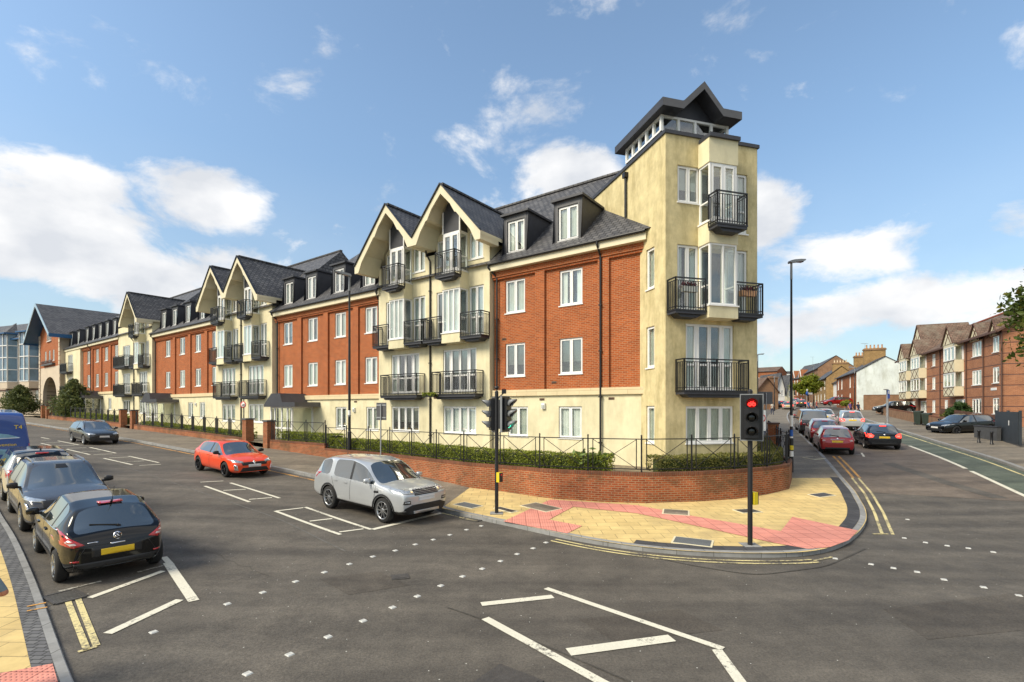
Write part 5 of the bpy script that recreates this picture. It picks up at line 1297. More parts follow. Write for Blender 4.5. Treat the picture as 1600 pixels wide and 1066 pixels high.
mb.box(-.3, LEN + .4, -.56, -.46, 9.78, 9.95, M_TIMBER); mb.bar((LEN + .42, -.5, 9.85), (LEN + .42, 5, 13.3), .16, M_TIMBER); mb.build('roof', t)
mb = MB()
for px in (1567, 1538, 1511, 1470, 1437): mb.path([(X(px), -.08, 9.8), (X(px), -.08, .9)], .055, M_TIMBER, 6)
mb.build('downpipe', t)
def crossed(mb, xa, xb, y, za, zb):
    m = (xa + xb) / 2
    for a, b in ((xa, m), (m, xb)): mb.bar((a, y, za), (b, y, zb), .045, M_TIMBER, .03); mb.bar((a, y, zb), (b, y, za), .045, M_TIMBER, .03)
    for z in (za, zb): mb.bar((xa, y, z), (xb, y, z), .08, M_TIMBER, .03)
def gablet(cx, ww, y, z0, zt, depth):
    mb = MB(); mb.prism([(cx - ww / 2, z0), (cx + ww / 2, z0), (cx, zt)], y, y + depth, M_CREAMTRIM)
    mb.bar((cx - ww / 4, y - .02, z0 + .02), (cx + ww / 8, y - .02, z0 + (zt - z0) * .7), .07, M_TIMBER, .03); mb.bar((cx + ww / 4, y - .02, z0 + .02), (cx - ww / 8, y - .02, z0 + (zt - z0) * .7), .07, M_TIMBER, .03)
    e = .12; s = (zt - z0) / (ww / 2)
    for q in (-1, 1):
        mb.face([(cx, y - .10, zt + .1), (cx + q * (ww / 2 + e), y - .10, z0 - e * s + .1), (cx + q * (ww / 2 + e), y + depth, z0 - e * s + .1), (cx, y + depth, zt + .1)][::-q], M_TILE)
        mb.bar((cx, y - .12, zt + .04), (cx + q * (ww / 2 + e), y - .12, z0 - e * s + .04), .09, M_TIMBER, .05)
    mb.build('gablet', t)
def tbay(cx, ww, nl):
    mb = MB(); d = .75
    for z0, z1 in ((4.62, 5.6), (7.0, 8.25)):
        mb.box(cx - ww / 2, cx + ww / 2, -d, 0, z0, z1, M_CREAMTRIM); crossed(mb, cx - ww / 2, cx + ww / 2, -d - .01, z0 + .05, z1 - .05)
        mb.bar((cx + ww / 2 + .01, -d, z0 + .05), (cx + ww / 2 + .01, 0, z0 + .05), .06, M_TIMBER, .03)
    mb.box(cx - ww / 2, cx + ww / 2, -d, 0, 9.62, 9.95, M_CREAMTRIM)
    gl = MB()
    for z0, z1 in ((5.6, 7.0), (8.25, 9.62)):
        for kk in range(nl + 1): x = cx - ww / 2 + ww * kk / nl; mb.box(max(cx - ww / 2, x - .07), min(cx + ww / 2, x + .07), -d, -d + .1, z0, z1, M_WHITE)
        for s in (-1, 1): mb.box(cx + s * ww / 2 - .06, cx + s * ww / 2 + .06, -.14, 0, z0, z1, M_WHITE); gl.box(cx + s * (ww / 2 - .05) - .01, cx + s * (ww / 2 - .05) + .01, -d + .1, -.14, z0, z1, M_GLASS)
        for z in (z0, z1 - .09): mb.box(cx - ww / 2, cx + ww / 2, -d - .01, -d + .09, z, z + .09, M_WHITE)
        gl.box(cx - ww / 2 + .07, cx + ww / 2 - .07, -d + .04, -d + .06, z0 + .08, z1 - .08, M_GLASS); mb.box(cx - ww / 2 + .05, cx + ww / 2 - .05, -.2, -.18, z0, z1, M_CURT[2])
    o = mb.build('timbered_bay', t); gl.build('pane', o)
for px, ww, nl, zt in ((1497, 3.0, 3, 11.75), (1441, 3.3, 3, 11.75), (1421, 3.3, 3, 11.85)): tbay(X(px), ww, nl); gablet(X(px), ww + .1, -.8, 9.95, zt, 4)
for px, ww, zt in ((1556, 1.9, 11.05), (1526, 2.7, 11.3)): gablet(X(px), ww, -.12, 9.72, zt, 3.6)
gablet(X(1428), 6.6, .4, 10.2, 14.0, 5)
mb = MB(); mb.box(X(1553) - .55, X(1553) + .55, -.03, .0, 5.0, 5.22, M_WHITE); mb.build('name_plate', t)

# --- terraced houses further up the right street, and those on its left side
def house(label, A, B, depth, zb, ze, zr, m, roof=None, gable=None, ridge='x', wins=(), chims=(), cat='house', name='terraced_house', side=None, doors=(), trim=None):
    t = thing(name, label, cat, (*A, 0), frame_of(A, B)); w = math.dist(A, B); gable = gable or m; roof = roof or M_SLATE
    mb = MB(); wall_open(mb, 0, w, zb, ze, [(f * w, ww, z, h) for f, z, ww, h in list(wins) + list(doors)], m, room=.5)
    mb.face([(0, depth, zb), (0, 0, zb), (0, 0, ze), (0, depth, ze)], gable); mb.face([(w, 0, zb), (w, depth, zb), (w, depth, ze), (w, 0, ze)], gable); mb.face([(w, depth, zb), (0, depth, zb), (0, depth, ze), (w, depth, ze)], m)
    if ridge == 'x':
        for x in (0, w): mb.face([(x, 0, ze), (x, depth, ze), (x, depth / 2, zr)] if x else [(x, depth, ze), (x, 0, ze), (x, depth / 2, zr)], gable)
    else:
        mb.face([(0, 0, ze), (w, 0, ze), (w / 2, 0, zr)], m)
    mb.build('wall', t)
    mb = MB(); e = .3
    if ridge == 'x':
        s = (zr - ze) / (depth / 2)
        for y0, yr in ((-e, depth / 2), (depth + e, depth / 2)):
            q = [(-.1, y0, ze - e * s + .08), (w + .1, y0, ze - e * s + .08), (w + .1, yr, zr + .08), (-.1, yr, zr + .08)]; mb.face(q if y0 < 0 else q[::-1], roof)
            q2 = [(x, y, z - .12) for x, y, z in q]; mb.face(q2[::-1] if y0 < 0 else q2, M_TIMBER)
        mb.box(-.1, w + .1, -e - .08, -e, ze - e * s - .06, ze - e * s + .08, trim or M_ZINC)
    else:
        s = (zr - ze) / (w / 2)
        for x0 in (-e, w + e):
            q = [(w / 2, -.25, zr + .08), (x0, -.25, ze - e * s + .08), (x0, depth, ze - e * s + .08), (w / 2, depth, zr + .08)]; mb.face(q if x0 < 0 else q[::-1], roof)
            mb.bar((w / 2, -.27, zr), (x0, -.27, ze - e * s), .18, trim or M_WHITE, .05)
    o = mb.build('roof', t)
    for f, z, ww, h in wins: window(t, FG, f * w, .04, z, ww, h, (1, 1) if ww < 1.6 else (1, 1, 1), curt=rnd.choice([-1, 0, 4, 5]))
    for f, z, ww, h in doors:
        d = MB(); d.box(f * w - ww / 2 + .02, f * w + ww / 2 - .02, .05, .1, z, z + h - .02, side or M_BLUE); d.build('door', t)
    for fx, fy, cw, cd, zt, pots, mp in chims:
        c = MB(); x, y = fx * w, fy * depth; c.box(x - cw / 2, x + cw / 2, y - cd / 2, y + cd / 2, ze, zt, gable if gable not in (M_WHITEWASH, M_WHITEREND) else M_YELBRICK)
        c.box(x - cw / 2 - .1, x + cw / 2 + .1, y - cd / 2 - .1, y + cd / 2 + .1, zt - .35, zt - .12, M_DULLBRICK); s = c.build('chimney', o)
        for k in range(pots):
            p = MB(); px_ = (k + .5) / pots - .5; a, b = (x + px_ * cw * .9, y) if cw >= cd else (x, y + px_ * cd * .9)
            p.lathe([(.13, 0), (.15, .1), (.12, .15), (.10, .55), (.13, .6), (.10, .62)], mp, 10, 'z'); p.v = [(vx + a, vy + b, vz + zt) for vx, vy, vz in p.v]
            p.build('chimney_pot', o)
    return t
A = lambda px, D: wr_at(px, D)
h1 = house('old brick terrace with a bare whitewashed gable end facing the junction', WRp(115.5, 15.6, False), WRp(95.7, 15.6, False), 7.5, 2.2, 9.3, 11.55, M_ORBRICK, gable=M_WHITEWASH,
      wins=[(f, z, 1.1, 1.9) for f in (.10, .30, .72, .92) for z in (4.1, 6.9)], doors=[(.56, 3.0, 1.0, 2.4)], chims=[(.62, .5, 1.0, 3.0, 13.6, 5, M_POT), (.12, .5, 1.0, 2.6, 13.3, 5, M_POT)])
house('small white-fronted house set back between the brick terraces', A(1294, 124), A(1309, 112), 6, 2.5, 9.4, 11.4, M_WHITEREND, wins=[(.4, 4.6, .8, 3.2)])
house('yellow brick house with slate roof and a row of pale chimney pots', WRp(162, 16.6, False), WRp(138, 16.6, False), 6, 3.5, 10.7, 13.2, M_YELBRICK,
      wins=[(f, z, 1.2, 2.0) for f in (.12, .36, .60, .88) for z in (5.0, 7.9)], chims=[(.93, .5, .9, 3.2, 14.2, 5, M_POTPALE)])
house('tall brown brick building whose gable rises behind the pale chimney pots', A(1256, 172), A(1278, 146), 9, 4, 15.2, 18.6, M_DULLBRICK, wins=[(.3, 9, 1.3, 2), (.7, 9, 1.3, 2), (.3, 12.4, 1.3, 1.8), (.7, 12.4, 1.3, 1.8)])
for k, (a, b, l) in enumerate(((1249, 1259, 'red brick terrace house with grey roof, right of the lamp post and nearer the tree'), (1238.5, 1249, 'red brick terrace house with grey roof, immediately behind the lamp post'))):
    o = house(l, A(a, 176 + 6 * k), A(b, 170 + 6 * k), 8, 4, 14.2, 18.6, M_ORBRICK, wins=[(.3, 8, 1.0, 2), (.7, 8, 1.0, 2), (.3, 11.4, 1.0, 2), (.7, 11.4, 1.0, 2), (.3, 5.2, 1.2, 2)], gable=M_ORBRICK)
    g = MB(); g.prism([(.15, 14.2), (1.3, 16.9), (2.4, 14.2)], -.25, 3, M_ORBRICK); g.bar((.1, -.3, 14.2), (1.3, -.3, 17), .16, M_WHITE); g.bar((2.5, -.3, 14.2), (1.3, -.3, 17), .16, M_WHITE); g.build('front_gable', o)
house('dull brown house end with a slate roof, nearest on the left of the right street', A(1180, 91), A(1216, 91), 14, 2.2, 6.4, 9.0, M_DULLBRICK, ridge='y', roof=M_TILE, wins=[(.28, 4.2, .7, 1.3), (.42, 4.2, .7, 1.3)], chims=[(.86, .06, 1.5, .8, 9.3, 0, M_POT)], trim=M_TIMBER)
house('white cottage with slate roof between the brown house and the white gables', A(1202, 113), A(1215, 113), 6, 2.4, 7.2, 9.6, M_WHITEREND, wins=[(.25, 5, .8, 1.2), (.6, 5, .8, 1.2), (.9, 5, .7, 1.2)])
house('left one of two steep white gabled houses', A(1213.5, 110), A(1226, 110), 9, 2.6, 7.6, 11.1, M_WHITEREND, ridge='y', wins=[(.3, 6.1, .55, 1.3), (.7, 6.1, .55, 1.3), (.5, 3.6, 1.0, 1.4)], trim=M_ZINC)
house('right one of two steep gabled houses, cream and partly behind the lamp post', A(1229.5, 119), A(1240, 119), 9, 2.6, 7.8, 11.3, M_CREAMTRIM, ridge='y', wins=[(.5, 6.1, .7, 1.5), (.4, 3.6, 1.0, 1.4)], trim=M_ZINC)
house('large flat red brick block rising behind the brown house', A(1168, 168), A(1214, 162), 12, 4, 15.5, 17.2, M_ORBRICK, roof=M_TILE, wins=[(f, z, 1.5, 2.0) for f in (.2, .42, .64, .86) for z in (8, 11.5)], cat='building', name='brick_block')
o = thing('rooftop_plant_building', 'pale flat-roofed building seen far behind the white gables', 'building', (*A(1212, 205), 0), 0)
mb = MB(); mb.box(0, 9, 0, 8, 5, 17.4, M_WHITEREND); mb.box(2, 8, 1, 7, 17.4, 18.6, M_ZINCTRIM); mb.box(-.2, 9.2, -.2, .02, 15.4, 16.2, M_ZINC); mb.build('wall', o)

# --- garden walls, fences and gates on the right
zpr = lambda x, y: zroad(x, y) + .12
wp = resample([WRp(w, 14.3) for w in np.arange(84, 49, -1.0)], 60)
brick_wall('garden_wall', 'low brown brick wall along the far footway in front of the half-timbered flats', wp[::-1], lambda x, y: zroad(x, y) + 1.05, foot=zpr, m=M_DULLBRICK)
wp = resample([(55.4, 79.2), (62, 76.0)], 8)
brick_wall('garden_wall', 'brown brick wall under the bare whitewashed gable', [tuple(p) for p in wp][::-1], lambda x, y: zroad(x, y) + 2.5, foot=zpr, m=M_DULLBRICK)
pf = [WRp(w, 16.6) for w in np.arange(62, 47, -1.0)]
t = thing('iron_fence', 'thin dark iron fence in front of the half-timbered flats', 'fence', (0, 0, 0)); mb = MB()
for p, q in zip(pf, pf[1:]):
    za, zb = zpr(*p), zpr(*q)
    for hh in (.25, 1.05): mb.bar((*p, za + hh), (*q, zb + hh), .035, M_TIMBER)
    for k in range(7): f = k / 7; x, y = p[0] + (q[0] - p[0]) * f, p[1] + (q[1] - p[1]) * f; mb.bar((x, y, za), (x, y, za + 1.25), .025, M_TIMBER)
mb.build('bars', t)
M_GATE = mat('slate_blue_boards', (.022, .030, .040), rough=.55, var=.25, vscale=2)
ga, gb = WRp(43.6, 14.75), WRp(38.4, 14.0)
t = thing('board_gate', 'tall dark blue-grey boarded gate at the right edge', 'gate', (*ga, zpr(*ga) - .15), frame_of(ga, gb)); wd = math.dist(ga, gb)
mb = MB(); n = int(wd / .14)
for k in range(n): mb.box(wd * k / n + .004, wd * (k + 1) / n - .004, 0, .03, .05, 1.92 - .002 * (k % 3), M_GATE)
mb.build('boards', t); mb = MB()
for f in (0, .52, 1): mb.box(wd * f - .07, wd * f + .07, .0301, .15, 0, 2.0, M_GATE)
for z in (.3, 1.6): mb.box(0, wd, .0302, .09, z, z + .1, M_GATE)
mb.build('frame', t); mb = MB(); mb.box(wd * .62, wd * .62 + .14, -.012, 0, 1.1, 1.4, M_WHITE); mb.build('notice', t)
la, lb = wr_at(1522, 34.0), wr_at(1558, 31.6)
t = thing('garden_wall', 'low dark grey rendered wall between the parked black car and the boarded gate', 'wall', (*la, zpr(*la) - .1), frame_of(la, lb)); mb = MB(); wd = math.dist(la, lb)
mb.box(0, wd, 0, .2, 0, .85, mat('dark_grey_render', (.06, .063, .068), rough=.8, var=.2)); mb.box(-.03, wd + .03, -.03, .23, .85, .92, M_ZINC); mb.build('panel', t, fix=True)
# ------------------------------------------------------------------ street furniture
M_POLE = mat('pole_black', (.012, .012, .014), rough=.45, var=.2)
M_GALV = mat('galvanised_steel', (.38, .39, .40), rough=.45, metal=.6, var=.12, vscale=6)
M_LAMPGREY = mat('lamp_grey', (.20, .21, .22), rough=.4, var=.1)
M_YBOX = mat('yellow_plastic', (.72, .55, .02), rough=.4)
M_SIGNRED = mat('sign_red', (.62, .02, .025), rough=.4)
M_SIGNBLUE = mat('sign_blue', (.015, .10, .42), rough=.4)
M_LENS = mat('dark_lens', (.008, .008, .008), rough=.15)
M_REDON = mat('red_light', (.6, .01, .01), emit=(1, .02, .015), estr=3.0)
M_GRNON = mat('green_light', (.01, .4, .2), emit=(.05, .9, .55), estr=1.6)
def head(parent, x, y, z, ang, lit, name='signal_head'):
    """three-aspect head; local -y looks along the beam"""
    mb = MB(); mb.box(-.245, .245, .0, .05, 0, 1.10, M_BLACK)
    for a in ((-.255, -.235), (.235, .255)): mb.box(a[0], a[1], -.012, .055, 0, 1.10, M_LAMPGREY)
    for a in ((-.012, .012), (1.088, 1.112)): mb.box(-.255, .255, -.013, .056, a[0], a[1], M_LAMPGREY)
    mb.box(-.16, .16, -.12, .0, .06, 1.04, M_BLACK); mb.box(-.13, .13, .05, .20, .1, 1.0, M_BLACK)
    o = mb.build(name, parent, (x, y, z), ang)
    for k, c in enumerate(('green', 'amber', 'red')):
        zc = .22 + .33 * k
        on = lit == c
        l = MB(); l.lathe([(0, -.135), (.06, -.132), (.10, -.122), (.10, -.115)], (M_REDON if c == 'red' else M_GRNON) if on else M_LENS, 20); l.build('lens', o, (0, 0, zc))
        hd = MB(); n = 16; vs = []
        for i in range(n + 1):
            a = R(-40) + R(260) * i / n
            L = .12 + .16 * max(0, math.sin(a)) ** .7 if math.sin(a) > 0 else .12 + .05 * math.sin(a)
            for rr, yy in ((.115, -.11), (.125, -.11 - L)): vs.append((rr * math.cos(a), yy, rr * math.sin(a)))
        hd.mesh(vs, [(2 * i, 2 * i + 1, 2 * i + 3, 2 * i + 2) for i in range(n)], M_LAMPGREY if lit == 'green' or lit == 'none' else M_BLACK, True)
        q = hd.build('hood', o, (0, 0, zc)); sm = q.modifiers.new('thick', 'SOLIDIFY'); sm.thickness = .006
    return o
def tlight(label, px, py, ztop, heads, box_ang, box_side):
    x, y = P(px, py, zfoot); z = zfoot(x, y); t = thing('traffic_light', label, 'traffic light', (x, y, z), 0); H = ztop - z
    mb = MB(); mb.tube((0, 0, -.1), (0, 0, H), .057, .057, M_POLE, 16); mb.tube((0, 0, H), (0, 0, H + .05), .062, .03, M_BLACK, 16); mb.box(-.2, .2, -.2, .2, -.05, .012, M_KERB); mb.build('pole', t)
    for hx, hy, hz, ang, lit in heads:
        head(t, hx, hy, hz - z, ang, lit)
        b = MB(); b.bar((0, 0, hz - z + .25), (hx, hy, hz - z + .25), .05, M_BLACK); b.bar((0, 0, hz - z + .85), (hx, hy, hz - z + .85), .05, M_BLACK); b.build('bracket', t)
    b = MB(); b.box(-.075, .075, -.17, -.055, .98, 1.28, M_YBOX); b.box(-.07, .07, -.195, -.17, .99, 1.27, M_BLACK); b.box(-.03, .03, -.20, -.194, 1.18, 1.24, M_SIGNRED); b.build('push_button_box', t, (0, 0, 0), box_ang)
    return t
t = tlight('traffic light with two signal heads, one showing green, by the dropped kerb', 776, 802, 3.95, [(.28, -.08, 2.72, R(62), 'green'), (-.10, .22, 2.70, R(-75), 'none')], R(50), 1)
c = MB(); c.box(.16, .30, -.12, -.02, 3.72, 3.86, M_BLACK); c.bar((0, 0, 3.55), (.23, -.06, 3.75), .03, M_BLACK); c.lathe([(0, 3.96), (.06, 3.95), (.065, 3.88), (.03, 3.86)], M_BLACK, 12, 'z'); c.build('detector', t)
t = tlight('traffic light with a single head showing red, in front of the corner tower', 1172, 852, 3.86, [(-.03, -.14, 2.68, R(-24), 'red')], R(110), 1)
# the red aspect shows a glowing cycle symbol on a dark lens
_lens = [l for h in t.children if h.name.startswith('signal_head') for l in h.children if l.name.startswith('lens') and l.data.materials[0] == M_REDON][0]
_lens.data = _lens.data.copy(); _lens.data.materials.clear(); _lens.data.materials.append(mat('dim_red_lens', (.10, .004, .004), rough=.2, emit=(1, .02, .015), estr=.12)); _h = _lens.parent
mb = MB()
for sx in (-.042, .042):
    r = MB(); r.lathe([(.022, 0), (.042, 0), (.042, -.006), (.022, -.006)], M_REDON, 18); mb.mesh([(x + sx, y - .140, z - .018) for x, y, z in r.v], r.f, M_REDON)
for a, b in (((-.042, -.018), (-.015, .038)), ((-.015, .038), (.03, .034)), ((.03, .034), (.0, -.018)), ((.0, -.018), (-.042, -.018)), ((.042, -.018), (.026, .052)), ((-.018, -.018), (-.02, .05)), ((.026, .052), (.045, .056))): mb.bar((a[0], -.143, a[1]), (b[0], -.143, b[1]), .014, M_REDON, .006)
mb.build('cycle_symbol', _h, tuple(_lens.location))
def lamp(label, base, H, ang, arm=.55, r0=.085, grp='street lamps', stick=False):
    t = thing('street_lamp', label, 'street lamp', base, ang, grp)
    mb = MB(); mb.tube((0, 0, -.1), (0, 0, 1.5), r0, r0, M_POLE, 14); mb.tube((0, 0, 1.5), (0, 0, 1.55), r0, r0 * .72, M_POLE, 14); mb.tube((0, 0, 1.55), (0, 0, H - .75), r0 * .72, r0 * .5, M_POLE, 14); mb.build('column', t)
    mb = MB(); mb.tube((0, 0, H - .75), (0, 0, H), r0 * .6, r0 * .55, M_LAMPGREY, 12); mb.build('bracket', t)
    mb = MB(); pr = [(-.10, .02), (-.06, .10), (.1, .14), (arm * .6, .16), (arm, .18), (arm + .22, .19), (arm + .26, .16), (arm + .2, .11), (.1, .02), (-.06, -.02)]
    mb.prism(pr, -.12, .12, M_LAMPGREY); o = mb.build('lantern_head', t, (0, 0, H))
    mb = MB(); mb.box(arm * .4, arm + .15, -.09, .09, .055, .09, M_LENS); mb.build('lens', o)
    if stick:
        mb = MB(); mb.tube((0, 0, 2.38), (0, 0, 2.62), r0 * .8, r0 * .8, M_WHITE, 14); mb.tube((0, 0, 2.30), (0, 0, 2.38), r0 * .8, r0 * .8, M_LAMPGREY, 14); mb.build('notice_band', t)
    return t
x, y = P(546, 716, zfoot); x, y = UV(AX[0] * x + AX[1] * y, 15.35); k = 546; x = (k - 800) / FPX * y
zb = zfoot(x, y); lamp('black street lamp on the left street in front of the brick wing with dormers', (x, y, zb), 3.45 + (638 - 432) * y / FPX - zb, R(205), .45, .10, stick=True)
x, y = P(1236, 747, zfoot); x, y = x * .985, y * .985
x, y = (1236.5 - 800) / FPX * 22.6, 22.6; zb = zfoot(x, y); t = lamp('tall black street lamp at the railing end, between the tower and the right street', (x, y, zb), 3.45 + (638 - 411) * y / FPX - zb, R(12), .42, .085)
for z0, z1, m in ((.7, .95, M_WHITE), (1.0, 1.2, M_YBOX), (1.35, 1.6, M_WHITE), (1.62, 1.9, M_SIGNBLUE), (2.05, 2.55, M_WHITE)): mb = MB(); mb.tube((0, 0, z0), (0, 0, z1), .0875 if z1 < 1.5 else .068, .0875 if z1 < 1.5 else .068, m, 14, False); mb.build('sticker', t)
for px, D, ytop, lab, ang in ((1184, 60, 555, 'thin distant street lamp right beside the corner tower', 0), (1271.5, 95, 572, 'thin distant street lamp in front of the yellow-green tree', R(160)), (1335.5, 68, 575, 'thin grey pole at the end of the brown garden wall', R(120)), (1210, 78, 590, 'distant lamp column in front of the brown house end', R(20))):
    x, y = wr_at(px, D); zb = zroad(x, y); lamp(lab, (x, y, zb), 3.45 + (638 - ytop) * D / FPX - zb, ang, .5, .10)
def post_sign(name, label, px, D, zc, kind, zf=zfoot, pole_m=None, ang=0., r=.05):
    x, y = wr_at(px, D); z = zf(x, y); t = thing(name, label, 'sign', (x, y, z), ang)
    mb = MB(); mb.tube((0, 0, -.1), (0, 0, zc - z + (.35 if kind != 'tall' else .6)), r * .7, r * .7, pole_m or M_GALV, 12); mb.build('pole', t)
    return t, zc - z
# back of a rectangular sign on a galvanised pole
x, y = UV(0, 0); D = 24.2; t, zz = post_sign('road_sign', 'grey back of a rectangular sign on a steel pole above the silver car', 595, D, 3.45 - 5 * D / FPX, 'r', ang=R(-20))
mb = MB(); mb.box(-.28, .28, .04, .06, zz - .42, zz + .42, M_ZINCTRIM); mb.build('panel', t); mb = MB()
for q in (-.3, .3): mb.box(-.26, .26, .02, .04, zz + q - .03, zz + q + .03, M_GALV)
mb.build('rails', t)
# round speed limit sign
D = 32.5; t, zz = post_sign('speed_limit_sign', 'small round speed limit sign on a black pole near the gate pillars', 381, D, 3.45 + 5.5 * D / FPX, 's', pole_m=M_POLE, ang=A0 + R(25))
mb = MB(); mb.lathe([(0, -.06), (.20, -.06), (.20, -.045), (0, -.045)], M_WHITE, 28); mb.build('disc', t, (0, 0, zz)); mb = MB(); mb.lathe([(.15, -.064), (.205, -.064), (.205, -.042), (.15, -.042)], M_SIGNRED, 28); mb.build('red_ring', t, (0, 0, zz))
me = text_mesh('20', .2, M_BLACK); o = link('numerals', me, t, (0, -.064, zz)); o.rotation_euler = (R(90), 0, 0)
# white sign with a red ring behind the red traffic light, and grey back of a larger sign
D = 19.2; t, zz = post_sign('road_sign', 'white sign with a red ring half hidden by the red-lit traffic light', 1190, D, 3.45 - 18 * D / FPX, 'r', pole_m=M_POLE, ang=R(30))
mb = MB(); mb.box(-.16, .16, -.07, -.055, zz - .42, zz + .36, M_WHITE); mb.build('panel', t); mb = MB(); mb.lathe([(.09, -.076), (.135, -.076), (.135, -.07), (.09, -.07)], M_SIGNRED, 24); mb.build('red_ring', t, (0, 0, zz + .06))
D = 34; t, zz = post_sign('road_sign', 'plain dark grey sign back beyond the railings, right of the tower', 1197, D, 3.45 + 16 * D / FPX, 'r', zf=zroad, ang=R(20))
mb = MB(); mb.box(-.62, .62, .04, .06, zz - .42, zz + .42, M_ZINCTRIM); mb.build('panel', t)
D = 39; t, zz = post_sign('parking_sign', 'blue sign on a pale steel pole by the far footway', 1386.5, D, 3.45 + 22 * D / FPX, 'r', zf=zpr, ang=R(30), r=.11)
mb = MB(); mb.box(-.16, .16, -.10, -.08, zz - .35, zz + .30, M_SIGNBLUE); mb.box(-.12, .12, -.105, -.10, zz + .02, zz + .24, M_WHITE); mb.build('panel', t); mb = MB(); mb.box(-.5, .1, -.05, .05, zz + .32, zz + .38, M_LAMPGREY); mb.build('light_arm', t)
D = 70; t, zz = post_sign('road_sign', 'round blue road sign in front of the yellow-green tree', 1260.5, D, 3.45 + 23 * D / FPX, 'r', zf=zroad, ang=R(25))
mb = MB(); mb.lathe([(0, -.09), (.30, -.09), (.30, -.07), (0, -.07)], M_SIGNBLUE, 24); mb.build('disc', t, (0, 0, zz)); mb = MB(); mb.box(.1, 1.1, -.09, -.07, zz - .14, zz + .12, M_WHITE); mb.build('side_panel', t); mb = MB(); mb.lathe([(0, -.09), (.16, -.09), (.16, -.07), (0, -.07)], M_WHITE, 20); mb.build('small_disc', t, (0, 0, zz + .45))
# traffic light far up the street, wheelie bins, bollards, brick pier by the railings
for px, D, lab, hh in ((1435, 45, 'taller dark bin by the far footway, farther from the black parked car', 1.25), (1448, 44, 'lower dark bin by the far footway, next to the black parked car', 1.1)):
    x, y = wr_at(px, D); z = zpr(x, y); t = thing('wheelie_bin', lab, 'bin', (x, y, z), R(25), 'dark bins by the far footway'); t.scale = (.8, .8, 1); m = mat('bin_green', (.018, .03, .022), rough=.5, var=.2)
    mb = MB(); mb.mesh([(-.24, -.28, .06), (.24, -.28, .06), (.24, .28, .06), (-.24, .28, .06), (-.30, -.36, hh - .12), (.30, -.36, hh - .12), (.30, .36, hh - .12), (-.30, .36, hh - .12)], [(0, 3, 2, 1), (0, 1, 5, 4), (1, 2, 6, 5), (2, 3, 7, 6), (3, 0, 4, 7), (4, 5, 6, 7)], m); mb.build('body', t)
    mb = MB(); mb.prism([(-.32, hh - .12), (.32, hh - .12), (.30, hh - .04), (0, hh), (-.30, hh - .04)], -.40, .40, m); mb.build('lid', t, fix=True)
    mb = MB()
    for s in (-1, 1): mb.lathe([(0, s * .22 - .03), (.1, s * .22 - .03), (.1, s * .22 + .03), (0, s * .22 + .03)], M_BLACK, 14)
    mb.v = [(y2, x2 + .25, z2 + .1) for x2, y2, z2 in mb.v]; mb.build('wheels', t)
for px, D, lab in ((1529.5, 31, 'black bollard left of the boarded gate, farther from it'), (1549.5, 30, 'black bollard touching the left end of the boarded gate')):
    x, y = wr_at(px, D); t = thing('bollard', lab, 'bollard', (x, y, zpr(x, y)), 0, 'black bollards by the gate'); mb = MB(); mb.lathe([(.085, -.1), (.085, .08), (.065, .1), (.06, .66), (.08, .68), (.08, .74), (.06, .78), (.0, .80)], M_BLACK, 16, 'z'); mb.build('post', t)
x, y = wr_at(1208, 27); z = .9; t = thing('brick_pillar', 'brick pier between the railings right of the corner tower', 'pillar', (x, y, z - .5), R(65)); mb = MB(); mb.box(-.26, .26, -.26, .26, 0, 2.2, M_WALLBRICK); mb.build('shaft', t); mb = MB(); mb.box(-.31, .31, -.31, .31, 2.2, 2.28, M_TIMBER); mb.build('cap', t)
# flower troughs on the tower balconies, window box on the bay balcony
def tw(lx, ly, z): c_, s_ = math.cos(TA), math.sin(TA); return (TP[0] + c_ * lx - s_ * ly, TP[1] + s_ * lx + c_ * ly, z)
M_FLOWER = leafmat('flower_mix', (.10, .03, .05), (.20, .05, .06), (.10, .14, .04))
for lx, lab in ((.70, 'flower trough hung on the left tower balcony'), (3.22, 'flower trough hung on the right tower balcony')):
    t = thing('flower_trough', lab, 'planter', tw(lx, -.42, 7.62), TA); mb = MB(); mb.prism([(-.3, .0), (.3, .0), (.34, .2), (-.34, .2)], -.09, .09, M_POT if lx > 2 else M_CURT[0]); mb.build('trough', t, fix=True)
    rr = np.random.default_rng(int(lx * 10)); leaves(np.array([0, 0, .26]) + rr.normal(size=(160, 3)) * np.array([.17, .06, .05]), .06, M_FLOWER, 'flowers', t, .5, 4)
x, y = UV(18.55, 18.0); t = thing('window_box', 'green planted box at the corner of a first floor bay balcony', 'planter', (x, y, 4.02), A0); rr = np.random.default_rng(9)
mb = MB(); mb.box(-.4, .4, -.12, .12, 0, .12, M_BLACK); mb.build('trough', t); leaves(np.array([0, 0, .12]) + rr.uniform(-1, 1, size=(420, 3)) * np.array([.42, .15, .10]), .07, M_HEDGE, 'plants', t, .5, 4)
# television aerials on the terrace
for px, D, yb, yt, lab in ((1351.5, 88, 552, 537, 'television aerial on the brick terrace chimney'), (1270, 150, 566, 558, 'far television aerial left of the tall gable')):
    x, y = wr_at(px, D); zb = 3.45 + (638 - yb) * D / FPX - .6; zt = 3.45 + (638 - yt) * D / FPX; t = thing('aerial', lab, 'aerial', (x, y, zb)); mb = MB(); mb.tube((0, 0, 0), (0, 0, zt - zb), .03, .025, M_GALV, 6); mb.bar((-.7, 0, zt - zb), (.5, 0, zt - zb), .03, M_GALV)
    for k in range(6): mb.bar((-.6 + k * .2, -.25, zt - zb), (-.6 + k * .2, .25, zt - zb), .02, M_GALV)
    mb.build('antenna', t)
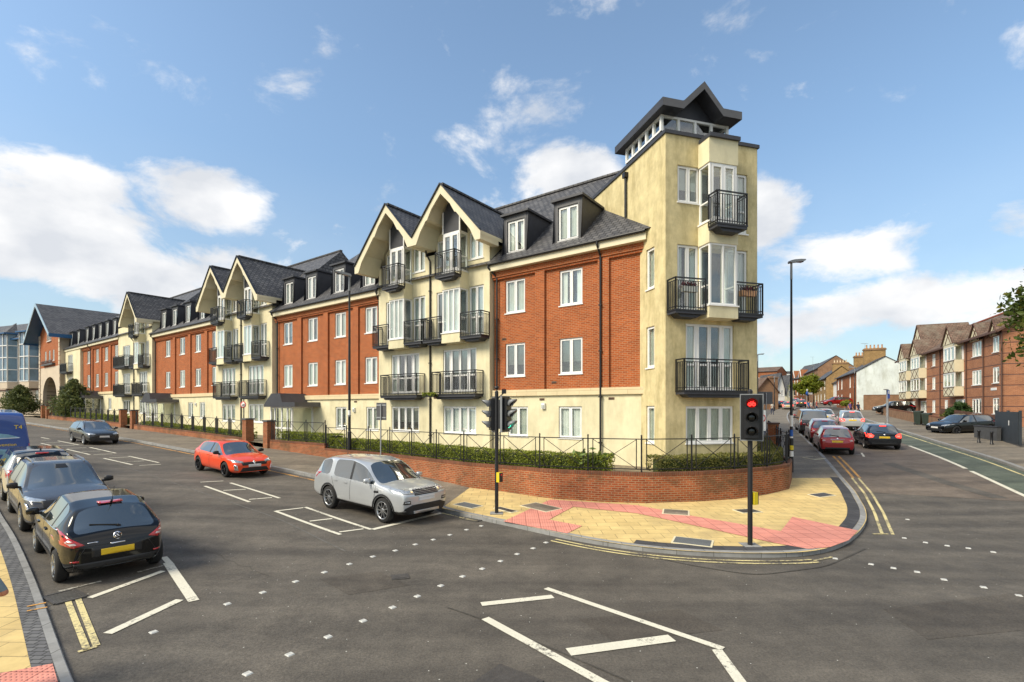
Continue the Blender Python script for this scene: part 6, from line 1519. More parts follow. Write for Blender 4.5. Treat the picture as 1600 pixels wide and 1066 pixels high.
# ------------------------------------------------------------------ vehicles
M_CARGLASS = mat('tinted_car_glass', (.030, .037, .036), rough=.02, spec=1.0, coat=1.0)
_b = M_CARGLASS.node_tree.nodes['Principled BSDF']; _b.inputs['IOR'].default_value = 1.85
M_TRIM = mat('black_car_trim', (.010, .010, .011), rough=.5, var=.1)
M_TYRE = mat('tyre_rubber', (.012, .012, .012), rough=.85, var=.2, bump=.2)
M_ALLOY = mat('alloy_wheel', (.42, .43, .44), rough=.3, metal=.9)
M_ALLOYDK = mat('dark_alloy_wheel', (.05, .05, .055), rough=.3, metal=.8)
M_CHROME = mat('chrome', (.7, .7, .72), rough=.12, metal=1.)
M_HEADL = mat('headlamp_glass', (.45, .47, .48), rough=.08, metal=.5, coat=1, var=.4, vscale=14)
M_TAILR = mat('tail_lamp_red', (.42, .008, .010), rough=.1, coat=1, var=.25, vscale=12)
M_TAILON = mat('lit_brake_lamp', (.7, .03, .02), emit=(1, .05, .03), estr=1.6)
M_TAILW = mat('tail_lamp_clear', (.55, .45, .43), rough=.1, coat=1)
M_PLATEY = mat('yellow_number_plate', (.72, .48, .02), rough=.45)
M_PLATEW = mat('white_number_plate', (.62, .62, .61), rough=.45)
M_UNDER = mat('underbody', (.006, .006, .006), rough=.95)
def lerp(pts, x): return float(np.interp(x, [p[0] for p in pts], [p[1] for p in pts]))
def eval_mesh(o):
    me = bpy.data.meshes.new_from_object(o.evaluated_get(bpy.context.evaluated_depsgraph_get())); return me
SLOTNAMES = ['slot_%d' % k for k in range(8)]
SLOTS = [bpy.data.materials.new(n) for n in SLOTNAMES]
class Car:
    """lofted body: stations along x (front +x), half-rings from sill to roof centre, glazing by face, wheel arches cut, parts laid on by ray"""
    def __init__(s, **k):
        s.__dict__.update(dict(L=4.1, W=1.74, H=1.47, wb=2.55, fo=.82, wr=.315, sill=.22, roofw=.70, lod=2, plan=.17, rplan=.10, rails=False, lower=None, roofpaint=None, spokes=10, alloy=M_ALLOY, tumble=1.0, bulge=1.0, bp=[]), **k)
        s.xf = s.L / 2; s.xr = -s.L / 2; s.xfw = s.xf - s.fo; s.xrw = s.xfw - s.wb
    def hw(s, x):
        t = abs(x) / (s.L / 2); k = s.plan if x > 0 else s.rplan
        return s.W / 2 * (1 - k * t ** 7)
    def build_body(s):
        G0, G1 = s.xr0, s.xw0                        # glasshouse: rear-window base to cowl
        xs = {s.xr, s.xr + .07, s.xr + .22, s.xf, s.xf - .06, s.xf - .2, s.xf - .45, s.xrw - .42, s.xrw, s.xrw + .42, s.xfw - .42, s.xfw, s.xfw + .42, G0, s.xr1, s.xw1, G1, (G1 + s.xw1) / 2, (G0 + s.xr1) / 2, (s.xw1 + s.xr1) / 2}
        for a, b in s.side: xs |= {a, b}
        for p in s.top: xs.add(p[0])
        key = [s.xr, s.xf, G0, s.xr1, s.xw1, G1] + [q for ab in s.side for q in ab]; out = []
        for x in key + sorted(xs):
            if all(abs(x - q) > .022 for q in out): out.append(x)
        xs = sorted(out); rings = []
        for x in xs:
            hw = s.hw(x); zt = lerp(s.top, x); zb0 = lerp(s.belt, x); zs = s.sill
            if x > s.xf - .3: zs = s.sill + .04 * (x - s.xf + .3) / .3
            if x < s.xr + .3: zs = s.sill + .10 * (s.xr + .3 - x) / .3
            zb = min(zb0, zt - .05); g = max(0, min(1, (zt - zb) / max(.1, s.H - zb0)))
            inside = G0 - .02 < x < G1 + .02
            hb = hw - .035 * s.bulge; hr = s.W / 2 * s.roofw
            if inside:
                y5 = hb - .015 + (hr - hb + .015) * g; z5 = zb + (zt - .055 - zb) * (.15 + .85 * g) if g > .05 else zb + .012
                y6 = y5 - .07; z6 = z5 + .035 * g + .006; y7 = y6 * .5; z7 = zt - .006
            else:
                y5 = hb * .95; z5 = zb + .02; y6 = hb * .86; z6 = zb + (zt - zb) * .72; y7 = hb * .45; z7 = zt - .008
            m1 = zs + .42 * (zb - zs); m2 = zs + .78 * (zb - zs)
            rings.append([(x, 0, zs), (x, hw * .86, zs), (x, hw * .97, zs + .10), (x, hw, m1), (x, hw - .012 * s.bulge, m2), (x, hb, zb), (x, y5, z5), (x, y6, z6), (x, y7, z7), (x, 0, zt)])
        s.rings = rings; n = len(rings[0]); bm = bmesh.new(); V = []
        for r in rings:
            lft = [bm.verts.new(p) for p in r]; rgt = [lft[0]] + [bm.verts.new((p[0], -p[1], p[2])) for p in r[1:-1]] + [lft[-1]]; V.append((lft, rgt))
        def face(vs, mi):
            vs = [v for i, v in enumerate(vs) if v not in vs[:i]]
            if len(vs) >= 3: f = bm.faces.new(vs); f.material_index = mi; f.smooth = True
        def matof(i, j):
            xa, xb = xs[i], xs[i + 1]; xm = (xa + xb) / 2
            if j == 0: return 5
            if j == 1: return 4 if s.lower else 0
            if j == 5:
                for a, b in s.side:
                    if a - .001 <= xa and xb <= b + .001: return 2
                if s.side[0][0] < xm < s.side[-1][1] and not any(a - .001 <= xa and xb <= b + .001 for a, b in s.bp): return 4
            if j >= 7 and s.xw1 - .001 <= xa and xb <= G1 + .001: return 1
            if j >= 7 and G0 - .001 <= xa and xb <= s.xr1 + .001: return 3
            if j == 5 and any(a - .001 <= xa and xb <= b + .001 for a, b in s.bp): return 0
            if s.roofpaint and j >= 6 and s.xr1 - .05 < xm < s.xw1 + .05: return 6
            return 0
        for i in range(len(xs) - 1):
            for side in (0, 1):
                a, b = V[i][side], V[i + 1][side]
                for j in range(n - 1):
                    q = [a[j], a[j + 1], b[j + 1], b[j]]
                    face(q if side else q[::-1], matof(i, j))
        for i in (0, len(xs) - 1):
            l, r = V[i]
            for j in range(n - 1): face([l[j], l[j + 1], r[j + 1], r[j]] if i else [l[j], r[j], r[j + 1], l[j + 1]], 4 if (s.lower and j == 1) else 0)
        bmesh.ops.recalc_face_normals(bm, faces=bm.faces)
        cl = bm.edges.layers.float.new('crease_edge')
        for e in bm.edges:
            ms = {f.material_index for f in e.link_faces}
            if len(ms) > 1: e[cl] = .55
        me = bpy.data.meshes.new('body'); bm.to_mesh(me); bm.free()
        for m in SLOTS[:7]: me.materials.append(m)
        o = link('body', me); sb = o.modifiers.new('s', 'SUBSURF'); sb.levels = s.lod; sb.render_levels = s.lod
        # wheel arches
        mb = MB()
        for xw in (s.xfw, s.xrw):
            for sy in (-1, 1):
                c = MB(); R0 = s.wr + .045; y0, y1 = sy * (s.W / 2 - .30), sy * (s.W / 2 + .2)
                c.lathe([(0, min(y0, y1)), (R0, min(y0, y1)), (R0, max(y0, y1)), (0, max(y0, y1))], M_UNDER, 28, smooth=False)
                c.v = [(x + xw, y, z + s.wr) for x, y, z in c.v]; mb.mesh(c.v, c.f, M_UNDER)
        cut = mb.build('cut', fix=True); cut.data.materials.clear(); cut.data.materials.append(SLOTS[7])
        b = o.modifiers.new('b', 'BOOLEAN'); b.operation = 'DIFFERENCE'; b.object = cut; b.solver = 'EXACT'; b.material_mode = 'TRANSFER'
        bpy.context.view_layer.update()
        me2 = eval_mesh(o)
        bpy.data.objects.remove(o); bpy.data.objects.remove(cut)
        return me2
    def parts(s, t):
        me = s.build_body(); bm = bmesh.new(); bm.from_mesh(me); s.bvh = BVHTree.FromBMesh(bm)
        names = [m.name for m in me.materials]; mats = [s.paint, M_CARGLASS, M_CARGLASS, M_CARGLASS, s.lower or M_TRIM, M_UNDER, s.roofpaint or s.paint, M_UNDER]
        for f in bm.faces: f.material_index = SLOTNAMES.index(names[f.material_index])
        def take(sel, name):
            b2 = bm.copy(); bmesh.ops.delete(b2, geom=[f for f in b2.faces if not sel(f)], context='FACES')
            if not b2.faces: b2.free(); return None
            m2 = bpy.data.meshes.new(name); b2.to_mesh(m2); b2.free()
            for m in mats: m2.materials.append(m)
            return link(name, m2, t)
        body = take(lambda f: f.material_index not in (1, 2, 3), 'body')
        take(lambda f: f.material_index == 1, 'windscreen'); take(lambda f: f.material_index == 3, 'rear_window')
        take(lambda f: f.material_index == 2 and f.calc_center_median().y > 0, 'side_window'); take(lambda f: f.material_index == 2 and f.calc_center_median().y < 0, 'side_window')
        bm.free()
        for xw in (s.xfw, s.xrw):
            for sy in (-1, 1): s.wheel(t, xw, sy)
        for sy in (-1, 1): s.mirror(t, sy)
        return body
    def cast(s, o, d):
        h = s.bvh.ray_cast(Vector(o), Vector(d)); return (h[0], h[1]) if h[0] is not None else None
    def patch(s, t, name, view, poly, m, off=.006, step=.05, mb=None):
        """lay a polygon on the body; view 'f','b' (y,z) or 'l','r' (x,z) or 't' (x,y)"""
        tri = tessellate_polygon([[Vector((a, b, 0)) for a, b in poly]]); bm = bmesh.new(); vs = [bm.verts.new((a, b, 0)) for a, b in poly]
        for q in tri:
            try: bm.faces.new([vs[i] for i in q])
            except ValueError: pass
        for ax in (0, 1):
            lo = min(p[ax] for p in poly); hi = max(p[ax] for p in poly); q = math.floor(lo / step) * step + step
            while q < hi:
                no = Vector((1, 0, 0)) if ax == 0 else Vector((0, 1, 0)); bmesh.ops.bisect_plane(bm, geom=bm.verts[:] + bm.edges[:] + bm.faces[:], plane_co=no * q, plane_no=no); q += step
        d = {'f': (-1, 0, 0), 'b': (1, 0, 0), 'l': (0, -1, 0), 'r': (0, 1, 0), 't': (0, 0, -1)}[view]; dead = []
        base = {}
        for v in bm.verts:
            a, b = v.co.x, v.co.y
            o = {'f': (s.L, a, b), 'b': (-s.L, a, b), 'l': (a, s.W, b), 'r': (a, -s.W, b), 't': (a, b, 3)}[view]
            h = s.cast(o, d)
            if h is None: dead.append(v)
            else:
                nrm = h[1]
                if nrm.dot(Vector(d)) > 0: nrm = -nrm
                v.co = h[0] + nrm * off; base[v] = h[0] - nrm * .01
        if dead: bmesh.ops.delete(bm, geom=dead, context='VERTS')
        if not bm.faces: bm.free(); return None
        dv = Vector(d)
        for f in bm.faces:
            f.normal_update()
            if f.normal.dot(dv) > 0: f.normal_flip()
            f.smooth = True
        bmesh.ops.recalc_face_normals(bm, faces=bm.faces)
        if sum(f.normal.dot(dv) for f in bm.faces) > 0: bmesh.ops.reverse_faces(bm, faces=bm.faces)
        rim = [e for e in bm.edges if e.is_boundary]; ex = bmesh.ops.extrude_edge_only(bm, edges=rim); nv = [e for e in ex['geom'] if isinstance(e, bmesh.types.BMVert)]
        for v in nv: v.co += dv * (off + .012)
        if mb is not None:
            bm.verts.index_update(); mb.mesh([tuple(v.co) for v in bm.verts], [tuple(v.index for v in f.verts) for f in bm.faces], m, True); bm.free(); return None
        me = bpy.data.meshes.new(name); bm.to_mesh(me); bm.free(); me.materials.append(m); return link(name, me, t)
    def seam(s, t, lines, w=.014):
        mb = MB()
        for side in 'lr':
            for (a, b) in lines:
                d = Vector((b[0] - a[0], b[1] - a[1])).normalized(); nx, nz = -d.y * w / 2, d.x * w / 2
                s.patch(t, 'seam', side, [(a[0] + nx, a[1] + nz), (b[0] + nx, b[1] + nz), (b[0] - nx, b[1] - nz), (a[0] - nx, a[1] - nz)], M_TRIM, .0015, .06, mb)
        if mb.v: mb.build('door_seam', t)
    def wheel(s, t, xw, sy):
        r = s.wr; w = .205; y = sy * (s.W / 2 - .115)
        root = None
        ty = MB(); ri = r * .70
        ty.lathe([(ri, -w / 2), (r * .90, -w / 2), (r * .985, -w / 2 + .03), (r, -w / 2 + .06), (r, w / 2 - .06), (r * .985, w / 2 - .03), (r * .90, w / 2), (ri, w / 2)], M_TYRE, 32)
        wh = ty.build('wheel', t, (xw, y, r), 0 if sy > 0 else math.pi)      # local +y is outboard
        rm = MB(); a = s.alloy; yo = w / 2
        rm.lathe([(ri, -w / 2), (ri * .98, yo - .10), (0, yo - .10)], M_TRIM, 24); rm.lathe([(ri + .004, yo + .002), (ri * .99, yo + .006), (ri * .90, yo - .012), (ri * .88, yo - .05)], a, 32); rm.lathe([(.075, yo - .05), (.07, yo - .018), (.03, yo - .012), (0, yo - .012)], a, 16)
        ns = s.spokes
        for k in range(ns):
            an = 2 * math.pi * k / ns; c, q = math.cos(an), math.sin(an); wd = .030 if ns > 6 else .048
            for e, f_ in ((-1, 0),):
                p0 = (c * .05, yo - .03, q * .05); p1 = (c * ri * .92, yo - .012, q * ri * .92); rm.bar(p0, p1, wd, a, .03)
        rm.build('rim', wh)
    def mirror(s, t, sy):
        x, z = s.xw0 - .42, lerp(s.belt, s.xw0 - .4) + .10; y = sy * (s.W / 2 + .02); me = bpy.data.meshes.new('door_mirror'); bm = bmesh.new()
        bmesh.ops.create_cube(bm, size=1)
        for v in bm.verts: v.co = Vector((v.co.x * (.08 if v.co.y * sy > 0 else .11), v.co.y * .19, v.co.z * (.10 if v.co.y * sy > 0 else .13)))
        bmesh.ops.subdivide_edges(bm, edges=bm.edges, cuts=2, use_grid_fill=True, smooth=.25)
        for v in bm.verts: v.co += Vector((x, y + sy * .06, z))
        for f in bm.faces: f.smooth = True
        bm.to_mesh(me); bm.free(); me.materials.append(s.mirrorpaint if hasattr(s, 'mirrorpaint') else s.paint); o = link('door_mirror', me, t)
        mb = MB(); mb.bar((x, sy * (s.W / 2 - .08), z - .06), (x, y + sy * .02, z - .04), .06, M_TRIM); mb.build('stalk', o)
def place_car(t, pt, heading, ref='c', L=0, zf=None, back=0.):
    """pt ground point, heading unit vector; ref point is `back` metres ahead of the car's centre"""
    zf = zf or zroad; hx, hy = heading; n = math.hypot(hx, hy); hx, hy = hx / n, hy / n
    cx, cy = pt[0] - hx * back, pt[1] - hy * back; e = 1.3; lx, ly = -hy, hx
    zfr, zbk = zf(cx + hx * e, cy + hy * e), zf(cx - hx * e, cy - hy * e); zl, zr = zf(cx + lx * .7, cy + ly * .7), zf(cx - lx * .7, cy - ly * .7)
    X = Vector((hx * 2 * e, hy * 2 * e, zfr - zbk)).normalized(); Y = Vector((lx * 1.4, ly * 1.4, zl - zr)); Z = X.cross(Y).normalized(); Y = Z.cross(X)
    t.matrix_world = Matrix(((X.x, Y.x, Z.x, cx), (X.y, Y.y, Z.y, cy), (X.z, Y.z, Z.z, (zfr + zbk + zl + zr) / 4 + .004), (0, 0, 0, 1)))
def mirrored(poly): return [(-a, b) for a, b in poly][::-1]
def both(c, t, name, view, poly, m, **k):
    if view in 'fbt': c.patch(t, name, view, poly, m, **k); c.patch(t, name, view, mirrored(poly) if view != 't' else [(a, -b) for a, b in poly][::-1], m, **k)
    else: c.patch(t, name, 'l', poly, m, **k); c.patch(t, name, 'r', poly, m, **k)
def rect(a, b, c, d): return [(a, c), (b, c), (b, d), (a, d)]
def handles(c, t, xs, m=None):
    for x in xs:
        for sy in (-1, 1):
            z = lerp(c.belt, x) - .12; h = c.cast((x, sy * c.W, z), (0, -sy, 0))
            if h: mb = MB(); mb.box(x - .09, x + .09, h[0].y - .012, h[0].y + .022 * sy, z - .018, z + .018, m or c.paint); mb.build('door_handle', t)
def rails(c, t, xa, xb, m):
    for sy in (-1, 1):
        y = sy * (c.W / 2 * c.roofw - .11); mb = MB(); pts = [(xa + (xb - xa) * k / 8, y, lerp(c.top, xa + (xb - xa) * k / 8) + (.005 if 0 < k < 8 else -.03)) for k in range(9)]
        for p, q in zip(pts, pts[1:]): mb.bar(p, q, .035, m)
        mb.build('roof_rail', t)
def fin(c, t, x, m): mb = MB(); z = lerp(c.top, x); mb.prism([(x - .09, z - .02), (x + .09, z - .02), (x - .05, z + .06), (x - .08, z + .06)], -.018, .018, m); mb.build('aerial_fin', t)
def wiper(c, t, x, z, L):
    h = c.cast((-c.L, 0, z), (1, 0, 0))
    if h: mb = MB(); p = h[0] + Vector((-.02, -.02, 0)); h2 = c.cast((-c.L, L, z + .05), (1, 0, 0)); q = (h2[0] if h2 else p) + Vector((-.02, 0, 0)); mb.bar(p, q, .022, M_TRIM); mb.bar(p, p + Vector((-.0, -.05, -.03)), .04, M_TRIM); mb.build('rear_wiper', t)

# ---- shared shapes (x from rear -L/2 to nose +L/2)
def hatch_profile(L, H, deck=.93, cowl=None, nose=.70, rw=.42, tail=.05, bumper=.62, roof_drop=.06, ws=.78, bonnet=.98):
    xf, xr = L / 2, -L / 2; cw = cowl if cowl is not None else xf - 1.0
    top = [(xr, bumper), (xr + tail, deck - .06), (xr + tail + .07, deck), (xr + tail + rw, H - roof_drop), (xr + tail + rw + .5, H - .015), (0, H), (cw - ws, H - .05), (cw, bonnet), (cw + .35, bonnet - .06), (xf - .22, nose + .06), (xf - .06, nose - .02), (xf, nose - .16)]
    return top, xr + tail + .07, xr + tail + rw, cw - ws, cw
def generic(label, paint_, kind, lod=2, brake=True, cat='car', name='car', group=None, **kw):
    """common builder for the everyday cars; kind picks the silhouette"""
    S = dict(small=dict(L=3.95, W=1.70, H=1.50, wb=2.51, fo=.80, wr=.305), hatch=dict(L=4.2, W=1.78, H=1.48, wb=2.58, fo=.86, wr=.32), suv=dict(L=4.25, W=1.80, H=1.62, wb=2.56, fo=.86, wr=.34, lower=M_TRIM), estate=dict(L=4.6, W=1.80, H=1.47, wb=2.65, fo=.88, wr=.325))[kind]
    S.update(kw); L, H = S['L'], S['H']
    rw = dict(small=.36, hatch=.46, suv=.40, estate=.50)[kind]
    deck = S.pop('deck', .98 if kind != 'suv' else 1.06)
    top, xr0, xr1, xw1, xw0 = hatch_profile(L, H, deck=deck, rw=rw, cowl=L / 2 - (1.0 if kind != 'small' else .86), ws=.80, bonnet=.96 if kind != 'suv' else 1.06, nose=.72 if kind != 'suv' else .82, bumper=.64)
    bl = .92 if kind != 'suv' else 1.0
    belt = [(-L / 2, bl + .06), (xr1, bl + .06), (0, bl + .01), (xw0, bl - .03), (L / 2, .70)]
    a0 = xr1 + (.12 if kind != 'estate' else .0); a2 = xw0 - .16; a1 = (a0 + a2) / 2 + .02
    side = [(a0, a1 - .05), (a1 + .05, a2)]
    c = Car(paint=paint_, top=top, belt=belt, xr0=xr0, xr1=xr1, xw1=xw1, xw0=xw0, side=side, lod=lod, **S)
    t = thing(name, label, cat, (0, 0, 0), 0, group); c.parts(t); hb = c.hw(-L / 2)
    # rear
    zl = deck - .17
    both(c, t, 'tail_light', 'b', [(hb - .05, zl - .10), (hb * 1.10, zl - .06), (hb * 1.12, zl + .16), (hb * .80, zl + .13), (hb * .62, zl + .03), (hb * .70, zl - .08)], M_TAILON if brake else M_TAILR)
    both(c, t, 'lamp_insert', 'b', [(hb * .76, zl - .05), (hb * .92, zl - .04), (hb * .90, zl + .03), (hb * .74, zl + .01)], M_TAILW, off=.011)
    c.patch(t, 'number_plate', 'b', rect(-.26, .26, zl - .13, zl - .02) if kind != 'suv' else rect(-.26, .26, zl - .06, zl + .05), M_PLATEY, off=.012)
    c.patch(t, 'lower_bumper', 'b', rect(-hb * .75, hb * .75, S.get('sill', .22) + .10, .42), M_TRIM, off=.005)
    c.patch(t, 'high_brake_light', 'b', rect(-.16, .16, H - .125, H - .085), M_TAILON if brake else M_TAILR, off=.02)
    wiper(c, t, 0, deck + .06, .36)
    c.patch(t, 'badge', 'b', [(.05 * math.cos(k * .7), zl + .08 + .05 * math.sin(k * .7)) for k in range(9)], M_CHROME, off=.012, step=.2)
    # front
    hf = c.hw(L / 2); zh = .70 if kind != 'suv' else .80
    both(c, t, 'headlight', 'f', [(hf * .62, zh - .07), (hf * 1.06, zh - .02), (hf * 1.16, zh + .08), (hf * .9, zh + .07), (hf * .6, zh + .0)], M_HEADL)
    c.patch(t, 'grille', 'f', [(-.5, zh - .16), (.5, zh - .16), (.56, zh - .03), (-.56, zh - .03)], M_TRIM); c.patch(t, 'lower_grille', 'f', [(-.62, .28), (.62, .28), (.5, .45), (-.5, .45)], M_TRIM); c.patch(t, 'front_plate', 'f', rect(-.26, .26, .46, .57), M_PLATEW, off=.02)
    if lod > 1:
        c.seam(t, [((a1, .34), (a1, bl + .02)), ((a2 - .02, .40), (a2 + .05, bl - .04)), ((c.xrw + c.wr + .12, .5), (a0 + .06, bl + .04))])
        handles(c, t, (a1 - .18, a1 + .95 if False else a2 - .95))
    return t, c
BL = (-AX[0], -AX[1])                              # heading towards the junction
rot = lambda v, d: (v[0] * math.cos(R(d)) - v[1] * math.sin(R(d)), v[0] * math.sin(R(d)) + v[1] * math.cos(R(d)))
# --- silver off-roader in the left street
P_SILVER = paint('silver_paint', (.50, .52, .535), .45, .30)
c = Car(L=4.6, W=1.92, H=1.74, wb=2.74, fo=.88, wr=.37, sill=.30, bp=[(-1.30, -1.12)], roofw=.79, lower=M_TRIM, paint=P_SILVER, spokes=9, plan=.15, rplan=.08,
        top=[(-2.3, .80), (-2.26, 1.06), (-2.21, 1.13), (-1.92, 1.64), (-1.5, 1.70), (-.3, 1.735), (.42, 1.67), (1.22, 1.16), (1.5, 1.13), (2.06, 1.05), (2.22, .98), (2.3, .84)],
        belt=[(-2.3, 1.12), (-1.8, 1.12), (0, 1.08), (1.2, 1.07), (2.3, .92)], xr0=-2.21, xr1=-1.92, xw1=.42, xw0=1.22, side=[(-1.86, -1.30), (-1.12, -.22), (-.12, .98)])
t = thing('car', 'silver off-road car turning out of the left street, nearest moving car', 'car'); c.parts(t); SUV = t
both(c, t, 'headlight', 'f', [(.42, .90), (.90, .93), (1.0, 1.05), (.82, 1.06), (.46, 1.00)], M_HEADL); both(c, t, 'headlight_bulb', 'f', [(.52 + .03 * math.cos(k * .785), .955 + .025 * math.sin(k * .785)) for k in range(8)], mat('warm_lamp', (.8, .6, .3), emit=(1, .7, .3), estr=.25), off=.012, step=.3)
c.patch(t, 'grille', 'f', [(-.46, .86), (.46, .86), (.46, 1.0), (-.46, 1.0)], M_TRIM)
mb = MB()
for k in range(3): c.patch(t, 'x', 'f', rect(-.42, .42, .885 + k * .038, .897 + k * .038), M_ALLOY, .012, .1, mb)
mb.build('grille_bar', t)
c.patch(t, 'lower_bumper', 'f', [(-.86, .34), (.86, .34), (.80, .52), (.55, .60), (-.55, .60), (-.80, .52)], M_TRIM); both(c, t, 'fog_light', 'f', [(.60, .63), (.84, .63), (.82, .73), (.62, .73)], M_TRIM, off=.006); both(c, t, 'fog_bulb', 'f', rect(.64, .80, .665, .70), M_HEADL, off=.012)
c.patch(t, 'number_plate', 'f', rect(-.30, .30, .70, .82), M_PLATEW, off=.02); c.patch(t, 'skid_plate', 'f', rect(-.5, .5, .34, .42), M_ALLOY, off=.012)
both(c, t, 'tail_light', 'b', [(.72, .95), (1.0, .95), (1.0, 1.2), (.76, 1.2)], M_TAILR)
both(c, t, 'side_vent', 'l', [(1.02, .84), (1.24, .86), (1.22, .92), (1.02, .90)], M_TRIM)
for xw in (c.xfw, c.xrw):      # dark arch edging
    ring = [(xw + (c.wr + .115) * math.cos(a), c.wr + (c.wr + .115) * math.sin(a)) for a in np.linspace(-.1, math.pi + .1, 15)] + [(xw + (c.wr + .062) * math.cos(a), c.wr + (c.wr + .062) * math.sin(a)) for a in np.linspace(math.pi + .1, -.1, 15)]
    both(c, t, 'arch_trim', 'l', ring, M_TRIM, off=.012, step=.04)
c.seam(t, [((-.17, .46), (-.17, 1.08)), ((1.02, .50), (1.08, 1.04)), ((-1.02, .75), (-1.2, 1.08))]); handles(c, t, (-.42, -1.0 + .05, ))
for k, ch in enumerate('DISCOVERY'):               # bonnet-edge lettering
    y = .40 - .10 * k; h = c.cast((2.14, y, 3), (0, 0, -1))
    if h: me = text_mesh(ch, .095, M_TRIM, .004); o = link('bonnet_letter', me, t, tuple(h[0] + Vector((0, 0, .006)))); o.rotation_euler = (0, R(12), R(90))
a = np.array(P(516, 793)); b = np.array(P(601, 818)); h = (b - a) / np.linalg.norm(b - a); h = np.array(BL) * .72 + h * .28; h /= np.linalg.norm(h); ctr = (a + b) / 2 + np.array([-h[1], h[0]]) * .86
place_car(t, tuple(ctr), tuple(h), back=(c.xfw + c.xrw) / 2)
# --- red hatchback
P_RED = paint('orange_red_paint', (.78, .062, .006), .0, .28)
t, c = generic('bright red hatchback coming down the left street', P_RED, 'hatch', brake=False, L=4.06, W=1.80, H=1.44, wb=2.585, fo=.85, wr=.325, alloy=M_ALLOYDK, spokes=5, mirrorpaint=M_TRIM)
both(c, t, 'running_light', 'f', [(.66, .34), (.78, .36), (.80, .58), (.72, .56)], M_CHROME, off=.010); c.patch(t, 'badge', 'f', [(0, .56), (.06, .65), (0, .74), (-.06, .65)], M_CHROME, off=.014, step=.3)
a = np.array(P(313, 735)); b = np.array(P(352, 746)); h = np.array(BL); ctr = (a + b) / 2 + np.array([-h[1], h[0]]) * .80
place_car(t, tuple(ctr), tuple(h), back=(c.xfw + c.xrw) / 2)
# --- dark grey estate
P_DGREY = paint('dark_grey_paint', (.028, .031, .033), .3, .22, .6)
t, c = generic('dark grey estate car coming down the left street behind the red one', P_DGREY, 'estate', brake=False); rails(c, t, -1.7, .3, M_ALLOY)
a = np.array(P(112, 690)); b = np.array(P(135, 696)); ctr = (a + b) / 2 + np.array([-h[1], h[0]]) * .80
place_car(t, tuple(ctr), BL, back=(c.xfw + c.xrw) / 2)
# --- black hatchback parked nearest the camera
P_BLACK = paint('black_paint', (.003, .0035, .004), .0, .10, .35, .35)
top, xr0, xr1, xw1, xw0 = hatch_profile(4.0, 1.49, deck=1.00, rw=.50, roof_drop=.085, tail=.07, cowl=1.14, ws=.86, bonnet=.98, nose=.72, bumper=.66)
c = Car(L=4.0, W=1.74, H=1.49, wb=2.51, fo=.80, wr=.315, top=top, belt=[(-2, 1.02), (-1.3, 1.00), (0, .95), (1.14, .92), (2, .70)], xr0=xr0, xr1=xr1, xw1=xw1, xw0=xw0, side=[(-1.28, -.90), (-.80, -.02), (.08, .98)], paint=P_BLACK, spokes=5, rplan=.24, roofw=.66)
t = thing('car', 'shiny black hatchback parked nearest the camera, seen from behind', 'car'); c.parts(t)
both(c, t, 'tail_light', 'b', [(.50, .78), (.66, .745), (.88, .80), (.93, .92), (.90, 1.06), (.80, 1.04), (.70, .92)], M_TAILR); both(c, t, 'lamp_insert', 'b', [(.62, .80), (.70, .79), (.76, .84), (.72, .89), (.66, .86)], M_TAILW, off=.012)
both(c, t, 'lamp_insert', 'b', [(.64, .835), (.73, .83), (.74, .85), (.66, .86)], M_TAILR, off=.016)
c.patch(t, 'number_plate', 'b', rect(-.26, .26, .55, .665), M_PLATEY, off=.014); c.patch(t, 'plate_recess', 'b', rect(-.40, .40, .52, .70), M_TRIM, off=.004)
mb = MB(); c.patch(t, 'x', 'b', [(.068 * math.cos(k * math.pi / 10), .875 + .068 * math.sin(k * math.pi / 10)) for k in range(20)], M_CHROME, .012, .3, mb); o = mb.build('badge', t)
mb = MB(); c.patch(t, 'x', 'b', [(.054 * math.cos(k * math.pi / 8), .875 + .054 * math.sin(k * math.pi / 8)) for k in range(16)], M_TRIM, .016, .3, mb); mb.build('badge_disc', o)
mb = MB()
for q in ([(-.045, .855), (-.01, .85), (.02, .89), (.045, .90), (.03, .905), (.0, .90), (-.02, .87)], [(-.03, .90), (-.005, .912), (-.01, .92), (-.03, .912)], [(.0, .845), (.035, .85), (.04, .862), (.01, .86)]): c.patch(t, 'x', 'b', q, M_CHROME, .020, .3, mb)
mb.build('badge_emblem', o)
c.patch(t, 'high_brake_light', 'b', rect(-.20, .20, 1.405, 1.425), M_TAILR, off=.03); c.patch(t, 'lower_bumper', 'b', rect(-.66, .66, .30, .44), M_TRIM, off=.004); both(c, t, 'reflector', 'b', rect(.58, .70, .47, .50), M_TAILR, off=.008)
c.patch(t, 'tailgate_handle', 'b', rect(-.12, .12, .735, .755), M_CHROME, off=.010); c.patch(t, 'model_lettering', 'b', rect(.30, .46, .80, .812), M_CHROME, off=.008)
wiper(c, t, 0, 1.06, .40)
mb = MB()
for a_, b_ in (((-.62, .745), (.62, .745)), ((-.50, .72), (-.62, .50)), ((.50, .72), (.62, .50))):
    d = Vector((b_[0] - a_[0], b_[1] - a_[1])).normalized(); nx, nz = -d.y * .005, d.x * .005; c.patch(t, 'x', 'b', [(a_[0] + nx, a_[1] + nz), (b_[0] + nx, b_[1] + nz), (b_[0] - nx, b_[1] - nz), (a_[0] - nx, a_[1] - nz)], M_TRIM, .003, .06, mb)
mb.build('tailgate_seam', t)
both(c, t, 'chrome_strip', 'l', [(-1.30, .985), (.95, .915), (.95, .93), (-1.30, 1.0)], M_CHROME, off=.006)
c.seam(t, [((.03, .34), (.03, .94)), ((1.0, .42), (1.05, .90)), ((-.80, .75), (-.86, .96))]); handles(c, t, (-.30, .80 - .05 - .9 + .95 - .1))
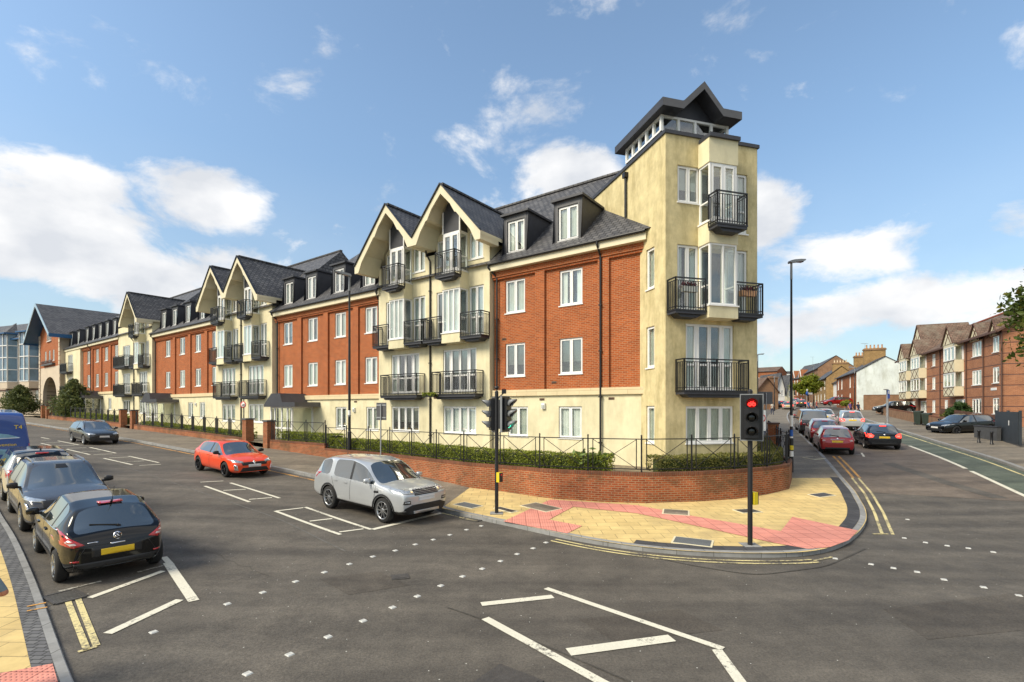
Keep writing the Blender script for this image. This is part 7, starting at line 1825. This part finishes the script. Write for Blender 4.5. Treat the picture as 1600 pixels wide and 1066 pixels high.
mb = MB(); mb.tube((-1.38, 0, 1.44), (-1.47, 0, 1.50), .025, .015, M_TRIM, 8); mb.tube((-1.47, 0, 1.50), (-1.62, 0, 1.80), .006, .004, M_TRIM, 6); mb.build('roof_aerial', t)
mb = MB(); mb.box(-1.62, -1.35, -.5, .5, 1.452, 1.462, P_BLACK)
pk = lambda u, v: UV(u, v)
PH = rot(AX, -4.0)                                  # the parked row follows the near kerb
place_car(t, pk(12.75, 3.36), PH, back=c.xrw)
# --- grey crossover facing the camera
P_GRAPH = paint('graphite_paint', (.055, .056, .062), .3, .25, .6)
top, xr0, xr1, xw1, xw0 = hatch_profile(4.35, 1.60, deck=1.06, rw=.45, cowl=1.12, ws=.88, bonnet=1.06, nose=.84)
c = Car(L=4.35, W=1.84, H=1.60, wb=2.66, fo=.88, wr=.345, top=top, belt=[(-2.2, 1.05), (0, 1.0), (1.1, .98), (2.2, .82)], xr0=xr0, xr1=xr1, xw1=xw1, xw0=xw0, side=[(-1.30, -.42), (-.32, .92)], paint=P_GRAPH, lower=M_TRIM, roofw=.71, spokes=5, mirrorpaint=M_TRIM)
t = thing('car', 'dark grey crossover parked facing the camera, nose to nose with the black hatchback', 'car'); c.parts(t)
both(c, t, 'headlight', 'f', [(.50, .80), (.88, .86), (.98, .95), (.80, .92), (.50, .86)], M_HEADL); both(c, t, 'running_light', 'f', [(.78, .52), (.84, .54), (.86, .78), (.82, .78)], M_CHROME, off=.01); c.patch(t, 'grille', 'f', [(-.52, .60), (.52, .60), (.60, .84), (-.60, .84)], M_TRIM); c.patch(t, 'lower_grille', 'f', [(-.66, .30), (.66, .30), (.56, .50), (-.56, .50)], M_TRIM); c.patch(t, 'number_plate', 'f', rect(-.26, .26, .50, .61), M_PLATEW, off=.02)
both(c, t, 'tail_light', 'b', rect(.6, .92, .88, 1.0), M_TAILR); rails(c, t, -1.5, .1, M_ALLOY); c.seam(t, [((-.37, .40), (-.37, 1.0)), ((.94, .46), (1.0, .96))]); handles(c, t, (-.15, -.62))
c.patch(t, 'camera_housing', 'f', [(-.14, 1.44), (.14, 1.44), (.10, 1.53), (-.10, 1.53)], M_TRIM, off=.004)
place_car(t, pk(16.75, 3.66), rot(BL, -4.0), back=c.L / 2)
# --- white car with a black roof beyond it
P_LSILV0 = paint('pale_silver_paint', (.42, .43, .43), .3, .3)
P_WHITE = paint('white_paint', (.66, .66, .64), 0, .25)
t, c = generic('pale silver car with a black roof parked behind the dark grey crossover', P_LSILV0, 'suv', brake=False, L=4.3, W=1.82, H=1.60, roofpaint=P_BLACK, mirrorpaint=M_TRIM)
fin(c, t, -1.35, M_TRIM); c.patch(t, 'spoiler', 't', [(-2.02, -.58), (-1.60, -.60), (-1.60, .60), (-2.02, .58)], P_BLACK, off=.03, step=.2)
place_car(t, pk(21.6, 4.0), PH, back=-c.L / 2)
# --- blue van
P_BLUE = paint('blue_van_paint', (.014, .058, .27), 0, .3)
M_VANART = mat('van_artwork', (.16, .32, .44), rough=.4, var=.3, vscale=5); M_STAR = mat('yellow_vinyl', (.72, .52, .04), rough=.4)
M_PALEVIN = mat('pale_vinyl', (.55, .62, .70), rough=.4)
c = Car(L=5.9, W=2.04, H=2.62, wb=3.7, fo=.95, wr=.35, sill=.32, roofw=.80, lod=2, plan=.12, rplan=.05, paint=P_BLUE, lower=M_TRIM, bulge=.6,
        top=[(-2.95, 2.30), (-2.90, 2.52), (-2.7, 2.59), (0, 2.62), (1.1, 2.58), (1.55, 2.36), (2.1, 1.32), (2.3, 1.24), (2.75, 1.10), (2.88, 1.0), (2.95, .8)],
        belt=[(-2.95, 1.45), (1.0, 1.40), (2.1, 1.26), (2.95, .95)], xr0=-2.92, xr1=-2.9, xw1=1.40, xw0=2.1, side=[(.95, 1.75)])
t = thing('van', 'tall blue van with yellow stars and pale wave artwork on its back doors', 'van'); 
c.parts(t)
for s in (-1, 1): c.patch(t, 'tail_light', 'b', [(s * .93, .85), (s * 1.03, .85), (s * 1.03, 1.35), (s * .93, 1.35)][::s], M_TAILR)
def wave(z, h, a0=-.95, a1=.80): return [(y, z + h * .5 * math.sin((y - a0) * 2.0)) for y in np.linspace(a0, a1, 12)] + [(y, z - h + h * .25 * math.sin((y - a0) * 2.6)) for y in np.linspace(a1 - .2, a0, 12)]
# back view: +y (left of the car) lies on the left of the picture
c.patch(t, 'wave_artwork', 'b', [(.95, 1.60), (.55, 1.78), (.1, 1.80), (-.35, 1.72), (-.72, 1.58), (-.3, 1.60), (.2, 1.55), (.7, 1.50), (.95, 1.45)], M_VANART)
c.patch(t, 'wave_artwork', 'b', [(.95, 1.38), (.7, 1.42), (.35, 1.28), (.1, 1.18), (-.4, 1.12), (-.78, 1.0), (-.3, .95), (.3, .92), (.95, .90)], M_VANART, off=.007)
c.patch(t, 'stripe', 'b', [(.35, 1.53), (-.66, 1.57), (-.66, 1.60), (.35, 1.57)], M_PALEVIN, off=.010)
def star(cy, cz, r): return [(cy + (r if k % 2 == 0 else r * .45) * math.sin(k * math.pi / 5), cz + (r if k % 2 == 0 else r * .45) * math.cos(k * math.pi / 5)) for k in range(10)]
for cy, cz, r_2 in ((.62, .98, .26), (.66, 1.62, .11), (.28, 1.66, .10)): c.patch(t, 'star_sticker', 'b', star(cy, cz, r_2), M_STAR, off=.012, step=.3)
hx = c.cast((-9, -.55, 1.97), (1, 0, 0))[0].x
for txt, y, z, sz, m in (('T4', -.62, 2.0, .22, M_STAR), ('Invention', -.28, 1.32, .16, M_STAR)):
    me = text_mesh(txt, sz, m); hh = c.cast((-9, y, z), (1, 0, 0)); o = link('lettering', me, t, (hh[0].x - .014, y, z)); o.rotation_euler = (R(90), 0, R(-90))
mb = MB()
for a_ in (0,): c.patch(t, 'x', 'b', [(-.008, .5), (.008, .5), (.008, 2.45), (-.008, 2.45)], M_TRIM, .004, .3, mb)
mb.build('door_seam', t); c.patch(t, 'rear_bumper', 'b', rect(-.95, .95, .40, .58), M_TRIM, off=.03); c.patch(t, 'number_plate', 'b', rect(-.55, -.05, .66, .78), M_PLATEY, off=.012)
place_car(t, pk(27.6, 3.72), PH, back=-c.L / 2)

# --- the queue in the right street (rear ends towards the junction)
P_DRED = paint('deep_red_paint', (.34, .008, .012), .25, .28); P_MAROON = paint('maroon_paint', (.17, .010, .016), .3, .28); P_NAVY = paint('blue_black_paint', (.006, .008, .013), .0, .16, .5)
P_LSILV = paint('light_silver_paint', (.50, .50, .49), .5, .3); P_MSILV = paint('warm_silver_paint', (.40, .37, .32), .5, .3)
def away(t, c, px, py, turn=0., pt=None, **k):
    place_car(t, pt or P(px, py), rot(BX, turn), back=-c.L / 2 - .1, **k)
t, c = generic('deep red small hatchback at the back of the queue beside the kerb', P_DRED, 'small', brake=False, L=3.9, W=1.70, H=1.51); c.patch(t, 'chrome_strip', 'b', rect(-.34, .34, .855, .875), M_CHROME, off=.012)
away(t, c, 1309, 712)
t, c = generic('black hatchback with round lit brake lights in the outer lane of the right street', P_NAVY, 'hatch', L=4.2, W=1.79, H=1.48, alloy=M_ALLOY)
away(t, c, 1383, 704, 1.5)
t, c = generic('maroon crossover second in the kerbside queue', P_MAROON, 'suv', brake=False, L=4.13, W=1.77, H=1.57)
away(t, c, 0, 0, 0, WRp(38.2, 4.55))
t, c = generic('light silver crossover second in the outer lane, brake lights lit', P_LSILV, 'suv', L=4.27, W=1.80, H=1.65)
away(t, c, 1333, 674)
t, c = generic('silver hatchback in front of the light silver crossover', P_LSILV, 'hatch', 1, brake=False)
away(t, c, 0, 0, 0, WRp(57.0, 6.6))
# dark people carrier
P_DVAN = paint('charcoal_paint', (.028, .030, .034), .3, .25)
c = Car(L=5.0, W=1.95, H=1.95, wb=3.1, fo=.95, wr=.34, sill=.3, roofw=.80, lod=1, paint=P_DVAN, lower=M_TRIM, rplan=.05,
        top=[(-2.5, 1.0), (-2.46, 1.12), (-2.42, 1.2), (-2.25, 1.88), (-1.8, 1.93), (0, 1.95), (1.0, 1.90), (1.75, 1.2), (2.3, 1.05), (2.44, .95), (2.5, .8)], belt=[(-2.5, 1.15), (1.75, 1.1), (2.5, .9)], xr0=-2.42, xr1=-2.25, xw1=1.0, xw0=1.75, side=[(-2.1, -1.0), (-.9, .3), (.4, 1.5)])
t = thing('van', 'dark charcoal people carrier third in the kerbside queue', 'van'); c.parts(t); both(c, t, 'tail_light', 'b', rect(.82, .97, .8, 1.25), M_TAILR); c.patch(t, 'number_plate', 'b', rect(-.26, .26, .85, .97), M_PLATEY, off=.012)
away(t, c, 0, 0, 0, WRp(43.8, 4.5))
t, c = generic('red car ahead of the charcoal people carrier', P_DRED, 'hatch', 1); away(t, c, 0, 0, 0, WRp(52.0, 4.9))
t, c = generic('white car with red brake lights farther up the kerbside queue', P_WHITE, 'suv', 1); away(t, c, 1250, 646, 0)
for px, D, lab, col, kd in ((1231, 84, 'pale silver car parked on the left far up the right street', P_MSILV, 'hatch'), (1221, 92, 'dark car with red lights far up the right street, left of the silver one', P_NAVY, 'estate'),
                            (1252, 98, 'dark van-like car far up the queue beneath the yellow-green tree', P_DVAN, 'suv'), (1243, 112, 'white vehicle farthest up the queue, partly behind the lamp post', P_WHITE, 'suv')):
    t, c = generic(lab, col, kd, 1); x, y = wr_at(px, D); away(t, c, 0, 0, -4, (x, y))
t, c = generic('dark red car parked on a forecourt in front of the brick terrace', P_DRED, 'estate', 1, brake=False); x, y = wr_at(1307, 84); place_car(t, (x, y), (-.95, .1), zf=lambda a, b: zroad(a, b) + .75)
t, c = generic('black car just visible behind the brown wall, under the whitewashed gable', P_BLACK, 'hatch', 1, brake=False); x, y = wr_at(1396, 63); place_car(t, (x, y), (-.93, .3), zf=lambda a, b: zroad(a, b) + .35)
t, c = generic('black hatchback parked side-on across the forecourt before the half-timbered flats', P_BLACK, 'hatch', 2, brake=False, L=4.42, W=1.81, H=1.46, wb=2.68, fo=.90, wr=.33, alloy=M_ALLOYDK)
x, y = wr_at(1502, 37.5); place_car(t, (x, y), (-.985, -.10), zf=lambda a, b: zroad(a, b) + .02)
# ------------------------------------------------------------------ people
M_SKIN = mat('skin', (.46, .20, .12), rough=.55, var=.08, vscale=20)
M_HAIR = mat('dark_hair', (.03, .02, .015), rough=.6)
def person(label, base, ang, top_m, leg_m, hair_m=None, h=1.72, step=.12, arm=(.10, .10), sleeve=.5, lod=1, bent=0., back=0.):
    t = thing('person', label, 'person', base, ang); k = h / 1.72
    J = {'pel': (0, 0, .95), 'waist': (0, .0, 1.08), 'chest': (0, .01, 1.30), 'sh': (0, .01, 1.42), 'neck': (0, .0, 1.50), 'head0': (0, -.02, 1.58), 'head1': (0, -.02, 1.66), 'crown': (0, -.01, 1.715)}
    E = [('pel', 'waist'), ('waist', 'chest'), ('chest', 'sh'), ('sh', 'neck'), ('neck', 'head0'), ('head0', 'head1'), ('head1', 'crown')]; RD = {'pel': (.165, .12), 'waist': (.14, .105), 'chest': (.165, .115), 'sh': (.11, .085), 'neck': (.055, .058), 'head0': (.068, .085), 'head1': (.076, .095), 'crown': (.045, .055)}
    for s, nm in ((-1, 'l'), (1, 'r')):
        st = step * s; a = arm[0 if s < 0 else 1]
        pts = [('hip', (s * .09, 0, .90), (.085, .09)), ('knee', (s * .10, -st * .6, .50), (.056, .060)), ('calf', (s * .10, -st * .3 + .02, .34), (.052, .055)), ('ank', (s * .10, st * -.9 + .03, .09), (.036, .040)), ('toe', (s * .115, st * -.9 - .13, .035), (.036, .028))]
        prev = 'pel'
        for q, p, r in pts: J[q + nm] = p; RD[q + nm] = r; E.append((prev, q + nm)); prev = q + nm
        bz = bent if s < 0 else 0; bk = back if s < 0 else 0
        pts = [('shd', (s * .185, .01, 1.40), (.062, .062)), ('elb', (s * .25, .02 + a * .3 + bk, 1.12), (.043, .043)), ('wri', (s * (.26 - .03 * bz), -.06 - a + .0 - .12 * bz, .88 + .26 * bz), (.028, .030)), ('pal', (s * (.26 - .04 * bz), -.09 - a - .25 * bz, .80 + .24 * bz), (.022, .040))]
        prev = 'sh'
        for q, p, r in pts: J[q + nm] = p; RD[q + nm] = r; E.append((prev, q + nm)); prev = q + nm
        px_, py_, pz_ = J['pal' + nm]
        for f in range(5):
            l = (.055, .075, .082, .075, .06)[f]; oy = (.040, .027, .009, -.009, -.026)[f] * -1
            if f == 0: a1, a2 = (px_ - s * .012, py_ - .034, pz_ + .015), (px_ - s * .02, py_ - .05, pz_ - .03)
            else: a1, a2 = (px_, py_ + oy, pz_ - l * .55), (px_ - s * .015, py_ + oy - .004, pz_ - l)
            for kk, p in enumerate((a1, a2)): J[f'f{f}{kk}{nm}'] = p; RD[f'f{f}{kk}{nm}'] = (.0085, .0085)
            E += [('pal' + nm, f'f{f}0{nm}'), (f'f{f}0{nm}', f'f{f}1{nm}')]
    names = list(J); me = bpy.data.meshes.new('body'); me.from_pydata([tuple(c * k for c in J[n]) for n in names], [(names.index(a), names.index(b)) for a, b in E], [])
    o = link('tmp', me); o.modifiers.new('skin', 'SKIN'); sb = o.modifiers.new('s', 'SUBSURF'); sb.levels = lod; sb.render_levels = lod
    for i, n in enumerate(names): me.skin_vertices[0].data[i].radius = tuple(q * k for q in RD[n]); me.skin_vertices[0].data[i].use_root = (n == 'pel')
    bpy.context.view_layer.update(); m2 = eval_mesh(o); bpy.data.objects.remove(o)
    m2.materials.clear()
    for m in (M_SKIN, top_m, leg_m, M_TRIM): m2.materials.append(m)
    for p in m2.polygons:
        c = p.center / k; z, ax = c.z, abs(c.x); p.use_smooth = True
        arm_ = ax > .185 and z < 1.36 and z > .7
        p.material_index = (1 if z > 1.40 - .28 * sleeve * 1.0 and arm_ else 0) if arm_ else (0 if z > 1.47 else 1 if z > .93 else 2 if z > .09 else 3)
    b = link('body', m2, t)
    if hair_m:
        bm = bmesh.new(); bmesh.ops.create_uvsphere(bm, u_segments=16, v_segments=10, radius=.105)
        for v in bm.verts: v.co = Vector((v.co.x * .85, v.co.y * 1.05 + .012, v.co.z * 1.0 + (1.655 if v.co.y > -.02 or v.co.z > .03 else 1.70))) * k
        hm = bpy.data.meshes.new('hair'); bm.to_mesh(hm); bm.free(); hm.materials.append(hair_m); [setattr(p, 'use_smooth', True) for p in hm.polygons]; link('hair', hm, t)
    f = MB()
    for s in (-1, 1): f.lathe([(0, 0), (.010, .004), (.012, .012)], M_BLACK, 8); n = 24; f.v[-n:] = [(x + s * .03 * k, -.118 * k + y, z + 1.63 * k) for x, y, z in f.v[-n:]]
    f.build('eyes', t); f = MB(); f.prism([(-.012, 1.575), (.012, 1.575), (.006, 1.63), (-.006, 1.63)], -.135, -.10, M_SKIN); f.v = [(x * k, y * k, z * k) for x, y, z in f.v]; f.build('nose', t); f = MB(); f.box(-.022 * k, .022 * k, -.112 * k, -.10 * k, 1.545 * k, 1.555 * k, M_SIGNRED); f.build('mouth', t)
    return t
P_GREYT = mat('grey_blue_cloth', (.16, .22, .26), rough=.9, var=.1); P_DENIM = mat('dark_denim', (.03, .045, .09), rough=.9, var=.15); P_WHT = mat('pale_cloth', (.62, .58, .50), rough=.9); P_NVY = mat('navy_cloth', (.02, .03, .07), rough=.9); P_REDC = mat('red_cloth', (.3, .03, .03), rough=.9)
person('person at the left edge in a grey-blue top, only a bare elbow in view', (-6.26, 5.80, znear(-6.26, 5.80)), R(-90), P_GREYT, P_DENIM, M_HAIR, 1.74, .10, (.05, .05), .84, 2, 1., .13)
for px, D, lab, tm, lm, an in ((1263.5, 72, 'distant person in blue walking beside a person in cream, near the queue', P_SIGN if False else mat('blue_cloth', (.05, .14, .34), rough=.9), P_NVY, 20), (1267.5, 71, 'distant person in a cream top beside a person in blue', P_WHT, P_DENIM, 30), (1206.5, 66, 'person in dark trousers crossing far up the right street', P_WHT, P_NVY, 200),
                               (1276, 74, 'distant person in dark red right of the person in cream', P_REDC, P_NVY, 60), (1328.5, 62, 'left one of two people walking on the far footway, purple top', mat('purple_cloth', (.13, .07, .22), rough=.9), P_NVY, 10), (1341, 60, 'right one of two people on the far footway, all in black', P_NVY, P_NVY, 15)):
    x, y = wr_at(px, D); z = zpr(x, y) if px > 1320 else zroad(x, y); person(lab, (x, y, z + (.1 if px < 1320 else 0)), R(an), tm, lm, M_HAIR, 1.70, .14, lod=1)
